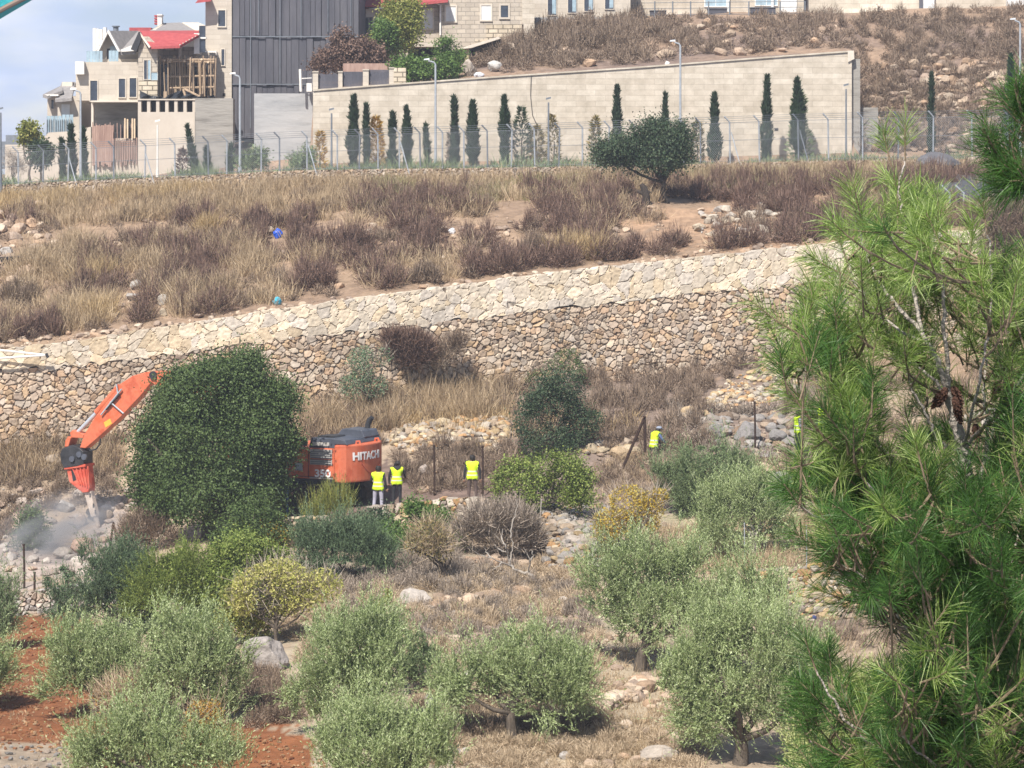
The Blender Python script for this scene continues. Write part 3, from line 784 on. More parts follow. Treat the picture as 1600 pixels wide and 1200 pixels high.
# --- grey concrete wall
D4 = 160.2
o = part_box('concrete_wall', None, M['concrete'], 305, 364, 153.5, 285, D4, 1.2); tag(o, 'stained grey concrete wall with uneven pour lines beside the dark tower', 'wall')
D5 = 161.0
o = part_box('concrete_wall', None, M['concrete_pale'], 397, 488.5, 146, 290, D5, 1.0); tag(o, 'pale blue grey concrete wall left of the long limestone wall', 'wall')
o = part_box('rubble_fill', None, noise_mat('fill', (0.30, 0.25, 0.19), (0.48, 0.42, 0.34), 2.5, 0.95, 0.8), 362, 399, 232, 285, D5 + 1.5, 2); tag(o, 'rough pale bank of fill between the two concrete walls', 'earth bank')
# --- base wall and vertical formwork under the villa
base = house('formwork_wall', 180, 272, D3, 'stone base wall with a screen of pinkish upright formwork boards', 'wall')
part_box('wall', base, M['cream'], 143, 215.3, 216, 288, D3 + 0.3, 2)
rng = np.random.default_rng(18); a = Acc(); b = Acc(); c = Acc()
for i in range(26):
    x = 144 + i * 2.75
    if i < 12: pbox(a, x, x + 2.5, rng.uniform(193, 197), rng.uniform(252, 262), D3 + 0.1 - rng.uniform(0, .05), 0.1)
    else:
        pbox(a, x, x + rng.uniform(1.0, 1.7), rng.uniform(215, 219), rng.uniform(248, 262), D3 + 0.1, 0.1)
    if i % 2 == 0: pbox(b, x, x + 1.0, rng.uniform(190, 196), 218, D3 + 0.5, 0.1)
for x in (194, 198, 205.5, 209): pbox(c, x, x + 2.2, 184 + rng.uniform(0, 2), 216, D3 + 0.0, 0.12)
a.build('board', M['timber_pink'], base); b.build('stud', M['timber_pink'], base); c.build('pale_stud', M['timber_bright'], base)
part_box('dark_gap', base, M['dark'], 188, 215, 196, 216, D3 + 0.75, 0.1)
# --- stepped base walls at the far left
D6 = 162.0
st = house('stepped_base_wall', 80, 285, D6, 'plain tan stone retaining wall stepping down at the far left', 'wall')
a = Acc()
a.prism([P(8, 300, D6), P(142, 290, D6), P(142, 198, D6), P(112, 205, D6), P(76, 207, D6), P(66, 218, D6), P(40, 226, D6), P(8, 226, D6)], (0, 2, 0))
a.build('wall', M['render'], st)
# --- house behind them
D7 = 168.0
fh = house('small_house', 95, 205, D7, 'small pale house with a grey hipped roof and blue balcony rail at the far left', 'house')
a = Acc(); pbox(a, 74, 90, 149, 206, D7 + 0.6, 6); pbox(a, 90, 124, 150, 206, D7, 6); a.build('wall', M['render'], fh)
roof_slab(fh, [(67, 147.5, D7 - 0.6), (74, 150, D7 - 0.6), (98, 141, D7), (97, 133, D7 + 3)], 0, 0, 'grey_tile')
roof_slab(fh, [(86, 155, D7 - 0.7), (112, 153, D7 - 0.7), (118, 128, D7 + 3), (97, 128, D7 + 3)], 0, 0, 'grey_tile')
boxes(fh, 'eave', 'white', [(67, 91, 147.5, 150, D7 - 0.5, 1.2), (110, 120, 137, 140, D7 - 0.3, 1)]); boxes(fh, 'roof_block', 'trim', [(97, 113, 128, 140, D7 + 2, 2)])
window(fh, 80, 84, 156, 170, D7 + 0.6, fw=0.8, sill=False)
a = Acc(); pbox(a, 96, 109, 163, 180, D7 - 0.05, 0.05); a.build('door', M['shutter'], fh)
a = Acc()
for i in range(7): pbox(a, 73 + i * 6, 78.3 + i * 6, 181 + (i > 3) * -2, 207, D7 - 1.0, 0.06)
a.build('balcony_rail', M['sky_glass'], fh)
a = Acc()
for i in range(12): pbox(a, 73 + i * 3.4, 73.6 + i * 3.4, 186, 207, D7 - 1.1, 0.06)
pbox(a, 72, 113, 207, 209, D7 - 1.2, 1.2); a.build('rail_post', M['galv_dark'], fh)
# --- roofs peeping over the red house
D8 = 176.0
bh = house('hipped_house', 280, 80, D8, 'house with a grey hipped roof and white chimney showing above the red roof', 'house')
a = Acc(); pbox(a, 236, 322, 49, 90, D8, 6); a.build('wall', M['render'], bh)
roof_slab(bh, [(232, 49, D8 - 0.6), (306, 49, D8 - 0.6), (282, 35, D8 + 3), (254, 36, D8 + 3)], 0, 0, 'grey_tile')
a = Acc(); a.prism([P(232, 50, D8 - 0.8), P(255, 35, D8 + 2.5), P(257, 37, D8 + 2.5), P(238, 50, D8 - 0.8)], (0, 0.2, 0)); a.prism([P(284, 35, D8 + 3), P(310, 35, D8 + 3), P(322, 40, D8), P(308, 49, D8 - .6)], (0, 0, -.2)); a.build('ridge', M['trim'], bh)
a = Acc(); pbox(a, 246, 252.5, 23, 42, D8 + 2, 0.8); pbox(a, 245.5, 253, 22, 24, D8 + 1.9, 1.0); ch = a.build('chimney', M['white'], bh)
a = Acc()
for i in range(4): pbox(a, 241, 246, 23.5 + i * 4, 26 + i * 4, D8 + 2.0, 0.7)
a.build('brick_chimney', M['red_tile'], bh)
part_box('low_red_roof', bh, M['red_tile'], 202, 236, 43, 50, D8 + 1, 3)
a = Acc(); pbox(a, 311, 321, 40, 58, D8 - 12.1, 0.1); pbox(a, 311, 321, 60.5, 82, D8 - 12.1, 0.1); a.build('tall_window', M['glass'], bh)
a = Acc(); pbox(a, 303, 311.5, 52, 84, D8 - 12.2, 1); pbox(a, 311, 322, 58, 60.5, D8 - 12.2, 0.3); a.build('bay_frame', M['white'], bh)
# --- far hazy house
D9 = 330.0
fz = house('distant_house', 25, 235, D9, 'blue grey flat roofed house in the far distance at the left edge', 'house')
part_box('wall', fz, M['render'], 8, 42, 226, 270, D9, 8); part_box('roof', fz, M['galv_dark'], 9, 40, 211, 226, D9 - 1, 9); part_box('annex', fz, M['galv_dark'], -20, 10, 221, 262, D9 + 1, 8)
a = Acc(); a.tube([P(39, 212, D9), P(39, 206, D9)], 0.4, 8); a.build('chimney', M['dark'], fz)

# --- long limestone retaining wall
D10 = 157.2
lw = house('limestone_wall', 900, 262, D10, 'long tall pale limestone block wall behind the cypress row', 'wall')
a = Acc()
pts = [(489, 141), (625, 131), (720, 124), (800, 118.5), (1000, 105), (1200, 89.5), (1331, 80)]
a.prism([P(489, 285, D10), P(1331, 285, D10)] + [P(x, y, D10) for x, y in reversed(pts)], (0, 1.15, 0))
a.build('wall', M['limestone'], lw)
a = Acc()
for (x0, y0), (x1, y1) in zip(pts[:-1], pts[1:]):
    a.hexa([P(x0, y0 + 1.2, D10 - .08), P(x1, y1 + 1.2, D10 - .08), P(x0, y0 + 1.2, D10 + 1.2), P(x1, y1 + 1.2, D10 + 1.2), P(x0, y0 - 1.2, D10 - .08), P(x1, y1 - 1.2, D10 - .08), P(x0, y0 - 1.2, D10 + 1.2), P(x1, y1 - 1.2, D10 + 1.2)])
a.build('coping', M['limestone'], lw)
a = Acc(); a.hexa([P(1325, 97, D10 - .1), P(1335, 92, D10 - .1), P(1325, 97, D10 + 1.5), P(1335, 92, D10 + 1.5), P(1324.5, 79, D10 - .1), P(1334, 79, D10 - .1), P(1324.5, 79, D10 + 1.5), P(1334, 79, D10 + 1.5)])
a.build('end_block', M['trim'], lw)
part_box('end_core', lw, M['concrete'], 1331.3, 1344, 92, 285, D10 + 0.3, 1.6)
a = Acc(); a.tube([P(830, 118, D10 - .04), P(829, 150, D10 - .04), P(832, 180, D10 - .04), P(840, 198, D10 - .04)], 0.02, 5); a.build('cable', M['dark'], lw)
a = Acc(); pbox(a, 1210, 1216, 200, 204, D10 - 0.03, 0.03); a.build('weep_hole', M['dark'], lw)
o = part_box('broken_concrete_block', None, M['concrete'], 1334, 1372, 168, 262, D10 + 0.9, 2.0); tag(o, 'rough grey concrete remnant at the right end of the limestone wall', 'concrete block')
# --- fence of posts and dark boards on the left part of that wall
gf = house('garden_fence', 560, 135, D10 + 0.3, 'garden fence of dark boards between cream posts on the limestone wall', 'fence')
for x0, x1, y0, y1 in ((488.5, 497, 113, 141), (528.5, 535, 113, 137), (567, 576, 110, 134.5), (608, 616, 107, 132)):
    a = Acc(); pbox(a, x0, x1, y0, y1, D10 + 0.15, 0.5); pbox(a, x0 - .6, x1 + .6, y0 - 2, y0, D10 + 0.1, 0.6); a.build('post', M['cream'], gf)
for x0, x1, y0, y1 in ((497.2, 528.3, 116, 139), (535.2, 566.8, 112, 135.5), (576.2, 607.8, 109, 132.5)):
    a = Acc(); n = int((x1 - x0) / 2.2)
    for i in range(n): pbox(a, x0 + i * (x1 - x0) / n, x0 + (i + .9) * (x1 - x0) / n, y0, y1, D10 + 0.35, 0.06)
    a.build('panel', M['clad'], gf)
part_box('back_panel', gf, M['timber_pink'], 536, 610, 99, 112, D10 + 2.6, 0.1)
o = part_box('gate_pillar', None, M['rusticated'], 615.5, 634, 106, 132, D10 + 0.1, 0.8); tag(o, 'squat golden stone pillar at the end of the garden fence', 'pillar')
a = Acc(); pbox(a, 479, 487, 130, 143, D10 + 3.2, .3); a.tube([P(469, 108, D10 + 3.1), P(470, 143, D10 + 3.1)], .08, 6); a.tube([P(469, 123, D10 + 3.1), P(487, 122, D10 + 3.1)], .03, 5)
o = a.build('site_post', M['white'], loc=P(470, 143, D10 + 3.2)); tag(o, 'short white post with a board on the pale concrete wall', 'post')

# --- house with the red roof edge above the garden
D11 = 174.0
gh = house('garden_house', 700, 100, D11, 'stone house with a red roof edge and white shutters behind the yellow green tree', 'house')
a = Acc(); pbox(a, 563, 592, 12, 110, D11, 8); a.build('white_bay', M['white'], gh)
a = Acc(); pbox(a, 592, 638, 8, 112, D11 + 0.8, 7); pbox(a, 638, 688, -20, 70, D11 + 0.3, 7); pbox(a, 638, 690, 70, 112, D11 + 2.0, 6); pbox(a, 688, 822, -20, 112, D11, 7.6); a.build('wall', M['greystone'], gh)
a = Acc(); pbox(a, 742, 818, 62, 112, D11 - 0.12, 0.12); pbox(a, 760, 818, 38, 62, D11 - 0.1, 0.1); a.build('rough_stone', M['rusticated'], gh)
part_box('corner_quoin', gh, M['limestone'], 816, 835, -20, 112, D11 - 0.1, 7)
roof_slab(gh, [(555, 12, D11 - 1.2), (605, 5, D11 - 1.2), (640, 5, D11 - 1), (700, -1, D11 - 1), (690, -40, D11 + 5), (590, -35, D11 + 5)], 0, 0, 'red_tile')
boxes(gh, 'gutter', 'white', [(556, 600, 11, 13.5, D11 - 1.2, 0.2)]); tubes(gh, 'drain_pipe', 'white', [[(560, 15, D11 - .1), (563, 60, D11 - .1)], [(672, 0, D11 - .1), (688, 8, D11 - .1), (688, 55, D11 - .1)], [(591, 20, D11 - .1), (591, 62, D11 - .1)]], .06)
window(gh, 571, 582, 27, 61, D11, fw=1.0, bar=True); window(gh, 594, 606, 22, 36, D11 + 0.8, fw=1.0)
for x0, x1, y0, y1 in ((661, 676, 15, 44), (697, 712, 10, 33), (752, 767, 8.5, 31)): window(gh, x0, x1, y0, y1, D11 if x0 > 688 else D11 + .3, glass='shutter', fw=2.4, frame='trim')
window(gh, 782.5, 794, 8.5, 27, D11, fw=2.8, frame='render')
part_box('garage_opening', gh, M['dark'], 640, 684, 73, 96, D11 + 1.94, 0.06); part_box('garage_lintel', gh, M['render'], 636, 690, 67, 73, D11 + 0.0, 2.2)
# --- lean-to shed
D12 = 168.0
sh = house('lean_to_shed', 745, 100, D12, 'small plastered lean to shed with a sloping pale roof among rocks', 'shed')
a = Acc(); pbox(a, 717, 733, 76, 108, D12, 2.5); a.build('wall', noise_mat('ochre_plaster', (0.42, 0.36, 0.21), (0.50, 0.44, 0.28), 2, .9, .2), sh)
a = Acc(); a.prism([P(714, 77, D12 - .3), P(736, 75, D12 - .3), P(783, 60, D12 - .3), P(778, 57.5, D12 - .3), P(733, 71, D12 - .3)], (0, 3, 0)); a.build('roof', M['trim'], sh)
a = Acc(); pbox(a, 733.5, 736, 76, 100, D12 + .05, 2); a.prism([P(736, 79, D12 + .1), P(782, 63, D12 + .1), P(782, 61, D12 + .1), P(736, 76, D12 + .1)], (0, 2, 0)); a.build('door_edge', M['dark'], sh)

# --- apartment block with four windows
D13 = 182.0
ab = house('apartment_block', 905, 40, D13, 'pale apartment block with a row of four tall windows at the top edge', 'building')
a = Acc(); pbox(a, 833, 985, -80, 45, D13, 9); a.build('wall', M['cream'], ab)
part_box('plinth', ab, M['concrete_pale'], 834, 984, 27, 60, D13 - 0.08, 0.1)
for x0, x1, y1 in ((856, 869.5, 23.5), (887.5, 901, 20), (913, 927, 17.5), (945.5, 959, 14)):
    f = window(ab, x0, x1, -12, y1, D13, fw=1.0); part_box('curtain', f, M['sky_glass'], (x0 + x1) / 2, x1 - 1, -12, y1 - 2, D13 - 0.035, 0.012)
# --- lower row building with bright wall
D14 = 188.0
rb = house('row_house', 1110, 30, D14, 'low cream house with blue grey windows behind a wire fence at the top edge', 'house')
a = Acc(); pbox(a, 983, 1256, -80, 40, D14, 8); a.build('wall', M['limestone'], rb)
for x0, x1, y1 in ((1102, 1135, 9.5), (1181, 1214, 8)):
    window(rb, x0, x1, -20, y1, D14, glass='sky_glass', frame='white', fw=1.5, bar=True)
boxes(rb, 'downpipe', 'shutter', [(1136, 1140, -40, 22, D14 - .2, .2), (1205, 1209, -40, 16, D14 - .2, .2)]); boxes(rb, 'pale_panel', 'shutter', [(1220, 1245, -40, 34, D14 - .1, .1)])
for x0, x1, y0, y1, lb in ((1016, 1041, 16, 28, 'leftmost small grey planter box along the low cream house'), (1106, 1136, 13, 22, 'grey planter box under the left blue grey window'), (1173, 1212, 11, 20, 'widest grey planter box under the right blue grey window')):
    a = Acc(); pbox(a, x0, x1, y0 + 1.5, y1, D14 - 2, .6); pbox(a, x0 - .6, x1 + .6, y0, y0 + 1.5, D14 - 2.05, .7)
    tag(a.build('planter_box', M['clad'], loc=P((x0 + x1) / 2, y1, D14 - 2)), lb, 'planter', 'planter boxes along the low house')
rf_ = house('wire_fence', 1100, 25, D14 - 2.5, 'thin wire fence with slim uprights in front of the low cream house', 'fence')
a = Acc()
for x in (968, 984, 996, 1023, 1051, 1079, 1107, 1140, 1170, 1219, 1258): a.tube([P(x, 30, D14 - 2.6), P(x, 2 if x > 990 else 7, D14 - 2.6)], .05, 5)
a.build('post', M['galv_dark'], rf_)
a = Acc()
for y in (3, 12, 22): a.tube([P(968, y + 2, D14 - 2.6), P(1258, y - 1, D14 - 2.6)], .018, 4)
a.build('wire', M['galv_dark'], rf_)
D15 = 189.0
sw = house('boundary_wall', 1420, 20, D15, 'long cream boundary wall along the top of the rocky slope at the right', 'wall')
a = Acc(); pbox(a, 1258, 1437, -60, 30, D15, 1); pbox(a, 1460, 1574, -60, 20, D15 + .2, 1); a.build('wall', M['limestone'], sw)
boxes(sw, 'pipe', 'clad', [(1256.5, 1261, -60, 28, D15 - .3, .3), (1437, 1442, -60, 15, D15 - .3, .8)]); boxes(sw, 'gate', 'shutter', [(1442, 1460, -60, 16, D15 - .2, .6), (1574, 1640, -60, 14, D15 - .4, .6)])
a = Acc(); a.hexa([P(1258, 30, D15 - 1.6), P(1440, 18, D15 - 1.6), P(1258, 30, D15), P(1440, 18, D15), P(1258, 25, D15 - 1.6), P(1440, 13.5, D15 - 1.6), P(1258, 25, D15), P(1440, 13.5, D15)]); a.build('kerb', M['white'], sw)
D16 = 165.0

# ------------------------------------------------------------------ chain link fence on the low wall
fence = thing('chain_link_fence', (0, 150, CZ + 2), 'long galvanised chain link fence with bent posts on top of the low rubble wall', 'fence')
_post_px = [-60, -16, 29, 67, 106, 150, 178, 226, 274, 326, 354, 408, 437, 480, 527, 561, 591, 624, 657, 691, 725, 762, 799, 836, 873, 910, 951, 990, 1030, 1068, 1095, 1141, 1187, 1248, 1295, 1348, 1403, 1458, 1519, 1575, 1640, 1700]
for i, x in enumerate(_post_px):
    d, zt = fence_top(x); d, zt = float(d[0]), float(zt[0]); s = d / F
    hgt = np.interp(x, [0, 500, 1000, 1600], [50, 53, 63, 68]) * s
    a = Acc(); xx = X(x, d); lean = rng.uniform(-.05, .05)
    a.tube([(xx, d, zt - 0.6), (xx + lean, d, zt + hgt - .02), (xx + lean - 8.5 * s, d - .1, zt + hgt + 8.5 * s)], 0.042, 6)
    if i in (4, 7, 13, 17, 31, 33): a.tube([(xx + .55, d - .35, zt - .3), (xx + .05, d, zt + hgt * .75)], 0.032, 5)
    a.build('post', M['galv'] if i % 3 else M['galv_dark'], fence)
xs = np.arange(-80, 1720, 20.0); dd, zz = fence_top(xs); wx = X(xs, dd)
hh = np.interp(xs, [0, 500, 1000, 1600], [50, 53, 63, 68]) * dd / F
a = Acc()
for k in (0.98, 0.55, 0.05):
    a.tube(np.stack([wx, dd - .05, zz + hh * k], 1), 0.011, 4)
for k in (1, 2, 3):
    a.tube(np.stack([wx - .1 * k, dd - .03 * k, zz + hh + .1 * k - .03], 1), 0.009, 4)
a.build('line_wire', M['galv_dark'], fence)
a = Acc(); q = []
for s0 in np.arange(wx[0], wx[-1], 0.115):
    for sg in (1, -1):
        x0, x1 = s0, s0 + sg * 1.9
        d0, z0, h0 = [np.interp(x0, wx, t) for t in (dd, zz, hh)]; d1, z1, h1 = [np.interp(x1, wx, t) for t in (dd, zz, hh)]
        w = 0.0042
        q.append([(x0 - w, d0 - .05, z0), (x0 + w, d0 - .05, z0), (x1 + w, d1 - .05, z1 + h1), (x1 - w, d1 - .05, z1 + h1)])
a.quads(np.array(q)); a.build('mesh_wire', M['galv'], fence)

# ------------------------------------------------------------------ street lamps
def lamp(px, ytop, ybase, d, label, arm=10, rad=0.065, mat='galv', bend=6, head=None):
    s = d / F
    L_ = thing('street_lamp', P(px, ybase, d), label, 'street lamp', 'street lamps along the fence road')
    a = Acc()
    a.tube([P(px, ybase + 6, d), P(px, ybase - (ybase - ytop) * .35, d), P(px, ytop + bend, d)], [rad * 1.25, rad, rad * .8], 8)
    a.tube([P(px, ybase + 6, d), P(px, ybase - 9, d)], rad * 1.7, 8)
    a.build('pole', M[mat], L_)
    if arm:
        a = Acc(); a.tube([P(px, ytop + bend, d), P(px - arm * .15, ytop + bend * .4, d), P(px - arm * .5, ytop + 1, d), P(px - arm * .7, ytop, d)], rad * .7, 6); a.build('arm', M[mat], L_)
    a = Acc(); x1 = px - arm * .6; sg = 1 if arm >= 0 else -1
    if arm:
        h = [P(x1 - sg * 9, ytop - 1.2, d), P(x1, ytop - 1.5, d), P(x1 - sg * 9, ytop - 1.2, d + .32), P(x1, ytop - 1.5, d + .32), P(x1 - sg * 8, ytop - 3.2, d + .05), P(x1, ytop - 4.2, d + .05), P(x1 - sg * 8, ytop - 3.2, d + .27), P(x1, ytop - 4.2, d + .27)]
    else:
        h = [P(px - 4, ytop + 2, d - .1), P(px + 4, ytop, d - .1), P(px - 4, ytop + 2, d + .25), P(px + 4, ytop, d + .25), P(px - 4, ytop - 1, d - .1), P(px + 4, ytop - 3, d - .1), P(px - 4, ytop - 1, d + .25), P(px + 4, ytop - 3, d + .25)]
    a.hexa(h); a.build('lamp_head', M[head or mat], L_)
    return L_
lamp(680.5, 95, 263, 151.5, 'tall street lamp against the limestone wall below the green hedge', 16)
lamp(1063, 66, 261, 151.5, 'tallest street lamp rising above the limestone wall behind the big dark bush', 13)
lamp(518, 171, 267, 152.5, 'short lamp post with a small dark head beside the leftmost cypress of the long wall', 0, 0.055, 'galv_dark')
lamp(857, 154, 263, 152.5, 'short lamp post with a small dark head between pale autumn saplings', 0, 0.055, 'galv_dark')
lamp(1322, 133, 254, 154.5, 'thin lamp post standing at the right end of the limestone wall', 0, 0.055, 'galv_dark')
lamp(375, 117, 270, 152.5, 'white headed street lamp in front of the dark clad tower', 12, head='white')
lamp(126, 141, 282, 152.5, 'pale street lamp in front of the stone villa', 12, head='white')
lamp(246, 189, 274, 153, 'plain thin white pole before the cream balustrade wall', 0, 0.05, 'white')
lamp(1594, 32, 240, 152, 'street lamp half hidden by pine needles at the right edge', 12)
lamp(1, 170, 296, 149, 'dark bare pole at the very left edge of the fence', 0, 0.06, 'galv_dark')
# ------------------------------------------------------------------ vegetation generators
def blobs3(blobs, d, squash=0.85, rng=None):
    out = []
    for b in blobs:
        x, y, rx, ry = b[:4]; dd = d + (b[4] if len(b) > 4 else (rng.uniform(-.25, .25) * rx / F * d if rng is not None else 0))
        c = P(x, y, dd); out.append((c[0], c[1], c[2], rx / F * dd, rx / F * dd * squash, ry / F * dd))
    return np.array(out)

def blob_points(rng, B, n, shell=0.45, gap=0.30, gscale=1.6, seed=0, lump=0.28, up=0.15):
    w = B[:, 3] * B[:, 5]; w = w / w.sum()
    pts, nrm = [], []
    got = 0
    for _ in range(8):
        m = int(n * 1.7)
        k = rng.choice(len(B), m, p=w)
        u = rdir(rng, m); u[:, 2] += up; u = unit(u)
        r = 1 - shell * rng.random(m) ** 1.6
        c = B[k]
        q0 = c[:, :3] + u * c[:, 3:6]
        r = r * (1 + lump * 2 * (vnoise(q0 * gscale * 0.8, seed + 1) - 0.5))
        p = c[:, :3] + u * c[:, 3:6] * r[:, None]
        deep = np.zeros(m, bool)
        for b in B:
            deep |= (((p - b[:3]) / b[3:6]) ** 2).sum(1) < 0.30
        ok = ~deep | (rng.random(m) < 0.12)
        ok &= vnoise(p * gscale, seed + 2) > gap * rng.uniform(0.6, 1.25, m)
        nn = unit(u / c[:, 3:6])
        pts.append(p[ok]); nrm.append(nn[ok]); got += ok.sum()
        if got >= n: break
    return np.vstack(pts)[:n], np.vstack(nrm)[:n]

def leaf_quads(acc, base, dr, L, W, rng, mi=0, face=None):
    n = len(base); dr = unit(dr)
    s = rdir(rng, n) if face is None else face + 0.7 * rdir(rng, n)
    s = unit(np.cross(dr, s))
    L = np.broadcast_to(L, (n,))[:, None]; W = np.broadcast_to(W, (n,))[:, None]
    mid = base + dr * L * 0.48
    acc.quads(np.stack([base, mid + s * W * .5, base + dr * L, mid - s * W * .5], 1), mi)

def strips(acc, p0, p1, w0, w1, rng, mi=0):
    n = len(p0); dr = unit(p1 - p0); s = unit(np.cross(dr, rdir(rng, n)))
    w0 = np.broadcast_to(w0, (n,))[:, None] * .5; w1 = np.broadcast_to(w1, (n,))[:, None] * .5
    acc.quads(np.stack([p0 - s * w0, p0 + s * w0, p1 + s * w1, p1 - s * w1], 1), mi)

def shoots(acc, base, dr, L, K, leafL, leafW, rng, mi=0, spread=0.75, stem=0.006, smi=None):
    """leafy shoots: K leaves along each"""
    n = len(base); dr = unit(dr); L = np.broadcast_to(L, (n,))
    t = (np.arange(K) + rng.random((n, K))) / K
    pos = base[:, None, :] + dr[:, None, :] * (t * L[:, None])[:, :, None]
    rad = rdir(rng, n * K).reshape(n, K, 3)
    ld = unit(dr[:, None, :] * (1.0 - 0.3 * (1 - t))[:, :, None] + rad * spread)
    leaf_quads(acc, pos.reshape(-1, 3), ld.reshape(-1, 3), leafL * rng.uniform(.7, 1.2, n * K), leafW * rng.uniform(.75, 1.2, n * K), rng, mi)
    if stem: strips(acc, base, base + dr * L[:, None] * .95, stem, stem * .4, rng, mi if smi is None else smi)

def limb(p0, p1, rng, bend=0.18, k=6):
    p0, p1 = np.asarray(p0, float), np.asarray(p1, float)
    L = np.linalg.norm(p1 - p0); t = np.linspace(0, 1, k)[:, None]
    o = rng.normal(size=3) * bend * L; o2 = rng.normal(size=3) * bend * .4 * L
    return p0 * (1 - t) + p1 * t + np.sin(t * math.pi) * o * .5 + np.sin(t * 2 * math.pi) * o2 * .5

def trunk_limbs(acc, base, B, rng, r0, nl=7, fork=0.35, twigs=0, tr=0.012):
    base = np.asarray(base, float); c = B[:, :3].mean(0)
    f = base * (1 - fork) + np.array([c[0] * .5 + base[0] * .5, base[1] * .6 + c[1] * .4, c[2]]) * fork
    acc.tube(np.vstack([base - [0, 0, .3], limb(base, f, rng, .10, 5)]), np.linspace(r0 * 1.35, r0 * .85, 6), 8)
    ends = []
    order = list(range(len(B)))
    for i in range(nl):
        b = B[order[i % len(B)]]
        e = b[:3] + rdir(rng, 1)[0] * b[3:6] * 0.55
        l = limb(f, e, rng, .16, 7); acc.tube(l, np.linspace(r0 * .6, r0 * .14, 7), 6); ends.append(l)
    for i in range(twigs):
        l = ends[rng.integers(len(ends))]; s = l[rng.integers(2, 7)]
        b = B[rng.integers(len(B))]; e = b[:3] + rdir(rng, 1)[0] * b[3:6] * 0.95
        if np.linalg.norm(e - s) < 2.2: acc.tube(limb(s, e, rng, .12, 5), np.linspace(tr * 1.6, tr * .5, 5), 4)
    return f, ends

LM = {}
LM['olive'] = leaf_mat('olive_leaf', [(0.10, 0.15, 0.045), (0.24, 0.31, 0.115), (0.38, 0.455, 0.215), (0.50, 0.56, 0.33)], 0.15)
LM['midgreen'] = leaf_mat('mid_green_leaf', [(0.09, 0.135, 0.025), (0.18, 0.24, 0.055), (0.31, 0.36, 0.10)], 0.25)
LM['bluegreen'] = leaf_mat('blue_green_leaf', [(0.06, 0.10, 0.05), (0.11, 0.165, 0.085), (0.19, 0.25, 0.14)], 0.15)
LM['almond'] = leaf_mat('almond_leaf', [(0.30, 0.33, 0.07), (0.46, 0.45, 0.13), (0.60, 0.55, 0.24)], 0.3)
LM['olive_grey'] = leaf_mat('olive_leaf_grey', [(0.10, 0.15, 0.065), (0.17, 0.23, 0.105), (0.27, 0.33, 0.17)], 0.12)
LM['olive_pale'] = leaf_mat('olive_leaf_pale', [(0.28, 0.34, 0.11), (0.42, 0.47, 0.18), (0.54, 0.56, 0.28)], 0.15)
LM['oak'] = leaf_mat('oak_leaf', [(0.024, 0.040, 0.013), (0.042, 0.066, 0.020), (0.072, 0.100, 0.034)], 0.15, k=1.75)
LM['darkgreen'] = leaf_mat('dark_leaf', [(0.018, 0.034, 0.018), (0.032, 0.054, 0.026), (0.06, 0.075, 0.04)], 0.15, k=1.6)
LM['green'] = leaf_mat('green_leaf', [(0.05, 0.095, 0.02), (0.085, 0.15, 0.035), (0.14, 0.20, 0.06)], 0.3, k=1.35)
LM['yelgreen'] = leaf_mat('yellow_green_leaf', [(0.12, 0.15, 0.03), (0.21, 0.23, 0.06), (0.33, 0.31, 0.10)], 0.35, k=1.3)
LM['broom'] = leaf_mat('broom_leaf', [(0.045, 0.085, 0.045), (0.08, 0.13, 0.07), (0.14, 0.19, 0.11)], 0.2, k=1.55)
LM['yellow'] = leaf_mat('yellow_leaf', [(0.30, 0.20, 0.02), (0.46, 0.33, 0.04), (0.38, 0.32, 0.10), (0.30, 0.28, 0.12)], 0.35, k=1.3)
LM['orange'] = leaf_mat('orange_leaf', [(0.30, 0.15, 0.02), (0.42, 0.26, 0.04), (0.30, 0.24, 0.10)], 0.35, k=1.25)
LM['cypress'] = leaf_mat('cypress_leaf', [(0.012, 0.026, 0.014), (0.022, 0.040, 0.020), (0.038, 0.060, 0.030)], 0.1, k=1.35)
LM['sapling'] = leaf_mat('sapling_leaf', [(0.16, 0.13, 0.05), (0.26, 0.20, 0.08), (0.12, 0.13, 0.07)], 0.3, k=1.25)
LM['straw'] = leaf_mat('straw', [(0.24, 0.175, 0.11), (0.39, 0.295, 0.185), (0.53, 0.42, 0.28)], 0.25, k=1.12)
LM['straw_gold'] = leaf_mat('straw_gold', [(0.33, 0.235, 0.12), (0.46, 0.34, 0.18), (0.56, 0.44, 0.26)], 0.25, k=1.1)
LM['straw_green'] = leaf_mat('straw_green', [(0.18, 0.17, 0.08), (0.28, 0.25, 0.13), (0.38, 0.32, 0.19)], 0.25, k=1.2)
LM['scrub'] = leaf_mat('scrub', [(0.085, 0.060, 0.043), (0.16, 0.118, 0.085), (0.26, 0.198, 0.145)], 0.1, k=1.35)
LM['scrub_purple'] = leaf_mat('scrub_purple', [(0.06, 0.036, 0.028), (0.12, 0.075, 0.058), (0.21, 0.14, 0.105)], 0.1, k=1.3)
LM['scrub_tan'] = leaf_mat('scrub_tan', [(0.20, 0.152, 0.10), (0.34, 0.265, 0.18), (0.48, 0.385, 0.27)], 0.15, k=1.35)
LM['scrub_grey'] = leaf_mat('scrub_grey', [(0.10, 0.08, 0.062), (0.21, 0.172, 0.138), (0.37, 0.31, 0.255)], 0.1, k=1.3)
LM['twig_pale'] = leaf_mat('twig_pale', [(0.26, 0.22, 0.18), (0.42, 0.36, 0.30)], 0.0)

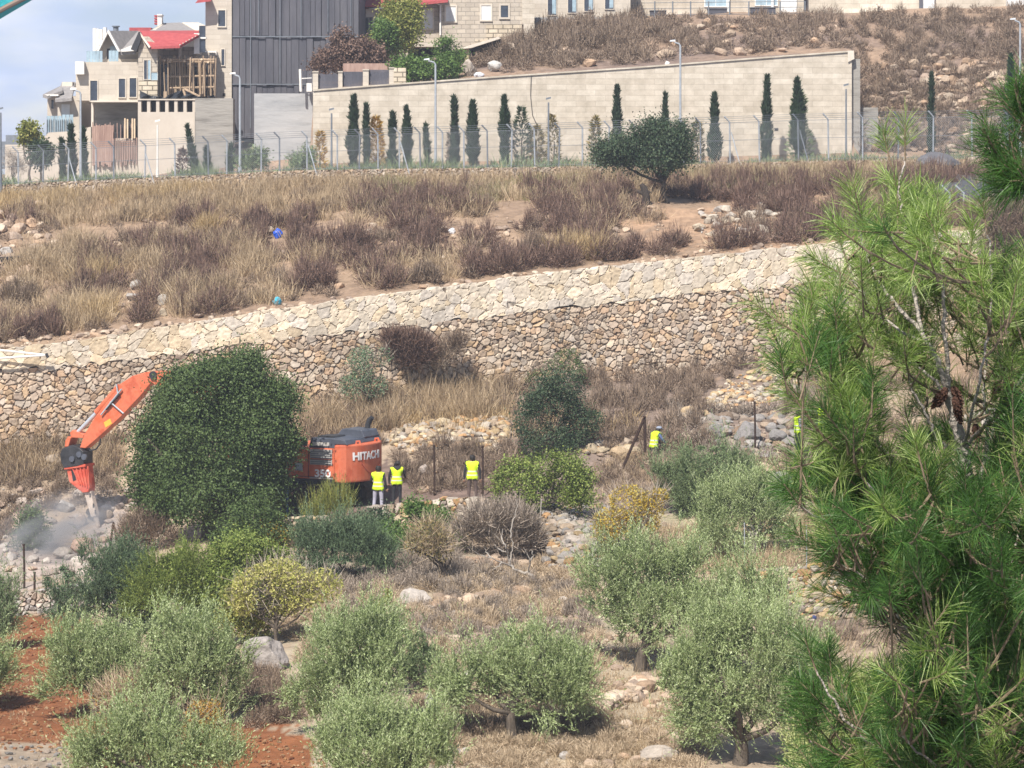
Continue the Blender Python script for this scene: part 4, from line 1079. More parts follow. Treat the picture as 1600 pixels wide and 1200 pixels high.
def tree(name, label, cat, blobs, base, style, n, rng, d=None, group=None, trunk=0.1, bark='bark', squash=0.85, fork=0.35, nl=7, gap=0.30, twigs=0, leaf=None, **kw):
    """blobs (photo px) + base (photo px). d: depth, default where the base pixel meets the ground"""
    h = hit(*base) if d is None else G(base[0], d)
    if d is None: d = h[1]
    root = thing(name, h, label, cat, group)
    if style == 'olive':                                # ragged side growth round every crown
        ex = []
        for b in blobs:
            for _ in range(2):
                an = rng.uniform(-.5, math.pi + .5); q_ = rng.uniform(.28, .5)
                ex.append((b[0] + math.cos(an) * b[2] * .95, b[1] - math.sin(an) * b[3] * .9, b[2] * q_, b[3] * q_ * 1.2))
        blobs = [(b[0], b[1], b[2] * .86, b[3] * .86) for b in blobs] + ex
    if style == 'leafy':                                # boughs pushing out of the crown here and there
        r2 = np.random.default_rng(int(abs(blobs[0][0]) * 7 + 3)); ex = []
        for b in blobs:
            for _ in range(2):
                an = r2.uniform(-.7, math.pi + .7); q_ = r2.uniform(.18, .36)
                ex.append((b[0] + math.cos(an) * b[2] * 1.0, b[1] - math.sin(an) * b[3] * 1.0, b[2] * q_, b[3] * q_))
        blobs = [(b[0], b[1], b[2] * .9, b[3] * .9) for b in blobs] + ex
    B = blobs3(blobs, d, squash, rng); seed = int(rng.integers(1000))
    a = Acc(); trunk_limbs(a, h, B, rng, trunk, nl, fork, twigs)
    if trunk > 0: a.build('trunk', M[bark], root, smooth=True)
    a = Acc()
    if style == 'olive':
        m = max(n // 26, 12)                            # plumes of upright shoots with gaps between them
        p, nn = blob_points(rng, B, m, .45, .42, 1.1, seed, .5)
        low = np.clip(-nn[:, 2], 0, 1)[:, None]
        ax = unit(nn * .42 + np.array([0, 0, .95]) * (1 - low * .9) + rng.normal(size=p.shape) * .2)
        sz = rng.uniform(.55, 1.7, m) ** 1.1; k = 26
        c = np.repeat(p, k, 0) + rng.normal(size=(m * k, 3)) * (.12 * np.repeat(sz, k))[:, None] + np.repeat(ax, k, 0) * rng.uniform(-.30, .22, (m * k, 1)) * np.repeat(sz, k)[:, None]
        shoots(a, c, np.repeat(ax, k, 0) + rng.normal(size=c.shape) * .30, rng.uniform(.22, .46, m * k) * np.repeat(sz, k) * (1 + .9 * (rng.random(m * k) < .14)), 18, .085, .021, rng, spread=.6)
        q, qn = blob_points(rng, B, n * 2, 1.0, .35, 1.5, seed, .3); q = q * .7 + (B[:, :3].mean(0) - [0, 0, .15]) * .3 if len(B) < 3 else q - qn * .22
        leaf_quads(a, q, qn + rdir(rng, len(q)), .10, .04, rng)
    elif style == 'broom':
        p, nn = blob_points(rng, B, n, .7, gap, 1.3, seed, .25)
        dr = nn * .35 + np.array([0, 0, 1.0]) + rng.normal(size=p.shape) * .22
        p2 = p + unit(dr) * rng.uniform(.4, .9, (len(p), 1)); strips(a, p, p2, .022, .006, rng)
        shoots(a, p, dr, rng.uniform(.3, .7, len(p)), 5, .09, .02, rng, spread=.4)
    elif style == 'leafy':
        lf, wd = kw.get('lsize', (.10, .06)); cl = 2 * kw.get('clump', 8)
        p, nn = blob_points(rng, B, n // cl, .5, gap, kw.get('gscale', 1.3), seed, kw.get('lump', .3))
        m = len(p)
        off = rng.normal(size=(m, cl, 3)) * kw.get('cr', .13) * rng.uniform(.7, 1.7, (m, 1, 1)); base_ = (p[:, None, :] + off).reshape(-1, 3)
        cn = np.repeat(unit(nn * .8 + rdir(rng, m) * .9 + np.array([0, 0, .3])), cl, 0)     # every spray of leaves faces its own way
        dr = np.cross(cn, rdir(rng, m * cl)) + rdir(rng, m * cl) * .45 + np.repeat(nn, cl, 0) * .3
        leaf_quads(a, base_, dr, lf * rng.uniform(.7, 1.3, m * cl), wd * rng.uniform(.7, 1.3, m * cl), rng, face=cn * 1.2)
    elif style == 'sparse':
        lf, wd = kw.get('lsize', (.09, .05))
        p, nn = blob_points(rng, B, n, .85, gap, 1.6, seed, .3)
        leaf_quads(a, p, rdir(rng, len(p)) + np.array([0, 0, -.4]), lf * rng.uniform(.7, 1.3, len(p)), wd, rng)
        if kw.get('fine'):
            m = kw['fine']; p, nn = blob_points(rng, B, m, .9, 0.1, 1.6, seed, .2)
            b = Acc(); strips(b, p, p + unit(nn * .6 + rdir(rng, m) * .6 + np.array([0, 0, .5])) * rng.uniform(.2, .55, (m, 1)), .014, .006, rng); b.build('twigs', LM[kw.get('twigmat', 'scrub_grey')], root)
    elif style == 'twiggy':
        p, nn = blob_points(rng, B, n, .9, gap, 1.3, seed, .3)
        dr = nn * .7 + np.array([0, 0, .7]) + rng.normal(size=p.shape) * .4
        L = rng.uniform(.18, .6, (len(p), 1)); strips(a, p, p + unit(dr) * L, kw.get('tw', .020), .008, rng)
        m = n // 2; k = rng.integers(0, len(p), m); q = p[k] + unit(dr[k]) * L[k] * rng.uniform(.2, 1, (m, 1))
        leaf_quads(a, q, rdir(rng, m), .06, .04, rng)
    a.build('crown', LM[leaf] if leaf else LM['olive'], root)
    return root

def ground_tufts(acc, pts, rng, blades, hgt, spread, width, lean=.35, mi=0):
    n = len(pts); k = n * blades
    base = np.repeat(pts, blades, 0); off = rng.normal(size=(k, 3)) * spread; off[:, 2] = 0
    b = base + off; b[:, 2] -= .05
    h = np.repeat(np.broadcast_to(hgt, (n,)), blades) * rng.uniform(.5, 1.15, k)
    dr = unit(off * (1.6 * lean / max(spread, .01)) * .35 + rng.normal(size=(k, 3)) * lean * .5 + np.array([0, 0, 1.0]))
    mid = b + dr * h[:, None] * .6; tip = b + dr * h[:, None] + rng.normal(size=(k, 3)) * (h * lean * .25)[:, None]
    s = unit(np.cross(dr, rdir(rng, k))) * width * .5
    acc.quads(np.stack([b - s, b + s, mid + s * .8, mid - s * .8], 1), mi)
    acc.quads(np.stack([mid - s * .8, mid + s * .8, tip + s * .15, tip - s * .15], 1), mi)

def cushions(acc, pts, rng, twigs, r, hgt, mi=0, tw=.02, up=.5):
    """rounded thorny cushions: many fine twigs from a common foot"""
    n = len(pts); k = n * twigs
    R = np.repeat(np.broadcast_to(r, (n,)), twigs)[:, None]; H = np.repeat(np.broadcast_to(hgt, (n,)), twigs)[:, None]
    u = rdir(rng, k); u[:, 2] = np.abs(u[:, 2]); 
    c = np.repeat(pts, twigs, 0)
    e = c + u * np.hstack([R, R, H]) * rng.uniform(.65, 1.1, (k, 1))
    s = c + (e - c) * rng.uniform(.35, .75, (k, 1)) + rng.normal(size=(k, 3)) * R * .08
    e = e + np.array([0, 0, 1.0]) * H * up * .3 * rng.random((k, 1))
    strips(acc, s, e, tw, tw * .4, rng, mi)
    m = k // 2; q = s[:m] + (e[:m] - s[:m]) * rng.random((m, 1)); leaf_quads(acc, q, rdir(rng, m), tw * 3.0, tw * 1.6, rng, mi)
R_ = np.random.default_rng(77)
# ------------------------------------------------------------------ olives of the lower terraces
OG = 'olive trees on the lower terraces'
def olive(label, blobs, base, n, trunk=.13, leaf='olive', **kw):
    blobs = [(x, y, rx * 1.0, ry * 1.0) for x, y, rx, ry in blobs]; n = int(n * 1.35)
    return tree('olive_tree', label, 'olive tree', blobs, base, 'olive', n, R_, group=OG, trunk=trunk, leaf=leaf, **kw)
olive('grey green olive cut off by the left edge, the upper one beside the stone wall', [(-14, 950, 34, 36), (-40, 960, 45, 50), (5, 985, 16, 25)], (-30, 1020), 1100, leaf='olive_grey')
olive('pale olive cut off by the left edge above the red soil', [(-14, 1045, 30, 40), (-45, 1050, 45, 50)], (-40, 1110), 1100)
olive('wide pale olive at lower left whose left side overhangs the red soil', [(100, 1035, 38, 36), (130, 1010, 55, 42), (180, 1030, 55, 50), (120, 1065, 60, 38), (190, 1075, 40, 40)], (150, 1125), 2000)
olive('tall pale olive at lower left between the wide olive and the grey boulder', [(260, 1010, 55, 48), (310, 1010, 58, 55), (340, 1060, 45, 55), (280, 1060, 60, 50), (240, 990, 30, 30), (345, 1110, 30, 40)], (285, 1140), 2200)
olive('leafy olive at the bottom left corner below the twiggy almond bush', [(180, 1160, 45, 50), (240, 1155, 55, 45), (300, 1180, 60, 45), (150, 1195, 30, 35), (235, 1200, 80, 35)], (240, 1235), 2200)
olive('upright olive in the bottom centre beside the patch of red soil', [(560, 1020, 62, 52), (590, 1000, 40, 35), (520, 1060, 52, 45), (600, 1060, 48, 50), (500, 1100, 42, 42), (550, 1100, 55, 38), (485, 1085, 28, 28)], (555, 1150), 2600)
olive('dull grey olive sprig behind the upright olive of the bottom centre', [(645, 1025, 26, 30), (650, 1055, 22, 26), (622, 1000, 22, 20)], (645, 1090), 550, trunk=.06, leaf='olive_grey')
olive('low silvery olive at the very bottom centre of the picture', [(600, 1165, 72, 45), (550, 1185, 45, 35), (650, 1170, 45, 45), (580, 1200, 60, 40), (675, 1155, 22, 30)], (600, 1240), 2300)
olive('spreading olive with a leaning bare branch at the bottom centre right', [(830, 1045, 72, 45), (870, 1040, 40, 45), (770, 1065, 45, 45), (715, 1065, 40, 34), (850, 1085, 55, 40), (800, 1020, 40, 30), (690, 1085, 22, 26)], (800, 1165), 2500, fork=.45)
olive('bushy olive with a dark leaning trunk right of the stony path', [(965, 895, 45, 52), (1010, 890, 48, 48), (950, 940, 36, 42), (1060, 915, 52, 45), (1110, 935, 52, 45), (1020, 955, 60, 45), (1165, 935, 48, 42), (975, 970, 34, 34), (1205, 955, 26, 32), (1090, 965, 60, 30)], (1000, 1050), 3800, trunk=.16, fork=.35)
olive('large olive with a clear straight trunk at lower right beside the pine', [(1100, 1025, 60, 48), (1160, 1010, 62, 48), (1210, 1020, 60, 52), (1080, 1065, 48, 40), (1150, 1070, 70, 50), (1230, 1075, 60, 60), (1130, 1110, 52, 40), (1210, 1120, 60, 45), (1095, 1120, 32, 40), (1270, 1060, 35, 50), (1250, 1140, 40, 40)], (1156, 1195), 4200, trunk=.17, fork=.3)
olive('yellowish olive at the bottom edge mostly covered by the pine', [(1290, 1130, 50, 45), (1350, 1140, 55, 45), (1400, 1180, 50, 40), (1290, 1190, 60, 40), (1340, 1090, 35, 30)], (1330, 1230), 2000, leaf='olive_pale')
olive('rounded grey green olive below the bending worker', [(1100, 730, 52, 34), (1070, 752, 46, 34), (1140, 745, 48, 36), (1115, 715, 26, 24), (1170, 755, 28, 28), (1070, 785, 36, 22), (1110, 780, 48, 25)], (1090, 808), 2300, leaf='olive_grey')
olive('leafy olive with pale bare stems on the grassy terrace', [(1140, 812, 46, 40), (1180, 800, 46, 40), (1115, 830, 30, 28), (1215, 815, 32, 40), (1160, 840, 55, 24), (1190, 775, 25, 22)], (1180, 868), 2300, bark='bark_pale', twigs=8)
olive('pale yellow green shrub showing through the pine branches', [(1300, 745, 40, 28), (1345, 745, 45, 36), (1400, 760, 45, 40), (1310, 775, 45, 28)], (1330, 815), 1500, leaf='olive_pale', trunk=.06)

# ------------------------------------------------------------------ evergreen trees and bushes of the middle ground
tree('evergreen_tree', 'big round dark green tree hiding the middle of the excavator', 'tree', [(330, 615, 85, 58), (288, 665, 66, 58), (388, 655, 64, 62), (330, 700, 100, 75), (262, 720, 50, 58), (412, 705, 42, 52), (330, 770, 100, 55), (262, 772, 44, 40), (390, 772, 46, 38), (292, 604, 42, 30), (365, 605, 45, 38), (236, 690, 26, 40), (440, 680, 24, 36), (230, 745, 24, 34)],
     (325, 850), 'leafy', 160000, R_, d=103.0, trunk=.22, leaf='oak', lsize=(.10, .065), clump=16, cr=.19, gap=.40, gscale=.95, lump=.46, nl=18, flat=True, fork=.3, twigs=40)
def bush(label, blobs, base, n, leaf, name='evergreen_bush', cat='bush', **kw):
    kw.setdefault('trunk', .04); kw['gap'] = kw.get('gap', .3) + .08; kw.setdefault('lump', .42); kw.setdefault('lsize', (.09, .055)); kw.setdefault('clump', 12); kw.setdefault('cr', .13)
    return tree(name, label, cat, blobs, base, 'leafy', n, R_, leaf=leaf, **kw)
bush('dark holm oak bush against the foot of the big wall, right of the rubble row', [(865, 640, 48, 42), (880, 605, 34, 26), (835, 665, 36, 34), (895, 665, 30, 36), (850, 690, 45, 25)], (862, 712), 15000, 'darkgreen', name='oak_bush', gap=.36)
bush('mixed green bush with a few red leaves left of the leaning poles', [(850, 735, 48, 30), (820, 755, 38, 34), (890, 745, 38, 34), (850, 770, 62, 30), (805, 775, 28, 26), (915, 765, 24, 30)], (855, 806), 15000, 'midgreen', gap=.42)
bush('bright green bush growing on the terrace wall below the workers', [(655, 806, 36, 18), (615, 826, 36, 18), (680, 828, 32, 20), (640, 840, 50, 20), (700, 848, 28, 18)], (640, 862), 15000, 'green', gap=.30)
bush('dull green bush just left of the bright one on the terrace wall', [(575, 822, 30, 22), (555, 835, 25, 20), (600, 842, 30, 16)], (575, 862), 6000, 'darkgreen', gap=.3)
bush('dark green bush under the round tree, right of its trunk', [(400, 815, 42, 28), (370, 825, 34, 26), (430, 825, 28, 22), (390, 842, 55, 16)], (395, 862), 10000, 'oak', gap=.3)
bush('small dark green bush on the rubble left of the hammer', [(45, 815, 24, 18), (55, 835, 22, 18), (35, 840, 18, 14)], (46, 860), 5000, 'oak', gap=.3)
bush('broad yellowish green bush in the left middle ground', [(330, 880, 52, 32), (380, 860, 50, 28), (300, 910, 45, 34), (360, 905, 60, 34), (420, 880, 38, 24), (345, 935, 60, 24), (300, 875, 34, 24)], (345, 965), 26000, 'midgreen', gap=.34)
bush('bright yellow green shrub behind the grey boulder', [(385, 950, 34, 30), (365, 980, 34, 26), (425, 950, 30, 28), (400, 985, 30, 20), (450, 930, 22, 22)], (390, 1010), 8000, 'yelgreen', gap=.3)
bush('small yellow shrub beside the dark leaning pole near the excavator track', [(412, 842, 22, 14), (430, 835, 14, 12)], (415, 862), 1800, 'yellow', gap=.2)
tree('broom_bush', 'blue green broom bush at left below the dust', 'bush', [(140, 905, 48, 34), (190, 895, 48, 34), (115, 930, 34, 34), (170, 935, 60, 42), (215, 930, 36, 42), (130, 955, 40, 22), (95, 930, 30, 30), (230, 960, 30, 26)], (165, 995), 'olive', 3600, R_, trunk=.03, leaf='bluegreen', gap=.25)
tree('broom_bush', 'yellow green broom bush with pale whippy shoots at left', 'bush', [(255, 905, 40, 42), (240, 935, 40, 34), (285, 930, 34, 34), (265, 880, 30, 26), (310, 950, 34, 26)], (262, 985), 'olive', 2400, R_, trunk=.03, leaf='midgreen', gap=.3)
tree('broom_bush', 'grey green broom bush in the centre below the short wall', 'bush', [(500, 850, 45, 22), (555, 850, 45, 28), (520, 875, 50, 22), (575, 875, 36, 24), (600, 885, 30, 20)], (535, 908), 'olive', 2600, R_, trunk=.03, leaf='bluegreen', gap=.25)
tree('broom_bush', 'thin pale green bush in front of the excavator tracks', 'bush', [(510, 800, 26, 22), (530, 790, 20, 24), (490, 812, 18, 14)], (512, 828), 'broom', 520, R_, trunk=.02, leaf='yelgreen', gap=.3)
tree('dry_bush', 'brownish grey bush left of the round tree trunk', 'bush', [(225, 825, 32, 24), (250, 835, 24, 20), (205, 838, 22, 18)], (228, 862), 'twiggy', 2600, R_, trunk=.03, leaf='scrub', gap=.2)
tree('dry_bush', 'purple grey tangle of bare twigs below the terrace wall corner', 'bush', [(760, 812, 38, 18), (800, 816, 34, 22), (728, 832, 30, 16), (785, 842, 52, 20), (830, 842, 20, 26)], (780, 872), 'twiggy', 5200, R_, trunk=.03, leaf='scrub_grey', gap=.2, tw=.024)
tree('dry_bush', 'dark purple brown shrub hanging on the face of the big wall', 'bush', [(640, 538, 32, 20), (615, 530, 18, 13), (664, 546, 16, 18), (645, 560, 28, 13)], (645, 575), 'twiggy', 3600, R_, d=119.6, trunk=.03, leaf='scrub_purple', gap=.2, tw=.03)
tree('dry_bush', 'brown scrub hanging high on the big wall right of the purple shrub', 'bush', [(702, 545, 20, 15), (716, 534, 12, 11), (692, 562, 17, 10)], (700, 580), 'twiggy', 1300, R_, d=119.8, trunk=.02, leaf='scrub', gap=.3)
tree('sapling', 'thin grey green sapling standing against the big wall', 'tree', [(570, 570, 32, 28), (555, 600, 26, 26), (585, 600, 22, 24), (600, 555, 16, 16)], (575, 648), 'sparse', 3200, R_, d=117.5, trunk=.05, leaf='broom', gap=.36, fine=700, bark='bark_dark', nl=8)
tree('sapling', 'green climbing shrub growing out of the big wall above the holm oak', 'bush', [(885, 560, 24, 20), (870, 580, 22, 18), (900, 578, 18, 18), (840, 590, 20, 14)], (880, 600), 'sparse', 1800, R_, d=121.0, trunk=.02, leaf='oak', gap=.3, fine=200)
# almonds and autumn trees
tree('almond_tree', 'half bare almond tree with yellow green leaves above the grey boulder', 'almond tree', [(400, 915, 42, 26), (450, 905, 48, 28), (500, 915, 34, 26), (380, 945, 26, 20), (470, 935, 34, 20), (440, 940, 30, 20), (425, 890, 26, 14)], (430, 1010), 'sparse', 5200, R_, trunk=.055, leaf='almond', gap=.32, bark='bark', fork=.3, nl=9, twigs=30, fine=900, twigmat='twig_pale', lsize=(.11, .05))
tree('almond_tree', 'bush of bright yellow autumn leaves right of the crumbling wall', 'almond tree', [(985, 785, 42, 26), (960, 815, 36, 26), (1015, 790, 28, 26), (990, 825, 38, 22), (950, 830, 22, 20), (1030, 775, 18, 16)], (985, 868), 'sparse', 5200, R_, trunk=.06, leaf='yellow', gap=.42, bark='bark_pale', nl=10, twigs=24, fine=900, twigmat='twig_pale', lsize=(.09, .055))
tree('almond_tree', 'nearly bare almond bush with pinkish twigs at lower left', 'almond tree', [(200, 1080, 46, 26), (245, 1075, 46, 26), (170, 1095, 30, 22), (220, 1105, 50, 22)], (205, 1140), 'sparse', 900, R_, trunk=.07, leaf='orange', gap=.3, bark='bark_pale', nl=10, twigs=40, fine=2600, twigmat='scrub_tan', lsize=(.07, .04))
tree('almond_tree', 'small autumn shrub with orange yellow leaves at lower left', 'almond tree', [(320, 1120, 32, 26), (335, 1150, 28, 24), (305, 1145, 24, 24)], (322, 1190), 'sparse', 2600, R_, trunk=.05, leaf='orange', gap=.3, fine=400, twigmat='scrub_tan', lsize=(.08, .05))
tree('almond_tree', 'small brownish tree with a crooked black trunk in the centre', 'almond tree', [(670, 830, 26, 22), (650, 850, 18, 16), (690, 850, 20, 22), (672, 860, 20, 14)], (699, 912), 'sparse', 1300, R_, trunk=.07, leaf='sapling', gap=.3, bark='bark_dark', nl=7, twigs=20, fine=800, twigmat='scrub_tan', fork=.3)
tree('yellow_shrub', 'tiny yellow green shrub on the dry ground beside the pale rock', 'shrub', [(598, 942, 14, 10), (606, 930, 8, 12), (590, 950, 10, 7)], (600, 962), 'sparse', 500, R_, trunk=.02, leaf='yelgreen', gap=.1)
# trees of the upper slope and fence line
tree('evergreen_tree', 'big dark spreading bush growing in front of the fence and limestone wall', 'tree', [(1022, 210, 40, 18), (985, 232, 44, 18), (1045, 230, 30, 24), (950, 242, 24, 12), (1010, 250, 56, 14), (1058, 214, 17, 20), (1060, 242, 15, 18)], (1042, 322), 'leafy', 30000, R_, d=139.0, trunk=.13, leaf='darkgreen', lsize=(.12, .07), clump=14, cr=.2, gap=.40, gscale=.9, lump=.32, bark='bark_dark', fork=.35, nl=9)
a = Acc(); st_ = G(1008, 137.5)
a.tube([st_ + [0, 0, -.2], st_ + [.05, 0, .5], st_ + [-.05, 0, .9], st_ + [-.2, 0, 1.1]], [.22, .2, .17, .1], 8); a.tube([st_ + [0, 0, .6], st_ + [-.4, 0, .75], st_ + [-.5, .1, .7]], [.1, .08, .05], 6); a.tube([st_ + [0, 0, .5], st_ + [.25, 0, .75]], [.12, .06], 6)
o = a.build('tree_stump', M['bark_dark'], loc=st_, smooth=True); tag(o, 'blackened stump below the big dark bush on the grassy slope', 'stump')
tree('garden_tree', 'yellow green garden tree in front of the stone house', 'tree', [(625, 30, 26, 26), (610, 50, 26, 26), (640, 45, 20, 24), (632, 12, 18, 14), (600, 72, 18, 18), (625, 68, 20, 14)], (628, 118), 'leafy', 15000, R_, d=165.0, trunk=.09, leaf='yelgreen', lsize=(.17, .09), clump=12, cr=.2, bark='bark_pale', gap=.32, fork=.4)
bush('dark purple and green shrub mass before the clad tower', [(520, 90, 30, 18), (555, 75, 26, 24), (540, 60, 20, 16), (580, 85, 24, 24), (500, 100, 18, 10), (535, 100, 40, 10)], (540, 125), 15000, 'scrub_purple', d=163.0, lsize=(.16, .08), gap=.22)
bush('glossy dark tree beside the garden tree with its darker lower leaves', [(604, 60, 16, 24), (610, 82, 12, 16), (597, 45, 10, 14)], (607, 120), 5000, 'green', d=164.0, lsize=(.15, .08), name='garden_tree', cat='tree', trunk=.06)
bush('bright green clipped hedge spilling over the limestone wall', [(640, 105, 22, 13), (668, 105, 24, 14), (695, 108, 18, 14), (655, 115, 34, 10)], (660, 126), 9000, 'green', d=159.6, lsize=(.17, .1), name='hedge', cat='hedge', gap=.18)
bush('leafy shrub with white flowers against the stone house corner', [(700, 75, 14, 14), (697, 92, 14, 12), (710, 88, 12, 14)], (700, 115), 4000, 'green', d=163.0, lsize=(.16, .08), name='flowering_shrub', gap=.28)
bush('green and grey garden bush at the foot of the far left house', [(46, 206, 10, 9), (53, 217, 8, 10), (42, 218, 7, 8)], (48, 262), 2500, 'yelgreen', d=158.0, lsize=(.2, .1), name='garden_tree', cat='tree', trunk=.07, gap=.34)
bush('round topped dark garden tree behind the fence at far left', [(62, 245, 15, 11), (60, 230, 14, 7), (70, 250, 10, 9)], (63, 280), 3600, 'darkgreen', d=154.0, lsize=(.16, .09), name='garden_tree', cat='tree', trunk=.06, gap=.25)
tree('sapling', 'bare greyish sapling at the far left of the fence', 'tree', [(18, 252, 16, 10), (28, 262, 12, 10)], (20, 292), 'sparse', 500, R_, d=153.5, trunk=.04, leaf='scrub_grey', gap=.2, fine=500)
# cypresses: one tall plume each
def plume(name, label, px, ytop, ybase, w, leaf='cypress', n=None, lean=0, d=154.5, group='cypress row behind the fence', cat='cypress', narrow=.75, gap=.12):
    h = G(px, d); s = d / F; H = (ybase - ytop) * s; wid = w * s / 2
    root = thing(name, (h[0], d, Zp(ybase, d)), label, cat, group)
    a = Acc(); a.tube([(X(px, d), d, Zp(ybase, d) - .3), (X(px + lean * .5, d), d, Zp(ybase, d) + H * .5)], [.08, .03], 6); a.build('trunk', M['bark'], root)
    w *= R_.uniform(.72, .98); wid = w * s / 2; lean = lean or R_.normal() * 2.0
    n = n or int(2600 * (H / 4) * (w / 18)); seed = int(R_.integers(999))
    t = R_.random(n) ** .85
    prof = np.interp(t, [0, .06, .25, .6, .85, 1], [.45, .8, 1, .75, .36, .04]) * (0.85 + 1.0 * (vnoise(np.stack([t * 8 + seed, 0 * t, 0 * t], 1), seed) - .5))
    ph = R_.uniform(0, 2 * math.pi, n); rr = wid * prof * (1 - .5 * R_.random(n) ** 2) * (0.8 + .5 * vnoise(np.stack([np.cos(ph) * 1.5 + seed, np.sin(ph) * 1.5, t * H * 1.6], 1), seed + 1))
    p = np.stack([X(px, d) + lean * s * t + np.cos(ph) * rr, d + np.sin(ph) * rr, Zp(ybase, d) + t * H * .97], 1)
    nn = np.stack([np.cos(ph), np.sin(ph), 0 * ph], 1)
    a = Acc(); leaf_quads(a, p, nn * (1 - narrow) + np.array([0, 0, narrow]) + R_.normal(size=p.shape) * .2, R_.uniform(.16, .38, n), R_.uniform(.05, .10, n), R_, face=nn)
    a.build('crown', LM[leaf], root); return root
CY = [(552, 149, 24, 'widest cypress of the left pair at the long limestone wall'), (573, 163, 13, 'slim cypress right next to the widest one at the limestone wall'), (613, 176, 17, 'ragged medium cypress third from the left at the limestone wall'),
      (637, 167, 16, 'narrow cypress fourth from the left at the limestone wall, just before the shortest one'), (669, 195, 10, 'shortest thin cypress left of the tall street lamp'), (711, 150, 17, 'pointed tall cypress just right of the left street lamp'),
      (739, 158, 21, 'blunt broad cypress right of the pointed tall one'), (789, 150, 22, 'broad cypress mixed with a young pine in the middle of the wall'), (964, 134, 15, 'slender cypress left of the big dark bush'),
      (1040, 145, 13, 'cypress whose top alone rises above the big dark bush'), (1116, 146, 18, 'cypress right of the tallest street lamp'), (1197, 117, 19, 'tallest dark cypress toward the right end of the limestone wall'),
      (1248, 122, 24, 'shaggy cypress wrapped in a grey shrub near the right end of the limestone wall'), (1454, 112, 9, 'lone thin cypress on the rocky slope beyond the limestone wall'), (1580, 85, 20, 'dark cypress at the right edge behind the pine needles'),
      (99, 218, 12, 'short cypress of the group before the stone villa, on the left'), (113, 196, 17, 'tall cypress of the group before the stone villa, in the middle'), (132, 202, 14, 'ragged cypress of the group before the stone villa, beside the pink boards'),
      (325, 231, 12, 'small cypress before the stained grey concrete wall'), (360, 228, 13, 'small cypress beside the street lamp of the dark tower')]
for px, yt, w, lb in CY:
    plume('cypress', lb, px, yt, float(HZ - (fence_top(px)[1][0] - CZ) / fence_top(px)[0][0] * F) + 3, w)
plume('cypress', 'leaning young cypress at the right side of the balustrade wall', 306, 196, 274, 13, lean=-14)
for px, yt, w, lf, lb in [(866, 178, 20, 'sapling', 'yellowing sapling beside the short lamp post'), (838, 196, 24, 'sapling', 'loose yellow sapling left of the short lamp post'), (932, 180, 24, 'sapling', 'brown green sapling left of the slender cypress'), (500, 205, 18, 'orange', 'rusty leaved sapling at the left end of the limestone wall'),
                          (1090, 190, 22, 'sapling', 'thin half bare sapling right of the tallest street lamp'), (1250, 140, 44, 'olive_grey', 'open grey shrub around the shaggy cypress'), (815, 165, 30, 'darkgreen', 'young pine with spreading branches in the middle of the limestone wall'), (590, 180, 30, 'orange', 'wispy sapling with few orange leaves between the left cypresses'), (285, 232, 14, 'scrub_purple', 'small reddish shrub before the balustrade wall'), (702, 205, 12, 'scrub_grey', 'bare twiggy sapling beside the left street lamp')]:
    plume('sapling', lb, px, yt, float(HZ - (fence_top(px)[1][0] - CZ) / fence_top(px)[0][0] * F) + 3, w, leaf=lf, n=int(w * 26), d=155.2, group='saplings behind the fence', cat='sapling', narrow=.35)
for px, w, lb in [(470, 26, 'tufted palm like plant before the pale concrete wall'), (395, 34, 'dark rounded shrub before the earth bank')]:
    bush(lb, [(px, 245, w * .55, 16), (px - w * .3, 255, w * .4, 10), (px + w * .3, 252, w * .4, 12)], (px, 270), 2600, 'olive_grey', d=153.0, lsize=(.2, .06), name='garden_shrub', cat='shrub')
# low growth at the foot of the fence: nobody could count it
a = Acc(); pxs = R_.uniform(-60, 1700, 900); dd_, zz_ = fence_top(pxs)
pts = np.stack([X(pxs, dd_), dd_ + R_.uniform(.3, 4, 900), zz_ - .1], 1)
ground_tufts(a, pts, R_, 18, R_.uniform(.25, .95, 900) * (vnoise(np.stack([pxs * .02, 0 * pxs, 0 * pxs], 1), 3) + .2), .3, .05, .6)
tag(a.build('undergrowth', LM['olive_grey']), 'low grey green growth along the foot of the fence', 'undergrowth', kind='stuff')

# ------------------------------------------------------------------ ground cover : dry grass and scrub (uncountable)
def cover(name, label, mat, fn):
    a = Acc(); fn(a); o = a.build(name, LM[mat]); return tag(o, label, name.replace('_', ' '), kind='stuff')
CREST = lambda x: np.interp(x, [-100, 0, 100, 250, 400, 600, 800, 1000, 1290, 1700], [552, 544, 531, 509, 485, 458, 431, 408, 377, 343])
TOPY = lambda x: np.interp(x, [-100, 0, 490, 900, 1330, 1700], [302, 299, 278, 272, 263, 255])
def band(n, lo, hi, rng, x0=-80, x1=1680, jit=.0):
    """pixels between fractions lo..hi of the slope (0 at the fence, 1 at the wall crest)"""
    x = rng.uniform(x0, x1, n); t = rng.uniform(lo, hi, n)
    return x, TOPY(x) + (CREST(x) - TOPY(x)) * t
def slope_pts(n, lo, hi, rng, thr, seed, sc=.02, **k):
    x, y = band(int(n * 3.6), lo, hi, rng, **k)
    v = fbm(np.stack([x * sc, y * sc * 2.2, 0 * x], 1), seed, 3)
    bare = (fbm(np.stack([x * .011, y * .028, 0 * x], 1), 99, 3) < .37) & (y > TOPY(x) + 40)
    for bx_, by_ in ((434, 372), (706, 366), (254, 482), (208, 462), (530, 352)): bare |= (np.abs(x - bx_) < 20) & (y > by_ - 12) & (y < by_ + 30)
    ok = (v > thr) & ~bare; x, y = x[ok][:n], y[ok][:n]
    return hits(x, y)
R2 = np.random.default_rng(91)
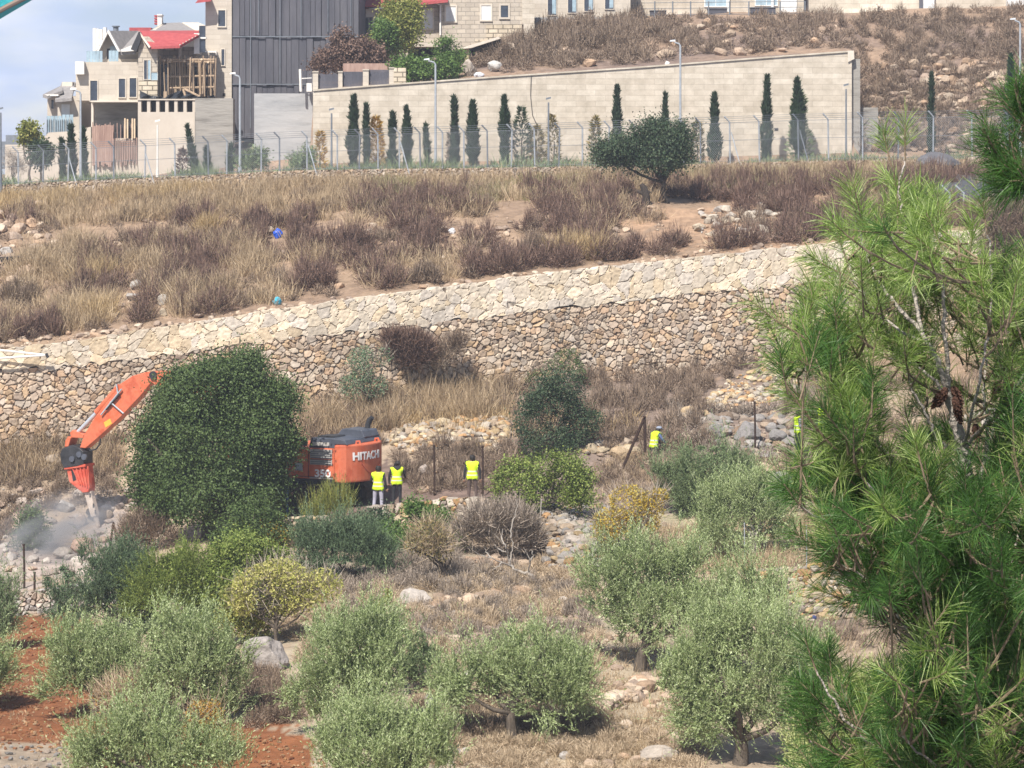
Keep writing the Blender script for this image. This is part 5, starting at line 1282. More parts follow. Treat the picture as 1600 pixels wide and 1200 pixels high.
def f(a):
    p = slope_pts(2500, .05, .26, R2, .38, 5); ground_tufts(a, p, R2, 22, R2.uniform(.5, 1.0, len(p)), .26, .030, .35)
    p = slope_pts(700, .28, .97, R2, .53, 6, .016); ground_tufts(a, p, R2, 30, R2.uniform(.5, 1.1, len(p)), .22, .028, .45)
    p = slope_pts(520, .4, .97, R2, .50, 8, .016, x0=-80, x1=420); ground_tufts(a, p, R2, 40, R2.uniform(.6, 1.2, len(p)), .24, .028, .45)
cover('dry_grass', 'tall pale dry grass on the slope between the fence and the big wall', 'straw', f)
def f(a):
    p = slope_pts(800, .06, .3, R2, .45, 15, x0=560, x1=1330); ground_tufts(a, p, R2, 24, R2.uniform(.4, .8, len(p)), .26, .03, .4)
cover('green_grass', 'greenish grass along the top of the slope under the fence', 'straw_green', f)
def f(a):
    p = slope_pts(380, .05, .16, R2, .5, 25, x0=-80, x1=330); ground_tufts(a, p, R2, 26, R2.uniform(.5, .9, len(p)), .2, .03, .35)
    p = hits(R2.uniform(560, 1000, 60), R2.uniform(640, 690, 60)); ground_tufts(a, p, R2, 26, .7, .2, .025, .5)
cover('golden_grass', 'golden dry grass at the top left of the slope', 'straw_gold', f)
def f(a):
    p = slope_pts(1250, .16, .98, R2, .47, 35, .013); cushions(a, p, R2, 140, R2.uniform(.35, .9, len(p)), R2.uniform(.45, 1.3, len(p)), tw=.026)
cover('purple_scrub', 'dark purple brown dry scrub over the slope', 'scrub_purple', f)
def f(a):
    p = slope_pts(900, .12, .98, R2, .45, 45, .025); cushions(a, p, R2, 90, R2.uniform(.25, .6, len(p)), R2.uniform(.3, .8, len(p)), tw=.026)
    p = scatter([(470, 620), (800, 590), (1230, 560), (1240, 690), (1100, 700), (940, 690), (800, 720), (600, 700), (470, 690)], 420, R2, True); cushions(a, p, R2, 130, R2.uniform(.3, .65, len(p)), R2.uniform(.4, 1.0, len(p)), tw=.024)
    p = scatter([(620, 715), (800, 700), (800, 770), (620, 775)], 90, R2, True); cushions(a, p, R2, 130, R2.uniform(.3, .6, len(p)), R2.uniform(.4, .8, len(p)), tw=.022)
    p = scatter([(-20, 700), (190, 680), (190, 790), (60, 800), (-20, 870)], 150, R2, True); cushions(a, p, R2, 110, R2.uniform(.3, .6, len(p)), R2.uniform(.3, .7, len(p)), tw=.022)
    p = scatter([(930, 690), (1240, 690), (1240, 780), (930, 790)], 110, R2, True); cushions(a, p, R2, 110, R2.uniform(.3, .6, len(p)), R2.uniform(.3, .7, len(p)), tw=.022)
cover('brown_scrub', 'brown dry scrub on the slope and below the big wall', 'scrub', f)
def f(a):
    p = scatter([(470, 640), (620, 620), (800, 605), (800, 680), (640, 670), (470, 690)], 160, R2, True); ground_tufts(a, p, R2, 50, R2.uniform(.7, 1.4, len(p)), .25, .024, .5)
    p = scatter([(-20, 690), (190, 670), (190, 740), (-20, 760)], 90, R2, True); ground_tufts(a, p, R2, 44, R2.uniform(.5, 1.0, len(p)), .25, .024, .5)
    p = scatter([(1000, 830), (1330, 800), (1330, 895), (1040, 900)], 240, R2, True); ground_tufts(a, p, R2, 40, R2.uniform(.25, .6, len(p)), .25, .018, .5)
    p = scatter([(470, 960), (900, 880), (1080, 1000), (1080, 1200), (560, 1200)], 260, R2, True); ground_tufts(a, p, R2, 36, R2.uniform(.2, .5, len(p)), .2, .016, .6)
    p = scatter([(930, 1000), (1010, 980), (1070, 1060), (1060, 1210), (900, 1210), (930, 1110)], 150, R2, True); ground_tufts(a, p, R2, 40, R2.uniform(.15, .4, len(p)), .22, .016, .7)
    p = scatter([(940, 720), (1240, 720), (1240, 800), (940, 800)], 120, R2, True); ground_tufts(a, p, R2, 40, R2.uniform(.3, .7, len(p)), .22, .02, .6)
    p = scatter([(0, 1000), (140, 1080), (140, 1200), (0, 1200)], 30, R2, True); ground_tufts(a, p, R2, 30, R2.uniform(.1, .25, len(p)), .2, .014, .6)
cover('wild_grass', 'dry wild grass at the foot of the big wall and on the terraces', 'straw', f)
def f(a):
    p = scatter([(440, 960), (560, 920), (760, 900), (930, 870), (930, 960), (800, 980), (600, 985), (470, 1040)], 330, R2, True); cushions(a, p, R2, 170, R2.uniform(.25, .6, len(p)), R2.uniform(.2, .5, len(p)), tw=.016)
    p = scatter([(640, 960), (930, 930), (960, 1200), (660, 1200)], 330, R2, True); cushions(a, p, R2, 170, R2.uniform(.25, .55, len(p)), R2.uniform(.2, .45, len(p)), tw=.015)
    p = scatter([(690, 1140), (1100, 1150), (1100, 1215), (690, 1215)], 110, R2, True); cushions(a, p, R2, 170, R2.uniform(.25, .5, len(p)), R2.uniform(.2, .4, len(p)), tw=.014)
cover('tan_scrub', 'low pinkish tan thorny scrub on the dry lower slope', 'scrub_tan', f)
def f(a):
    p = scatter([(480, 900), (640, 880), (900, 900), (940, 1000), (900, 1150), (660, 1000), (480, 960)], 260, R2, True); cushions(a, p, R2, 190, R2.uniform(.25, .55, len(p)), R2.uniform(.25, .6, len(p)), tw=.017)
    p = scatter([(580, 870), (720, 860), (730, 930), (580, 930)], 60, R2, True); cushions(a, p, R2, 190, R2.uniform(.3, .6, len(p)), R2.uniform(.3, .7, len(p)), tw=.018)
    p = scatter([(1040, 640), (1240, 640), (1240, 720), (1100, 740)], 60, R2, True); cushions(a, p, R2, 120, .5, .6, tw=.022)
cover('grey_scrub', 'grey twiggy scrub mixed over the lower slope', 'scrub_grey', f)
def f(a):
    p = scatter([(1240, 600), (1700, 560), (1700, 880), (1340, 890), (1240, 720)], 260, R2, True); cushions(a, p, R2, 100, R2.uniform(.3, .7, len(p)), R2.uniform(.4, .9, len(p)), tw=.024)
    p = scatter([(1260, 960), (1700, 960), (1700, 1210), (1240, 1210)], 160, R2, True); cushions(a, p, R2, 120, R2.uniform(.3, .6, len(p)), R2.uniform(.3, .6, len(p)), tw=.018)
cover('brown_scrub', 'brown dry scrub on the terraces behind the foreground pine', 'scrub', f)
def f(a):
    p = scatter([(1240, 600), (1700, 560), (1700, 900), (1340, 900)], 220, R2, True); ground_tufts(a, p, R2, 40, R2.uniform(.3, .9, len(p)), .25, .022, .5)
    p = scatter([(1260, 960), (1700, 960), (1700, 1210), (1240, 1210)], 160, R2, True); ground_tufts(a, p, R2, 40, R2.uniform(.2, .5, len(p)), .25, .018, .5)
cover('wild_grass', 'dry wild grass on the terraces behind the foreground pine', 'straw', f)
def f(a):
    p = scatter([(375, 1060), (450, 1060), (470, 1130), (380, 1140)], 40, R2, True); cushions(a, p, R2, 200, .45, .5, tw=.016)
    p = scatter([(690, 1090), (930, 1080), (930, 1160), (690, 1160)], 60, R2, True); cushions(a, p, R2, 200, R2.uniform(.3, .6, len(p)), .5, tw=.016)
    p = scatter([(720, 60), (800, 80), (840, 40), (1000, 30), (1330, 25), (1600, 15), (1600, 240), (1340, 240), (1330, 75), (1000, 100), (830, 112), (730, 120)], 760, R2, True); cushions(a, p, R2, 110, R2.uniform(.4, .9, len(p)), R2.uniform(.4, 1.0, len(p)), tw=.034)
    p = scatter([(820, 50), (1000, 28), (1040, 60), (940, 80), (800, 110), (760, 90)], 130, R2, True); cushions(a, p, R2, 140, R2.uniform(.6, 1.0, len(p)), R2.uniform(.7, 1.4, len(p)), tw=.034)
cover('dark_scrub', 'dark dry scrub in hollows and over the rocky top slope', 'scrub', f)
# standing-out clumps on the slope, each a thing
def clump(label, px, py, w, h, mat='straw_gold', n=420, name='grass_clump', cat='grass clump'):
    q = hit(px, py); s = q[1] / F; a = Acc()
    pts = q + R2.normal(size=(max(n // 40, 4), 3)) * np.array([w * s * .28, w * s * .2, 0]); pts[:, 2] = gxy(pts[:, 0], pts[:, 1])
    ground_tufts(a, pts, R2, 60, h * s, .13, .028, .45)
    return tag(a.build(name, LM[mat], loc=q), label, cat, 'tall straw clumps on the slope')
clump('largest golden straw clump just above the crest of the big wall', 882, 405, 40, 46)
clump('golden straw clump right of the largest one above the big wall', 925, 405, 36, 44)
clump('pale straw clump high on the left part of the slope', 328, 362, 30, 34)
clump('broad straw clump in the left middle of the slope', 160, 440, 60, 42)
clump('low straw clump at the left near the crest of the big wall', 150, 500, 60, 40)
clump('ragged straw clump left of the grey stones on the slope', 65, 425, 40, 44, 'straw')
clump('brownish straw clump above the crest, right of the grey stones', 345, 470, 40, 48, 'straw')
def shrub(label, px, py, w, h, mat='scrub_purple'):
    q = hit(px, py); s = q[1] / F; a = Acc(); m = 7
    pts = q + R2.normal(size=(m, 3)) * np.array([w * s * .2, w * s * .16, 0]); pts[:, 2] = gxy(pts[:, 0], pts[:, 1])
    cushions(a, pts, R2, 260, w * s * .32, h * s * .85, tw=.028)
    return tag(a.build('dry_shrub', LM[mat], loc=q), label, 'dry shrub', 'dark dry shrubs on the slope')
shrub('large reddish brown dry shrub right of the blue bag on the slope', 540, 388, 76, 52)
shrub('dark dry shrub directly left of the blue bag', 396, 362, 44, 46)
shrub('wide purple brown shrub above the turquoise bag', 490, 448, 76, 44)
shrub('dark green brown shrub on the crest of the big wall in the middle', 665, 440, 50, 36, 'scrub')
shrub('round brown shrub on the crest left of the golden clumps', 745, 428, 40, 34)
shrub('grey brown shrub beside the golden straw clumps', 835, 405, 60, 45, 'scrub')
shrub('dark shrub at the right of the golden straw clumps', 985, 402, 60, 34, 'scrub_purple')
shrub('wide dark shrub low in the centre left of the slope', 300, 400, 90, 45)
shrub('low dark shrub near the left edge of the slope', 30, 470, 60, 36, 'scrub')
tree('dry_bush', 'big brown black bush behind the pine at the right edge', 'bush', [(1570, 345, 40, 40), (1548, 375, 26, 36), (1605, 370, 45, 50), (1575, 405, 44, 34), (1560, 425, 36, 30), (1620, 430, 40, 40)], (1580, 545), 'twiggy', 10000, R_, d=127.2, trunk=.05, leaf='scrub', gap=.15, tw=.035)
# ------------------------------------------------------------------ rocks
def _ico(sub):
    bm = bmesh.new(); bmesh.ops.create_icosphere(bm, subdivisions=sub, radius=1.0)
    v = np.array([x.co[:] for x in bm.verts]); f = np.array([[q.index for q in p.verts] for p in bm.faces]); bm.free(); return v, f
ICO = {1: _ico(1), 2: _ico(2), 3: _ico(3), 4: _ico(4)}
R3 = np.random.default_rng(314)
def rock_verts(rng, sub, dims, facets=13, rough=.10):
    """a broken stone: a sphere cut by random planes"""
    v, f = ICO[sub]; v = v.copy()
    for _ in range(facets):
        n = rdir(rng, 1)[0]; h = rng.uniform(.55, .85)
        dd = v @ n; k = dd > h; v[k] -= np.outer(dd[k] - h, n)
    v = v + rough * (fbm(v * 2.1 + rng.uniform(0, 50), 5, 3)[:, None] - .5) * 2 * unit(v)
    v = v * np.asarray(dims)
    a = rng.uniform(0, 2 * math.pi); c, s = math.cos(a), math.sin(a)
    tlt = rng.uniform(-.35, .35); ct, st = math.cos(tlt), math.sin(tlt)
    v = v @ np.array([[ct, 0, st], [0, 1, 0], [-st, 0, ct]]).T
    return v @ np.array([[c, -s, 0], [s, c, 0], [0, 0, 1]]).T, f
def rubble(name, label, poly, n, r0, r1, pal, power=2.0, sink=.3, kind='stuff', flat=.7):
    pts = scatter(poly, n, R3); a = Acc()
    for p in pts:
        r = r0 + (r1 - r0) * R3.random() ** power
        v, f = rock_verts(R3, 2 if r > .16 else 1, (r * R3.uniform(.8, 1.4), r * R3.uniform(.7, 1.2), r * R3.uniform(.45, .9) * flat / .7), 10)
        a.add(v + p + [0, 0, r * (.6 - sink)], f, 0, pal[R3.integers(len(pal))] * R3.uniform(.75, 1.15))
    return tag(a.build(name, M['rock']), label, name.replace('_', ' '), kind=kind)
PAL_DUST = np.array([(0.36, 0.31, 0.265), (0.42, 0.36, 0.31), (0.30, 0.25, 0.215), (0.38, 0.285, 0.22), (0.43, 0.385, 0.34)])
PAL_TAN = np.array([(0.36, 0.27, 0.20), (0.44, 0.34, 0.25), (0.30, 0.23, 0.18), (0.48, 0.39, 0.30), (0.40, 0.28, 0.19)])
PAL_RED = np.array([(0.30, 0.14, 0.07), (0.36, 0.19, 0.09), (0.24, 0.10, 0.05), (0.44, 0.30, 0.18), (0.40, 0.24, 0.13)])
rubble('loose_rubble', 'pale dusty rubble around the hammer tip', [(-20, 770), (100, 755), (200, 765), (250, 830), (200, 890), (60, 905), (-20, 900)], 300, .05, .34, PAL_DUST, 2.2)
rubble('loose_rubble', 'collapsed ochre stones of a ruined wall right of the excavator', [(598, 690), (620, 668), (700, 660), (790, 655), (800, 680), (780, 712), (700, 700), (640, 712)], 560, .07, .27, PAL_OCH * .85, 1.6)
rubble('loose_rubble', 'spill of stones down to the path behind the workers', [(690, 700), (740, 700), (700, 760), (650, 775)], 90, .05, .26, PAL_TAN, 2)
rubble('loose_rubble', 'yellow tan scree below the right end of the big wall', [(1090, 640), (1130, 600), (1200, 570), (1260, 575), (1240, 620), (1160, 650)], 560, .05, .2, PAL_OCH * .9, 1.8)
rubble('loose_rubble', 'ochre stones spilling off the crumbling wall beside the yellow bush', [(846, 796), (945, 792), (965, 830), (940, 890), (855, 892)], 620, .06, .27, np.vstack([PAL_OCH, PAL_GREY]) * .68, 1.4)
rubble('loose_rubble', 'stones along the wall under the thin pale stakes', [(1165, 893), (1340, 888), (1380, 965), (1210, 975)], 700, .05, .22, PAL_OCH * .8, 1.6)
rubble('loose_rubble', 'stony path of grey and tan stones at the bottom right of centre', [(930, 1000), (1010, 980), (1070, 1060), (1060, 1210), (900, 1210), (930, 1110)], 240, .03, .24, PAL_TAN, 3.0)
rubble('loose_rubble', 'stones scattered through the dry scrub of the lower slope', [(560, 930), (760, 900), (940, 960), (930, 1200), (690, 1200), (640, 1000)], 260, .04, .24, PAL_GREY * .85, 2.4)
rubble('loose_rubble', 'stones on the bare ground between the leaning poles and the outcrop', [(930, 690), (1250, 640), (1250, 740), (1000, 800), (930, 790)], 240, .05, .26, PAL_TAN * .9, 2.4)
rubble('loose_rubble', 'grey broken rock of the outcrop around the tall rusty post', [(1095, 655), (1240, 650), (1245, 705), (1180, 712), (1110, 700)], 170, .10, .36, np.vstack([PAL_GREY, PAL_TAN]) * .68, 1.4)
rubble('loose_rubble', 'broken tan rocks on the slope right of the limestone wall', [(1345, 110), (1460, 90), (1600, 95), (1600, 240), (1350, 240)], 380, .10, .45, PAL_TAN * .82, 2.2)
rubble('loose_rubble', 'pale broken rock fall in the middle of the upper right slope', [(1430, 130), (1480, 100), (1570, 105), (1560, 165), (1470, 170)], 110, .18, .55, PAL_TAN * .95, 1.4)
rubble('loose_rubble', 'stones among the scrub above the limestone wall', [(720, 110), (840, 60), (1000, 40), (1330, 40), (1330, 74), (1000, 98), (830, 112)], 190, .08, .5, PAL_TAN, 2.6)
rubble('loose_rubble', 'earth clods and stones along the crest of the big wall', [(-20, 540), (250, 505), (600, 458), (1000, 405), (1320, 372), (1320, 380), (1000, 415), (600, 468), (250, 520), (-20, 555)], 420, .04, .22, PAL_TAN, 2.0)
rubble('loose_rubble', 'pale stones scattered on the left part of the slope', [(-20, 330), (70, 320), (60, 440), (-20, 460)], 90, .08, .55, PAL_TAN * 1.05, 2.2)
rubble('loose_rubble', 'debris of pale stone chips right of the big dark bush on the slope', [(1090, 330), (1230, 320), (1230, 372), (1090, 376)], 130, .05, .38, PAL_PALE * .8, 2.2)
rubble('loose_rubble', 'stone chips on bare earth in the middle of the slope', [(480, 360), (800, 350), (800, 400), (560, 430)], 200, .05, .28, PAL_TAN, 2.2)
rubble('loose_rubble', 'stones and clods scattered over the bare patches of the slope', [(-20, 340), (480, 330), (1300, 310), (1300, 370), (700, 430), (250, 490), (-20, 520)], 420, .05, .30, PAL_TAN, 2.6)
rubble('soil_clods', 'rough red clods of the ploughed field', [(-20, 965), (100, 960), (150, 1010), (150, 1110), (420, 1150), (510, 1180), (510, 1215), (-20, 1170)], 2600, .015, .085, PAL_RED * .75, 2.0)
rubble('loose_rubble', 'grey stones in front of the bottom left wall', [(-20, 1165), (130, 1170), (150, 1210), (-20, 1210)], 80, .03, .12, PAL_GREY * .6, 2.0)

def rock_line(label, pts, n, r0, r1, pal, w=9):
    t = np.linspace(0, 1, 12); k = np.linspace(0, 1, len(pts)); p = np.array(pts, float)
    x = np.interp(t, k, p[:, 0]); y = np.interp(t, k, p[:, 1]) + R3.normal(size=12) * 3
    rubble('loose_rubble', label, list(zip(x, y - w / 2)) + list(zip(x[::-1], y[::-1] + w / 2)), n, r0, r1, pal, 1.3, .2)
rock_line('broken terrace line of pale stones beside the low rock of the centre', [(640, 962), (700, 942), (760, 938), (830, 925)], 120, .08, .30, PAL_TAN)
rock_line('broken terrace line of stones across the lower slope in the middle', [(650, 1012), (740, 1000), (830, 985), (920, 975)], 110, .08, .28, PAL_TAN * .9)
rock_line('fallen terrace stones stepping down the stony path', [(930, 1120), (990, 1085), (1060, 1060)], 120, .09, .34, PAL_TAN, 16)
rock_line('row of stones at the foot of the bending worker', [(915, 706), (960, 704), (1000, 716)], 60, .10, .32, PAL_OCH * .8)
rock_line('line of stones between the leaning poles and the flat slab', [(1060, 742), (1130, 728), (1240, 742)], 110, .10, .34, PAL_TAN * .85)
rock_line('low stone line below the dark twig tangle', [(720, 885), (790, 878), (850, 884)], 70, .07, .24, PAL_TAN * .9)
rock_line('stones under the short wall in front of the excavator', [(440, 846), (520, 838), (590, 826)], 80, .08, .28, PAL_OCH * .8)

def boulder(label, px, py, w, h, pal=(0.44, 0.40, 0.36), name='boulder', d=None, facets=10, cat='boulder'):
    """px,py: centre of its foot in the photo; w,h photo size"""
    q = hit(px, py) if d is None else G(px, d); s = q[1] / F
    v, f = rock_verts(R3, 4, (1, 1, 1), facets, .13)
    v = v / np.abs(v).max(0); v = v * np.array([w * s / 2, w * s / 2 * .8, h * s * .62])
    v += (.07 * w * s) * (fbm(v * 3.0 / (w * s) * 2, int(px), 4)[:, None] - .5) * unit(v)
    a = Acc(); a.add(v + q + [0, 0, h * s * .42], f, 0, np.array(pal) * .78 * (.7 + .6 * fbm(v * 2.5, 8, 3)[:, None]))
    return tag(a.build(name, M['rock'], loc=q), label, cat)
boulder('big grey boulder under the half bare almond tree', 412, 1050, 78, 52, (0.40, 0.36, 0.33))
boulder('pale low rock with ledges in the dry scrub of the centre', 650, 950, 62, 32, (0.48, 0.43, 0.38))
boulder('rounded tan boulder near the top of the slope beside the shed', 795, 92, 26, 24, (0.46, 0.38, 0.30))
boulder('tan boulder at the limestone wall edge below the shed', 733, 118, 24, 24, (0.45, 0.39, 0.33))
boulder('white rock or bag on the limestone wall edge right of the tan boulder', 772, 112, 26, 16, (0.60, 0.58, 0.55))
boulder('yellow tan boulder at the left of the scree below the big wall', 1076, 655, 26, 20, (0.48, 0.36, 0.22))
boulder('second yellow tan boulder, right beside the first under the scree', 1102, 656, 22, 16, (0.46, 0.34, 0.21))
boulder('grey jointed outcrop behind the rusty post right of the rounded olive', 1168, 690, 44, 30, (0.27, 0.255, 0.245))
boulder('smaller grey outcrop left of the rusty post', 1118, 686, 32, 22, (0.25, 0.235, 0.225))
boulder('grey outcrop right of the rusty post', 1212, 692, 36, 20, (0.26, 0.245, 0.235))
boulder('flat pale rock slab on the path beside the worker near the pine', 1196, 716, 60, 9, (0.36, 0.335, 0.31), facets=5)
boulder('pale ribbed rock face beneath the slab by the pine', 1216, 760, 50, 22, (0.30, 0.28, 0.265))
boulder('flat ochre block in the grass left of the bending worker', 970, 716, 38, 18, (0.48, 0.36, 0.23))
boulder('grey stone on the slope, upper of the pair above the crest at left', 212, 452, 20, 14, (0.44, 0.41, 0.37))
boulder('grey stone on the slope, lower of the pair above the crest at left', 206, 470, 22, 14, (0.46, 0.43, 0.40))
boulder('round grey stone right of the stone pair on the left slope', 256, 476, 20, 16, (0.44, 0.40, 0.35))
boulder('small tan stone below the round grey stone at left', 256, 494, 14, 12, (0.46, 0.38, 0.28))
boulder('pale rounded rock at the left edge of the slope', 10, 402, 22, 16, (0.46, 0.43, 0.40))
boulder('orange dusty boulder just below the hammer tip', 132, 868, 42, 26, (0.46, 0.33, 0.26))
boulder('pale flat rock left of the orange dusty boulder', 98, 872, 34, 16, (0.48, 0.43, 0.38))
boulder('tan block touching the hammer on its right', 164, 812, 26, 18, (0.46, 0.36, 0.26))
boulder('tan block touching the hammer on its left', 124, 824, 24, 20, (0.46, 0.36, 0.29))
boulder('pale angular rock on the rubble left of the hammer', 100, 798, 32, 18, (0.50, 0.46, 0.41))
boulder('brown squared rock below the foot of the big wall at left', 85, 728, 34, 18, (0.40, 0.33, 0.26))
boulder('rounded pink grey boulder right of the workers', 662, 742, 20, 16, (0.42, 0.36, 0.32))
boulder('orange stone block at the end of the wall beside the pine', 1276, 894, 30, 14, (0.52, 0.35, 0.15))
boulder('large flat pale stone at the bottom of the stony path', 1030, 1188, 70, 22, (0.46, 0.40, 0.34))
boulder('pale stone slab on the edge of the upper terrace right of the dark bush', 1186, 268, 40, 10, (0.48, 0.42, 0.36), d=149.2, facets=4)
boulder('squared pale block at the right end of the low wall', 1520, 270, 34, 22, (0.48, 0.40, 0.32), d=148.6, facets=5)
boulder('heap of dark grey gravel behind the pine top', 1466, 276, 76, 34, (0.15, 0.15, 0.165), d=148.4, name='gravel_heap', facets=2, cat='gravel heap')

# asphalt road patch at the right of the slope
a = Acc(); pxs = np.arange(1415, 1990, 15.0); rows = []
for dd in np.linspace(136, 143.5, 16):
    rows.append(np.stack([X(pxs, dd), np.full(len(pxs), dd), ground_z(pxs, np.full(len(pxs), dd)) + .05 + .5 * np.clip((pxs - 1415) / 60, 0, 1)], 1))
v = np.array(rows); idx = np.arange(v.shape[0] * v.shape[1]).reshape(v.shape[:2])
a.add(v.reshape(-1, 3), np.stack([idx[:-1, :-1], idx[:-1, 1:], idx[1:, 1:], idx[1:, :-1]], -1).reshape(-1, 4))
tag(a.build('road', M['asphalt'], smooth=True), kind='structure')
for px, lb in ((1484, 'bent blue grey fence post on the road edge behind the pine, the left one'), (1506, 'bent blue grey fence post on the road edge behind the pine, the right one')):
    q = G(px, 136.0); s = q[1] / F; a = Acc(); a.tube([q + [0, 0, -.2], [q[0], q[1], Zp(302, 136)], [q[0] - 14 * s, q[1], Zp(289, 136)]], .05, 6)
    tag(a.build('bent_post', M['galv'], loc=q), lb, 'post')

# ------------------------------------------------------------------ posts, stakes, litter
def post(label, px, ytop, ybase, mat='rust', r=.035, lean=0, name='iron_post', cat='post', d=None, group=None):
    q = hit(px, ybase) if d is None else P(px, ybase, d); s = q[1] / F; a = Acc()
    top = q + np.array([lean * s, 0, (ybase - ytop) * s])
    a.tube([q - [0, 0, .3], q + (top - q) * .5 + [.01, 0, 0], top], [r, r, r * .9], 6); a.tube([top - (top - q) * .02, top + [0, 0, .012]], r * 1.25, 6)
    return tag(a.build(name, M[mat], loc=q), label, cat, group)
IP = 'rusty iron posts round the work site'
for lb, px, y0, y1, ln in [('rusty iron post behind the wall between the two worker groups', 679, 698, 776, -1), ('rusty iron post right behind the single standing worker', 754, 698, 776, 0), ('tall dark iron post beside the grey outcrop', 1180, 628, 706, -1),
                           ('tall black iron post in the dust at the left edge', 38, 851, 920, -1), ('short black iron post on the wall at the left edge', 53, 896, 950, 1), ('rusty iron post in front of the excavator counterweight', 550, 714, 790, -2), ('black iron post beside the fork of the excavator track', 494, 765, 806, -1), ('dark leaning iron post under the round tree', 410, 746, 800, -7)]:
    post(lb, px, y0, y1, lean=ln, group=IP, r=.04)
def two_leg(name, label, legs, d, r=.04, mat='rust', cat='post'):
    root = thing(name, P(legs[0][0], legs[0][1], d), label, cat)
    for x0, y0, x1, y1 in legs:
        a = Acc(); a.tube([P(x0, y0, d), P(x1, y1, d)], r, 6); a.build('pole', M[mat], root)
    return root
q = hit(972, 738); two_leg('leaning_poles', 'pair of dark poles leaning together behind the bending worker', [(970, 738, 1008, 650), (1008, 706, 1007, 652)], q[1] - .3, .055)
q = hit(178, 868); two_leg('leaning_poles', 'two short black poles propped together in the rubble below the hammer', [(170, 866, 177, 818), (188, 868, 177, 816)], q[1], .04)
for lb, px, y0, y1 in [('thin pale stake at the left of the olive on the grassy terrace', 1093, 836, 872), ('thin pale stake in front of the olive with bare stems', 1163, 818, 888), ('thin pale stake between the olive and the pine', 1260, 822, 892)]:
    post(lb, px, y0, y1, 'galv', .016, name='stake', cat='stake', group='thin pale stakes on the terrace edge')
for lb, px, y0, y1, ln in [('pale stake with a flat top above the crumbling wall', 897, 756, 795, -4), ('bare pale stake right of the dark twig tangle', 841, 784, 850, 5)]:
    post(lb, px, y0, y1, 'bark_pale', .025, lean=ln, name='stake', cat='stake')
# bare tree with bleached branches
bq = hit(836, 915); s = bq[1] / F
bt = thing('bare_tree', bq, 'small leafless tree with bleached twisting branches in the dry scrub', 'tree')
def br(pts, r0, r1, name='branch'):
    a = Acc(); p = np.array([P(x, y, bq[1] + dz) for x, y, dz in pts]); t = np.linspace(0, 1, len(p) * 3); k = np.linspace(0, 1, len(p)); p = np.stack([np.interp(t, k, p[:, j]) for j in range(3)], 1)
    p[1:-1] += R3.normal(size=(len(p) - 2, 3)) * .02; a.tube(p, np.linspace(r0, r1, len(p)), 6); return a.build(name, M['bark_pale'], bt, smooth=True)
br([(837, 917, 0), (832, 900, 0), (826, 896, .1), (808, 893, .2), (800, 886, .2), (796, 878, .2)], .06, .045, 'trunk')
for b in [[(796, 878, .2), (792, 862, .1), (789, 852, 0), (780, 842, -.1), (772, 834, -.2)], [(796, 878, .2), (800, 864, .3), (802, 850, .3), (798, 840, .4)], [(800, 886, .2), (784, 878, -.1), (768, 872, -.3), (752, 868, -.4), (735, 856, -.5)], [(792, 862, .1), (778, 858, .3), (772, 850, .4)],
          [(768, 872, -.3), (760, 862, -.2), (756, 855, -.2)], [(789, 852, 0), (784, 838, .3), (786, 826, .4)], [(826, 896, .1), (828, 878, -.2), (824, 862, -.3), (818, 855, -.3)], [(828, 878, -.2), (832, 868, -.1), (830, 860, 0)], [(784, 878, -.1), (778, 884, -.2), (770, 890, -.3)], [(798, 840, .4), (800, 820, .4), (806, 800, .5), (808, 780, .5)]]:
    br(b, .028, .008)
# litter
def bag(label, px, py, w, h, mat, d=None, cat='bag'):
    q = hit(px, py) if d is None else G(px, d); s = q[1] / F
    v, f = ICO[3]; v = v * np.array([w * s / 2, w * s * .35, h * s / 2]); v = v * (1 + .7 * (fbm(v / (w * s) * 5 + px, 4, 3)[:, None] - .5))
    a = Acc(); a.add(v + q + [0, 0, h * s * .38], f); return tag(a.build('plastic_bag', mat, loc=q, smooth=False), label, cat)
bag('bright blue plastic bag on the dry slope', 434, 372, 14, 17, plain_mat('blue_plastic', (0.02, 0.09, 0.52), .35))
bag('turquoise plastic bag on the crest of the big wall', 433, 476, 14, 13, plain_mat('turquoise_plastic', (0.05, 0.36, 0.50), .4))
bag('white plastic sheet on the middle of the slope', 706, 366, 11, 11, plain_mat('white_plastic', (0.72, 0.72, 0.74), .4))
bag('white rubbish at the edge of the limestone wall under the shed', 748, 120, 16, 8, plain_mat('white_litter', (0.62, 0.64, 0.68), .5))
bag('small white bag on the limestone wall edge near the tallest lamp', 1043, 98, 8, 8, M['white'], d=158.6)
bag('blue rag beside the crumbling wall near the olive', 901, 882, 8, 7, plain_mat('blue_rag', (0.05, 0.07, 0.25), .7))
bag('dark blue rag in the stones below the pine', 1272, 968, 8, 7, plain_mat('navy_rag', (0.04, 0.05, 0.14), .7))
r_ = rowtab(BIGWALL, np.array([40.0])); dW = float(_rows(np.array([40.0]))[0][0, 9]) - .4
pp = thing('metal_poles', P(40, 552, dW), 'two pale metal poles jutting along the pale stone band at the left edge', 'pole')
for x0, y0, x1, y1 in ((-20, 545, 73, 555), (-20, 561, 73, 555)):
    a = Acc(); a.tube([P(x0, y0, dW - .4), P(x1, y1, dW)], .045, 8); a.build('pole', M['white'], pp)
a = Acc(); a.tube([P(72, 552, dW - .05), P(75, 559, dW - .05)], .06, 8); a.build('end_clamp', M['dark'], pp)
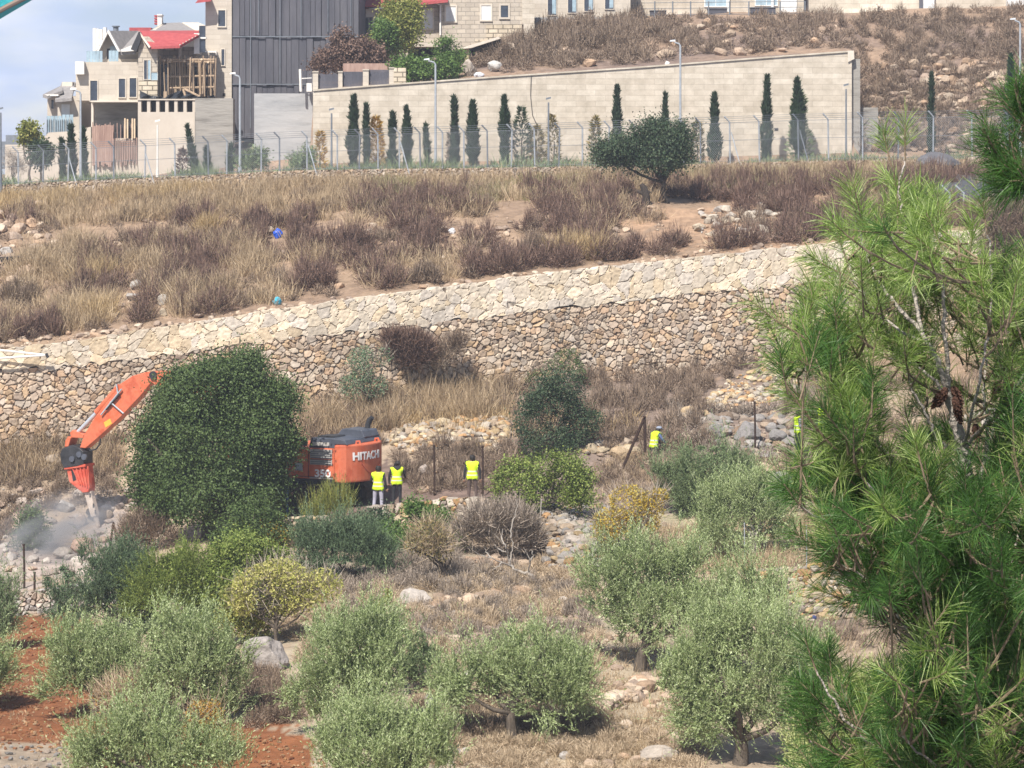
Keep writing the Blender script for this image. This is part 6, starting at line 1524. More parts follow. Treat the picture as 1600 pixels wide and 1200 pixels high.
# timber offcuts and dark debris on the left slope
a = Acc(); q = hit(28, 412)
for k in range(7): a.tube([q + np.array([-.8, R3.uniform(-.4, .4), R3.uniform(.05, .5)]), q + np.array([.7, R3.uniform(-.4, .4), R3.uniform(.05, .6)])], .05, 5)
tag(a.build('scrap_heap', M['dark'], loc=q), 'heap of dark scrap rods at the left edge of the slope', 'scrap')

# ------------------------------------------------------------------ excavator with a rock breaker
OR = noise_mat('orange_paint', (0.36, 0.055, 0.02), (0.56, 0.15, 0.075), 1.3, 0.5, 0.08, c3=(0.49, 0.088, 0.028), spec=.4)
ORD = noise_mat('dusty_orange', (0.42, 0.06, 0.035), (0.50, 0.09, 0.055), 1.6, 0.7, 0.2, c3=(0.55, 0.20, 0.14), spec=.3)
BK = noise_mat('black_steel', (0.016, 0.017, 0.02), (0.045, 0.046, 0.05), 3, 0.5, 0.2)
HOODM = noise_mat('dark_hood', (0.05, 0.057, 0.075), (0.085, 0.095, 0.12), 2, 0.4, 0.0, spec=.5)
GRL = noise_mat('grey_grille', (0.28, 0.27, 0.25), (0.40, 0.38, 0.35), 3, 0.6, 0.0)
CHR = plain_mat('chrome_rod', (0.62, 0.64, 0.68), .25, .6)
TRK = noise_mat('track_steel', (0.035, 0.028, 0.022), (0.10, 0.075, 0.055), 4, 0.8, 0.5)
DST = noise_mat('dusty_steel', (0.40, 0.32, 0.26), (0.56, 0.48, 0.41), 4, 0.8, 0.3)
EA = math.radians(25)
EX = P(463, 790, 107.0)
ex = thing('excavator', EX, 'large orange tracked excavator with a hydraulic rock breaker, half hidden by the round tree', 'excavator')
fw = np.array([-math.cos(EA), math.sin(EA), 0]); lf = np.array([-math.sin(EA), -math.cos(EA), 0])
def W(x, y, z): return EX + fw * x + lf * y + np.array([0, 0, z])
class EAcc(Acc):
    def bx(self, x0, x1, y0, y1, z0, z1, mi=0): self.hexa([W(x, y, z) for z in (z0, z1) for y in (y0, y1) for x in (x0, x1)], mi)
    def pl(self, pts, y0, y1, mi=0): self.prism([W(x, y0, z) for x, z in pts], lf * (y1 - y0), mi)
    def plan(self, pts, z0, z1, mi=0): self.prism([W(x, y, z0) for x, y in pts], (0, 0, z1 - z0), mi)
    def tb(self, pts, r, s=8): self.tube([W(*p) for p in pts], r, s)
def bev(o, w=.04, seg=2):
    m = o.modifiers.new('bevel', 'BEVEL'); m.width = w; m.segments = seg; m.limit_method = 'ANGLE'; return o
arc = [(-2.7, 1.52)] + [(-3.30 + .42 * (abs(t) ** 2.6), t * 1.42) for t in np.linspace(.98, -.98, 15)] + [(-2.7, -1.52)]
a = EAcc(); a.plan([(-2.45, 1.52)] + arc + [(-2.45, -1.52)], 1.10, 2.50)
def weld_bev(o, w):
    bm = bmesh.new(); bm.from_mesh(o.data); bmesh.ops.remove_doubles(bm, verts=bm.verts, dist=1e-4); bmesh.ops.recalc_face_normals(bm, faces=bm.faces); bm.to_mesh(o.data); bm.free(); return bev(o, w, 3)
cwt = weld_bev(a.build('counterweight', OR, ex), .09)
a = EAcc(); a.plan([(-2.43, 1.47), (-2.43, -1.47), (1.9, -1.47), (1.9, 1.47)], 1.2, 2.36); weld_bev(a.build('body', OR, ex), .04)
a = EAcc(); a.bx(-2.4, 1.85, -1.46, 1.46, .98, 1.2); a.build('underframe', BK, ex)
# grilles, panel seams on the near side (y = +1.47)
gr = None
a = EAcc(); a.bx(-2.36, -1.42, 1.475, 1.50, 1.98, 2.32); a.bx(-2.36, -1.42, 1.475, 1.495, 1.74, 1.94)
gr = a.build('side_grille', GRL, ex)
a = EAcc()
for k in range(7): a.bx(-2.32, -1.46, 1.50, 1.512, 1.77 + k * .075, 1.79 + k * .075)
a.build('slat', HOODM, gr)
a = EAcc(); a.bx(-1.36, -1.34, 1.475, 1.485, 1.25, 2.34); a.bx(0.05, .07, 1.475, 1.485, 1.25, 2.34); a.bx(-2.4, 1.85, 1.475, 1.482, 1.28, 1.30); a.build('door_seam', BK, ex)
# engine hood, humps, exhaust, rail, hooks
a = EAcc(); a.pl([(-2.95, 2.50), (-2.85, 2.68), (-2.3, 2.74), (-1.42, 2.74), (-1.30, 2.365), (-2.42, 2.365), (-2.46, 2.51)], -1.35, 1.40); weld_bev(a.build('engine_hood', HOODM, ex), .05)
a = EAcc(); a.pl([(-2.9, 2.66), (-2.78, 2.94), (-1.9, 2.98), (-1.7, 2.72)], -1.3, -.1); weld_bev(a.build('hood_hump', HOODM, ex), .05)
a = EAcc(); a.pl([(-2.3, 2.73), (-2.25, 2.80), (-1.6, 2.80), (-1.55, 2.73)], .3, 1.2); a.build('hood_vent', BK, ex)
a = EAcc(); a.bx(-2.2, -1.5, 1.405, 1.42, 2.44, 2.58); a.build('hood_plate', GRL, ex)
a = EAcc(); a.tb([(-2.45, -1.1, 2.85), (-2.5, -1.1, 3.1), (-2.56, -1.1, 3.25), (-2.68, -1.1, 3.36)], [.11, .11, .105, .09]); a.build('exhaust_pipe', BK, ex, smooth=True)
for yy in (.75, -.75):
    a = EAcc(); a.tb([(-2.98, yy, 2.48), (-3.0, yy, 2.60), (-3.12, yy, 2.61), (-3.16, yy, 2.48)], .045, 6); a.build('lifting_eye', OR, ex)
# curved panel line and lettering on the rear
def rear_pt(t, z, off=.012):
    x = -3.30 + .42 * (abs(t) ** 2.6) - off; return W(x, t * 1.42, z)
a = EAcc(); a.tube([rear_pt(t, 1.80 - .42 * (1 - ((t - .05) / .5) ** 2) if abs(t - .05) < .5 else 1.80, .004) for t in np.linspace(-.45, .55, 14)], .014, 5); a.build('rear_panel_line', ORD, ex)
def lettering(txt, name, size, place, mat, squeeze=1.0):
    """flat letters mapped onto a surface by place(u, v) with u, v in metres"""
    cu = bpy.data.curves.new(name, 'FONT'); cu.body = txt; cu.size = size; cu.align_x = 'CENTER'; cu.extrude = .004; cu.offset = .014 * size / .4
    t = bpy.data.objects.new(name, cu); COL.objects.link(t); bpy.context.view_layer.update()
    me = bpy.data.meshes.new_from_object(t.evaluated_get(bpy.context.evaluated_depsgraph_get())); bpy.data.objects.remove(t); 
    for v in me.vertices:
        p = place(v.co.x * squeeze, v.co.y, v.co.z); v.co = Vector(p) - Vector(EX)
    me.materials.clear(); me.materials.append(mat)
    o = bpy.data.objects.new(name, me); COL.objects.link(o); o.parent = ex; return o
WHT = plain_mat('white_decal', (0.80, 0.79, 0.77), .5)
lettering('HITACHI', 'maker_lettering', .40, lambda u, v, w: rear_pt(-(u - .05) / 1.42 if False else (.24 - u / 1.42), 1.93 + v, .02 + w), WHT, 1.08)
lettering('350', 'number_lettering', .38, lambda u, v, w: W(-1.96 - u, 1.50 + w, 1.30 + v), WHT, 1.2)
a = EAcc(); a.bx(-2.38, -1.4, 1.476, 1.484, 1.22, 1.27); a.build('side_stripe', GRL, ex)
# cab and mirror
cab = None
a = EAcc(); a.pl([(.75, 1.2), (.75, 3.1), (1.0, 3.18), (2.0, 3.18), (2.45, 2.3), (2.45, 1.2)], .45, 1.45); cab = weld_bev(a.build('cab', OR, ex), .05)
a = EAcc(); a.bx(.9, 1.9, 1.455, 1.47, 2.15, 3.0); a.build('side_window', M['glass'], cab)
a = EAcc(); a.tb([(-1.1, 1.35, 2.35), (-1.12, 1.45, 2.6)], .025, 6); a.bx(-1.25, -1.0, 1.36, 1.48, 2.42, 2.72); a.build('mirror', BK, ex)
a = EAcc(); a.tb([(-.7, 1.40, 2.36), (-.7, 1.40, 2.7), (.6, 1.40, 2.7)], .025, 6); a.build('handrail', M['galv'], ex)
a = EAcc(); a.bx(-1.1, -.8, 1.476, 1.52, 1.5, 1.78); a.build('tool_latch', M['galv'], ex)
# undercarriage
a = EAcc(); a.tb([(0, 0, .75), (0, 0, 1.0)], .75, 20); a.bx(-1.3, 1.3, -1.0, 1.0, .45, .75); a.build('turntable', BK, ex)
for sd in (1, -1):
    y0, y1 = sd * 1.3 - .3, sd * 1.3 + .3
    n = 26; path = []
    for t in np.linspace(0, 1, n, endpoint=False):
        L1 = 3.9; Rr = .48; per = 2 * L1 + 2 * math.pi * Rr; q_ = t * per
        if q_ < L1: path.append((-L1 / 2 + q_, 2 * Rr, 0))
        elif q_ < L1 + math.pi * Rr: an = (q_ - L1) / Rr; path.append((L1 / 2 + Rr * math.sin(an), Rr + Rr * math.cos(an), an))
        elif q_ < 2 * L1 + math.pi * Rr: path.append((L1 / 2 - (q_ - L1 - math.pi * Rr), 0, math.pi))
        else: an = (q_ - 2 * L1 - math.pi * Rr) / Rr; path.append((-L1 / 2 - Rr * math.sin(an), Rr - Rr * math.cos(an), math.pi + an))
    a = EAcc(); a.pl([(x, z) for x, z, _ in path], y0, y1); tk = a.build('track', TRK, ex)
    a = EAcc()
    for x, z, an in path:
        c, s2 = math.cos(-an), math.sin(-an); hw, hh = .14, .05
        a.pl([(x + c * u - s2 * w, z + s2 * u + c * w) for u, w in ((-hw, 0), (hw, 0), (hw, hh), (-hw, hh))], y0 - .02, y1 + .02)
    a.build('shoe', TRK, tk)
    for x in (-1.95, 1.95):
        a = EAcc(); a.tb([(x, y0 - .03, .48), (x, y1 + .03, .48)], .36, 16); a.build('wheel', BK, tk)
    for k in range(6):
        a = EAcc(); x = -1.35 + k * .54; a.tb([(x, y0 - .02, .2), (x, y1 + .02, .2)], .15, 10); a.build('roller', BK, tk)
# boom, stick, cylinders in the vertical plane of the machine
pn = np.cross(fw, [0, 0, 1.0])
def on_plane(px, py, off=0.0):
    r = P(px, py, 1.0) - np.array([0, 0, CZ]); o_ = np.array([0, 0, CZ]); c = EX + lf * off
    t = np.dot(c - o_, pn) / np.dot(r, pn); p = o_ + r * t - EX
    return float(np.dot(p, fw)), float(p[2])
def arm(name, pix, half, mat, off=0.0, parent=None, bevw=.03):
    a = EAcc(); a.pl([on_plane(x, y, off) for x, y in pix], off - half, off + half); return weld_bev(a.build(name, mat, parent or ex), bevw)
tipx, tipz = on_plane(243, 587)
a = EAcc(); a.pl([(.55, 1.6), (.5, 2.1), (2.2, 3.9), (3.6, tipz + .15), (tipx - .1, tipz + .2), (tipx + .15, tipz - .15), (tipx - .2, tipz - .35), (3.7, tipz - .7), (2.7, 3.3), (1.0, 1.7)], -.33, .33); boom = weld_bev(a.build('boom', OR, ex), .03)
for yy in (-.5, .5):
    a = EAcc(); a.tb([(1.7, yy, 1.3), (2.3, yy, 2.5)], .12); b_ = a.build('boom_cylinder', OR, ex); a = EAcc(); a.tb([(2.3, yy, 2.5), (2.75, yy, 3.6)], .07); a.build('rod', CHR, b_)
stick = arm('stick', [(241, 580), (230, 581.5), (211, 587), (191, 600), (150, 655), (136, 679), (129, 699), (138, 700), (158, 683), (194, 650), (224, 618), (240, 598), (246, 588)], .21, OR)
a = EAcc(); a.pl([on_plane(x, y, .22) for x, y in ((162, 660), (172, 654), (175, 662), (165, 668))], .216, .222); a.build('yellow_plate', plain_mat('yellow_decal', (0.62, 0.38, 0.05), .6), stick)
a = EAcc(); x0, z0 = on_plane(243, 586, .2); a.tb([(x0, -.42, z0), (x0, .42, z0)], .16, 14); a.build('pivot_pin', BK, stick)
a = EAcc(); p0, p1 = on_plane(247, 585), on_plane(256, 588); p2 = on_plane(272, 588); a.tb([(p0[0], 0, p0[1]), (p1[0], 0, p1[1])], .10); a.build('rod_end', CHR, ex)
a = EAcc(); a.tb([(p1[0], 0, p1[1]), (p2[0], 0, p2[1])], .15); a.build('arm_cylinder', OR, ex)
def cyl(name, a0, a1, r, mat, off, parent=None):
    a = EAcc(); p, q_ = on_plane(*a0, off), on_plane(*a1, off); a.tb([(p[0], off, p[1]), (q_[0], off, q_[1])], r, 12); return a.build(name, mat, parent or ex, smooth=False)
bc = cyl('bucket_cylinder', (187, 604), (151, 645), .13, OR, .10); cyl('rod', (151, 645), (122, 675), .085, CHR, .10, bc)
cyl('hydraulic_line', (190, 608), (158, 648), .035, M['galv'], .30); cyl('hydraulic_line', (187, 616), (166, 640), .03, BK, .30)
for p_, q_ in (((172, 628), (193, 646)), ((182, 600), (184, 615))): cyl('hose_clamp', p_, q_, .03, M['galv'], .29)
arm('link', [(113, 676), (118, 671), (136, 678), (134, 684), (116, 683)], .20, OR)
arm('link', [(112, 681), (117, 683), (113, 697), (107, 698), (108, 688)], .28, OR)
a = EAcc(); hp = [on_plane(x, y, .3) for x, y in ((157, 685), (156, 694), (150, 702), (140, 704))]; a.tb([(x, .3, z) for x, z in hp], .035, 6); a.build('hose', BK, ex)
brk = arm('breaker_bracket', [(104, 700), (120, 694), (131, 699), (138, 705), (138, 724), (128, 727), (107, 730), (103, 722), (101, 709)], .34, BK)
cyl('bracket_pin', (112, 712), (112, 712.01), .01, BK, .0, brk)
for x, y in ((113, 717), (124, 710), (132, 714)):
    a = EAcc(); p = on_plane(x, y, .36); a.tb([(p[0], .33, p[1]), (p[0], .42, p[1])], .12, 12); a.build('bolt_boss', HOODM, brk)
hm = arm('breaker_hammer', [(109, 731), (140, 727), (144, 762), (143, 768), (134, 769), (126, 763), (113, 752)], .24, ORD)
a = EAcc()
for k in range(5):
    x0 = 113 + k * 6; a.pl([on_plane(x, y, .25) for x, y in ((x0, 731.5 - k * .8), (x0 + 1.6, 731.3 - k * .8), (126 + k * 3.7, 757 + k * 1.5), (125 + k * 3.7, 757 + k * 1.5))], .238, .29)
a.build('rib', ORD, hm)
a = EAcc(); a.pl([on_plane(x, y, 0) for x, y in ((107, 728), (140.5, 724), (140.5, 728), (107.5, 732.5))], -.32, .32); a.build('flange', ORD, hm)
a = EAcc(); a.pl([on_plane(x, y, .25) for x, y in ((111, 734), (116, 735), (119, 750), (114, 752))], .242, .252); a.build('side_slot', BK, hm)
ch_ = arm('chisel_housing', [(134, 768), (144, 767), (150, 792), (153, 806), (145, 808), (141, 795)], .13, DST, bevw=.02)
a = EAcc()
p0, p1 = on_plane(149, 806), on_plane(153, 822); a.tb([(p0[0], 0, p0[1]), (p1[0], 0, p1[1]), (p1[0] + .0, 0, p1[1] - .25)], [.10, .10, .05], 10); a.build('chisel', DST, ex)
a = EAcc()
for x, y in ((141, 774), (146, 790), (149, 800)): p = on_plane(x, y, .13); a.bx(p[0] - .03, p[0] + .03, .128, .14, p[1] - .08, p[1] + .08)
a.build('slot', BK, ch_)
HTIP = W(p1[0], 0, p1[1])

# ------------------------------------------------------------------ dust drifting off the hammer
def dust():
    m = bpy.data.materials.new('dust'); m.use_nodes = True; N, L = m.node_tree.nodes, m.node_tree.links; N.clear()
    out = N.new('ShaderNodeOutputMaterial'); pv = N.new('ShaderNodeVolumePrincipled'); pv.inputs['Color'].default_value = (0.97, 0.97, 1.0, 1); pv.inputs['Anisotropy'].default_value = 0.2
    tc = N.new('ShaderNodeTexCoord'); no = N.new('ShaderNodeTexNoise'); no.inputs['Scale'].default_value = 2.4; no.inputs['Detail'].default_value = 4
    mp = N.new('ShaderNodeMapping'); mp.inputs['Scale'].default_value = (1.0, 1.0, 1.6); L.new(tc.outputs['Object'], mp.inputs[0]); L.new(mp.outputs[0], no.inputs['Vector'])
    ln = N.new('ShaderNodeVectorMath'); ln.operation = 'LENGTH'; L.new(tc.outputs['Object'], ln.inputs[0])
    fall = N.new('ShaderNodeMapRange'); fall.inputs[1].default_value = 1.0; fall.inputs[2].default_value = .15; L.new(ln.outputs['Value'], fall.inputs[0])
    mr = N.new('ShaderNodeMapRange'); mr.inputs[1].default_value = .38; mr.inputs[2].default_value = .68; L.new(no.outputs[0], mr.inputs[0])
    mu = N.new('ShaderNodeMath'); mu.operation = 'MULTIPLY'; L.new(fall.outputs[0], mu.inputs[0]); L.new(mr.outputs[0], mu.inputs[1])
    m2 = N.new('ShaderNodeMath'); m2.operation = 'MULTIPLY'; m2.inputs[1].default_value = 1.0; L.new(mu.outputs[0], m2.inputs[0]); L.new(m2.outputs[0], pv.inputs['Density'])
    L.new(pv.outputs[0], out.inputs['Volume'])
    bm = bmesh.new(); bmesh.ops.create_icosphere(bm, subdivisions=3, radius=1.0); me = bpy.data.meshes.new('dust_cloud'); bm.to_mesh(me); bm.free(); me.materials.append(m)
    o = bpy.data.objects.new('dust_cloud', me); COL.objects.link(o)
    c = (P(85, 850, 107.0)); o.location = c; o.scale = (3.2, 4.0, 2.0); o.rotation_euler = (0, math.radians(-28), 0)
    tag(o, 'thin blue grey dust drifting down from the hammer tip', 'dust', kind='stuff')
dust()
# ------------------------------------------------------------------ people
SKIN = plain_mat('skin', (0.42, 0.25, 0.17), .6, vary=.06)
HAIR = plain_mat('dark_hair', (0.018, 0.014, 0.012), .7)
def vest_mat():
    m, N, L, b = new_mat('hi_vis')
    tc = N.new('ShaderNodeTexCoord'); sp = N.new('ShaderNodeSeparateXYZ'); L.new(tc.outputs['Object'], sp.inputs[0])
    r = N.new('ShaderNodeValToRGB'); r.color_ramp.interpolation = 'CONSTANT'; el = r.color_ramp.elements
    Y, S = (0.60, 0.86, 0.02, 1), (0.60, 0.63, 0.55, 1)
    stops = [(0, Y), (.970, S), (1.015, Y), (1.105, S), (1.150, Y)]
    while len(el) < len(stops): el.new(.5)
    for e, (p, c) in zip(el, stops): e.position = p / 2.0; e.color = c
    mu = N.new('ShaderNodeMath'); mu.operation = 'MULTIPLY'; mu.inputs[1].default_value = .5; L.new(sp.outputs[2], mu.inputs[0]); L.new(mu.outputs[0], r.inputs[0])
    L.new(r.outputs[0], b.inputs['Base Color']); b.inputs['Roughness'].default_value = .7
    return m
VEST = vest_mat()

def person(label, foot, face, shirt, trousers, pose, hair=HAIR, vest=True, cap=None, hood=None, group='workers on the site', height=1.75):
    """foot: ground point; face: heading angle (0 faces the camera, pi faces away). pose: joint overrides in metres, x right of the figure"""
    J = dict(pel=(0, 0, .97), sp1=(0, 0, 1.12), sp2=(0, .01, 1.28), ch=(0, 0, 1.40), nk=(0, 0, 1.50), hd0=(0, -.01, 1.57), hd1=(0, -.02, 1.65), hd2=(0, -.01, 1.72),
             sl=(.17, 0, 1.42), el=(.23, .02, 1.15), wl=(.24, -.05, .90), sr=(-.17, 0, 1.42), er=(-.23, .02, 1.15), wr=(-.24, -.05, .90),
             hl=(.095, 0, .93), kl=(.11, -.02, .51), al=(.12, .02, .10), tl=(.13, -.14, .035), hr=(-.095, 0, .93), kr=(-.11, -.02, .51), ar=(-.12, .02, .10), tr=(-.13, -.14, .035))
    J.update({k: v for k, v in pose.items() if k != 'look'})
    R = dict(pel=(.15, .115), sp1=(.145, .105), sp2=(.155, .11), ch=(.15, .11), nk=(.06, .06), hd0=(.068, .08), hd1=(.082, .10), hd2=(.06, .075), sl=(.075, .07), el=(.048, .046), wl=(.032, .034), sr=(.075, .07), er=(.048, .046), wr=(.032, .034),
             hl=(.095, .095), kl=(.065, .065), al=(.045, .05), tl=(.045, .03), hr=(.095, .095), kr=(.065, .065), ar=(.045, .05), tr=(.045, .03))
    E = [('pel', 'sp1'), ('sp1', 'sp2'), ('sp2', 'ch'), ('ch', 'nk'), ('nk', 'hd0'), ('hd0', 'hd1'), ('hd1', 'hd2'), ('ch', 'sl'), ('sl', 'el'), ('el', 'wl'), ('ch', 'sr'), ('sr', 'er'), ('er', 'wr'), ('pel', 'hl'), ('hl', 'kl'), ('kl', 'al'), ('al', 'tl'), ('pel', 'hr'), ('hr', 'kr'), ('kr', 'ar'), ('ar', 'tr')]
    names = list(J); V = [Vector(J[n]) for n in names]; rad = [R[n] for n in names]; part = {n: ('skin' if n[:2] in ('nk', 'hd') else 'trousers' if n in ('pel', 'hl', 'kl', 'al', 'hr', 'kr', 'ar') else 'shoe' if n in ('tl', 'tr') else 'shirt') for n in names}
    lab = [part[n] for n in names]
    edges = [(names.index(a_), names.index(b_)) for a_, b_ in E]
    for sd, el_, wr_ in ((1, 'el', 'wl'), (-1, 'er', 'wr')):            # hands: palm, five bent fingers
        w, e = Vector(J[wr_]), Vector(J[el_]); dr = (w - e).normalized(); side = dr.cross(Vector((0, 1, 0)))
        if side.length < .1: side = Vector((1, 0, 0))
        side.normalize(); nrm = side.cross(dr).normalized()
        V.append(w + dr * .085); rad.append((.040, .018)); lab.append('skin'); palm = len(V) - 1; edges.append((names.index(wr_), palm))
        for k, (o_, L_) in enumerate(((-.030, .060), (-.011, .072), (.009, .068), (.028, .055))):
            V.append(w + dr * (.105) + side * o_); rad.append((.010, .010)); lab.append('skin'); i0 = len(V) - 1; edges.append((palm, i0))
            V.append(V[i0] + dr * L_ * .55 - nrm * .012); rad.append((.009, .009)); lab.append('skin'); edges.append((i0, len(V) - 1))
            V.append(V[-1] + dr * L_ * .35 - nrm * .03); rad.append((.008, .008)); lab.append('skin'); edges.append((len(V) - 2, len(V) - 1))
        V.append(w + dr * .04 - side * .045 - nrm * .01); rad.append((.012, .012)); lab.append('skin'); edges.append((palm, len(V) - 1))
        V.append(w + dr * .085 - side * .062 - nrm * .025); rad.append((.010, .010)); lab.append('skin'); edges.append((len(V) - 2, len(V) - 1))
    me = bpy.data.meshes.new('skeleton'); me.from_pydata([tuple(v) for v in V], edges, []); o = bpy.data.objects.new('skeleton', me); COL.objects.link(o)
    md = o.modifiers.new('skin', 'SKIN'); md.branch_smoothing = .6; md.use_smooth_shade = True
    for i, sv in enumerate(me.skin_vertices[0].data): sv.radius = rad[i]; sv.use_root = (i == names.index('pel'))
    sub = o.modifiers.new('sub', 'SUBSURF'); sub.levels = 2; sub.render_levels = 2
    bpy.context.view_layer.update()
    bd = bpy.data.meshes.new_from_object(o.evaluated_get(bpy.context.evaluated_depsgraph_get())); bpy.data.objects.remove(o)
    # clothing regions by nearest bone
    mats = [SKIN, shirt, trousers, M['dark']]; code = dict(skin=0, shirt=1, trousers=2, shoe=3)
    co = np.array([v.co[:] for v in bd.vertices]); fc = [list(p.vertices) for p in bd.polygons]
    cen = np.array([co[f_].mean(0) for f_ in fc]); Vn = np.array([v[:] for v in V]); best = np.full(len(cen), 9.0); who = np.zeros(len(cen), int)
    for a_, b_ in edges:
        A, B = Vn[a_], Vn[b_]; ab = B - A; t = np.clip(((cen - A) @ ab) / max(ab @ ab, 1e-9), 0, 1); dist = np.linalg.norm(cen - A - t[:, None] * ab, axis=1)
        la, lb = code[lab[a_]], code[lab[b_]]
        k = dist < best; best[k] = dist[k]; who[k] = np.where(t[k] < .62, la, lb)
        if (names[a_] if a_ < len(names) else '') in ('ch',) and (names[b_] if b_ < len(names) else '') == 'nk': who[k] = np.where(t[k] < .85, 1, 0)
    bd.materials.clear()
    for m_ in mats: bd.materials.append(m_)
    bd.polygons.foreach_set('material_index', who.astype(np.int32)); bd.polygons.foreach_set('use_smooth', np.ones(len(who), bool))
    # face: nose, ears, eyes, brow joined into the body mesh
    bm = bmesh.new(); bm.from_mesh(bd); hc = Vector(J['hd1']); fwd = (Vector((0, -1, 0)) if 'look' not in pose else Vector(pose['look'])).normalized(); rt = fwd.cross(Vector((0, 0, 1))).normalized()
    def ball(p, s, mi):
        r = bmesh.ops.create_uvsphere(bm, u_segments=8, v_segments=6, radius=1.0)
        for v in r['verts']: v.co = Vector((v.co.x * s[0], v.co.y * s[1], v.co.z * s[2])) + p
        for v in r['verts']:
            for f_ in v.link_faces: f_.material_index = mi; f_.smooth = True
    ball(hc + fwd * .10 + Vector((0, 0, -.03)), (.013, .018, .022), 0)
    for sg in (1, -1):
        ball(hc + rt * .082 * sg + Vector((0, 0, -.02)), (.014, .022, .032), 0); ball(hc + fwd * .088 + rt * .033 * sg + Vector((0, 0, .0)), (.012, .010, .008), 3)
    ball(hc + fwd * .085 + Vector((0, 0, -.075)), (.025, .01, .006), 2 if False else 0)
    bm.to_mesh(bd); bm.free()
    b = bpy.data.objects.new('person', bd); COL.objects.link(b); b.location = [float(t) for t in foot]; b.rotation_euler = (0, 0, face); s_ = height / 1.75; b.scale = (s_ * 1.12, s_ * 1.08, s_)
    tag(b, label, 'person', group)
    def child(name, verts, faces, mat, thick=0.0):
        m_ = bpy.data.meshes.new(name); m_.from_pydata([tuple(v) for v in verts], [], faces); m_.materials.append(mat); c = bpy.data.objects.new(name, m_); COL.objects.link(c); c.parent = b
        m_.polygons.foreach_set('use_smooth', np.ones(len(faces), bool))
        if thick: md = c.modifiers.new('thick', 'SOLIDIFY'); md.thickness = thick; md.offset = 1
        return c
    nv = np.array([v.normal[:] for v in bd.vertices]); co = np.array([v.co[:] for v in bd.vertices])
    def shell(name, fsel, off, mat):
        vs = sorted({i for k in fsel for i in fc[k]}); mp = {v: i for i, v in enumerate(vs)}
        return child(name, co[vs] + nv[vs] * off, [[mp[i] for i in fc[k]] for k in fsel], mat, .012)
    # hair: upper/back of the head
    head = [k for k in range(len(fc)) if who[k] == 0 and np.linalg.norm(cen[k] - np.array(hc)) < .16 and (cen[k][2] > hc.z + .035 or ((cen[k] - np.array(hc)) @ np.array(fwd) < .02 and cen[k][2] > hc.z - .10))]
    shell('hair', head, .012, hair)
    if cap:
        hi = [k for k in head if cen[k][2] > hc.z + .01]; c = shell('cap', hi, .03, cap)
        pk = [hc + fwd * .10 + rt * .07 + Vector((0, 0, .05)), hc + fwd * .10 - rt * .07 + Vector((0, 0, .05)), hc + fwd * .18 - rt * .05 + Vector((0, 0, .035)), hc + fwd * .18 + rt * .05 + Vector((0, 0, .035))]
        child('cap_peak', pk, [[0, 1, 2, 3]], cap, .01)
    if hood:
        nk = Vector(J['nk']); k_ = [k for k in range(len(fc)) if np.linalg.norm(cen[k] - np.array(nk)) < .13]; shell('hood', k_, .045, hood)
    if vest:
        sh0 = np.array(J['ch']); ax = np.array(J['sl']) - np.array(J['sr']); ax = ax / np.linalg.norm(ax)
        tor = []
        Vt = [np.array(J[n]) for n in ('pel', 'sp1', 'sp2', 'ch', 'nk')]
        for k in range(len(fc)):
            c_ = cen[k]
            if who[k] == 0: continue
            z = c_[2]; lat = abs((c_ - sh0) @ ax)
            dist = min(np.linalg.norm(c_ - (Vt[i] + np.clip(((c_ - Vt[i]) @ (Vt[i + 1] - Vt[i])) / ((Vt[i + 1] - Vt[i]) @ (Vt[i + 1] - Vt[i])), 0, 1) * (Vt[i + 1] - Vt[i]))) for i in range(4))
            below = (c_ - Vt[0]) @ (Vt[3] - Vt[0]) / np.linalg.norm(Vt[3] - Vt[0]) ** 2
            if dist < .20 and lat < .19 and below > -.30 and below < 1.22: tor.append(k)
        shell('vest', tor, .028, VEST)
    return b
BLUE = plain_mat('blue_shirt', (0.10, 0.14, 0.28), .8); BLKC = plain_mat('black_cloth', (0.022, 0.022, 0.026), .85); GRYT = plain_mat('grey_trousers', (0.36, 0.35, 0.42), .85); BRNT = plain_mat('brown_trousers', (0.10, 0.07, 0.06), .85)
JEAN = plain_mat('jeans', (0.06, 0.13, 0.27), .85); CAPM = plain_mat('grey_blue_cap', (0.24, 0.27, 0.34), .8); WSHT = plain_mat('striped_top', (0.20, 0.20, 0.23), .8)
def at(px, d, py_top, h=1.75, drop=0.0):
    """foot point so that the head top falls on photo row py_top"""
    return np.array([X(px, d), d, Zp(py_top, d) - h])
person('worker in yellow vest and pale grey trousers, left of the pair by the excavator', at(591, 103.4, 727), math.pi - .25, BLKC, GRYT, dict(el=(.27, -.03, 1.16), wl=(.24, -.22, 1.02), er=(-.25, .05, 1.16), wr=(-.27, -.02, .92), kl=(.13, -.03, .5), al=(.16, .03, .1), tl=(.18, -.12, .035)))
person('worker in yellow vest, dark hood and black trousers, right of the excavator pair', at(620, 105.6, 719), math.pi + .15, BLKC, BLKC, dict(hd0=(-.02, -.03, 1.57), hd1=(-.04, -.06, 1.64), hd2=(-.045, -.06, 1.71), look=(-.9, -.45, -.1), el=(.25, -.02, 1.16), wl=(.25, -.10, .91), er=(-.27, -.04, 1.20), wr=(-.30, -.20, 1.08)), hood=BLKC)
person('worker in yellow vest and brown trousers standing alone beside the rusty post', at(738, 103.8, 710), math.pi, BLKC, BRNT, dict(el=(.25, .03, 1.15), wl=(.26, 0, .88), er=(-.25, .03, 1.15), wr=(-.26, 0, .88)))
hq = hit(1020, 722)
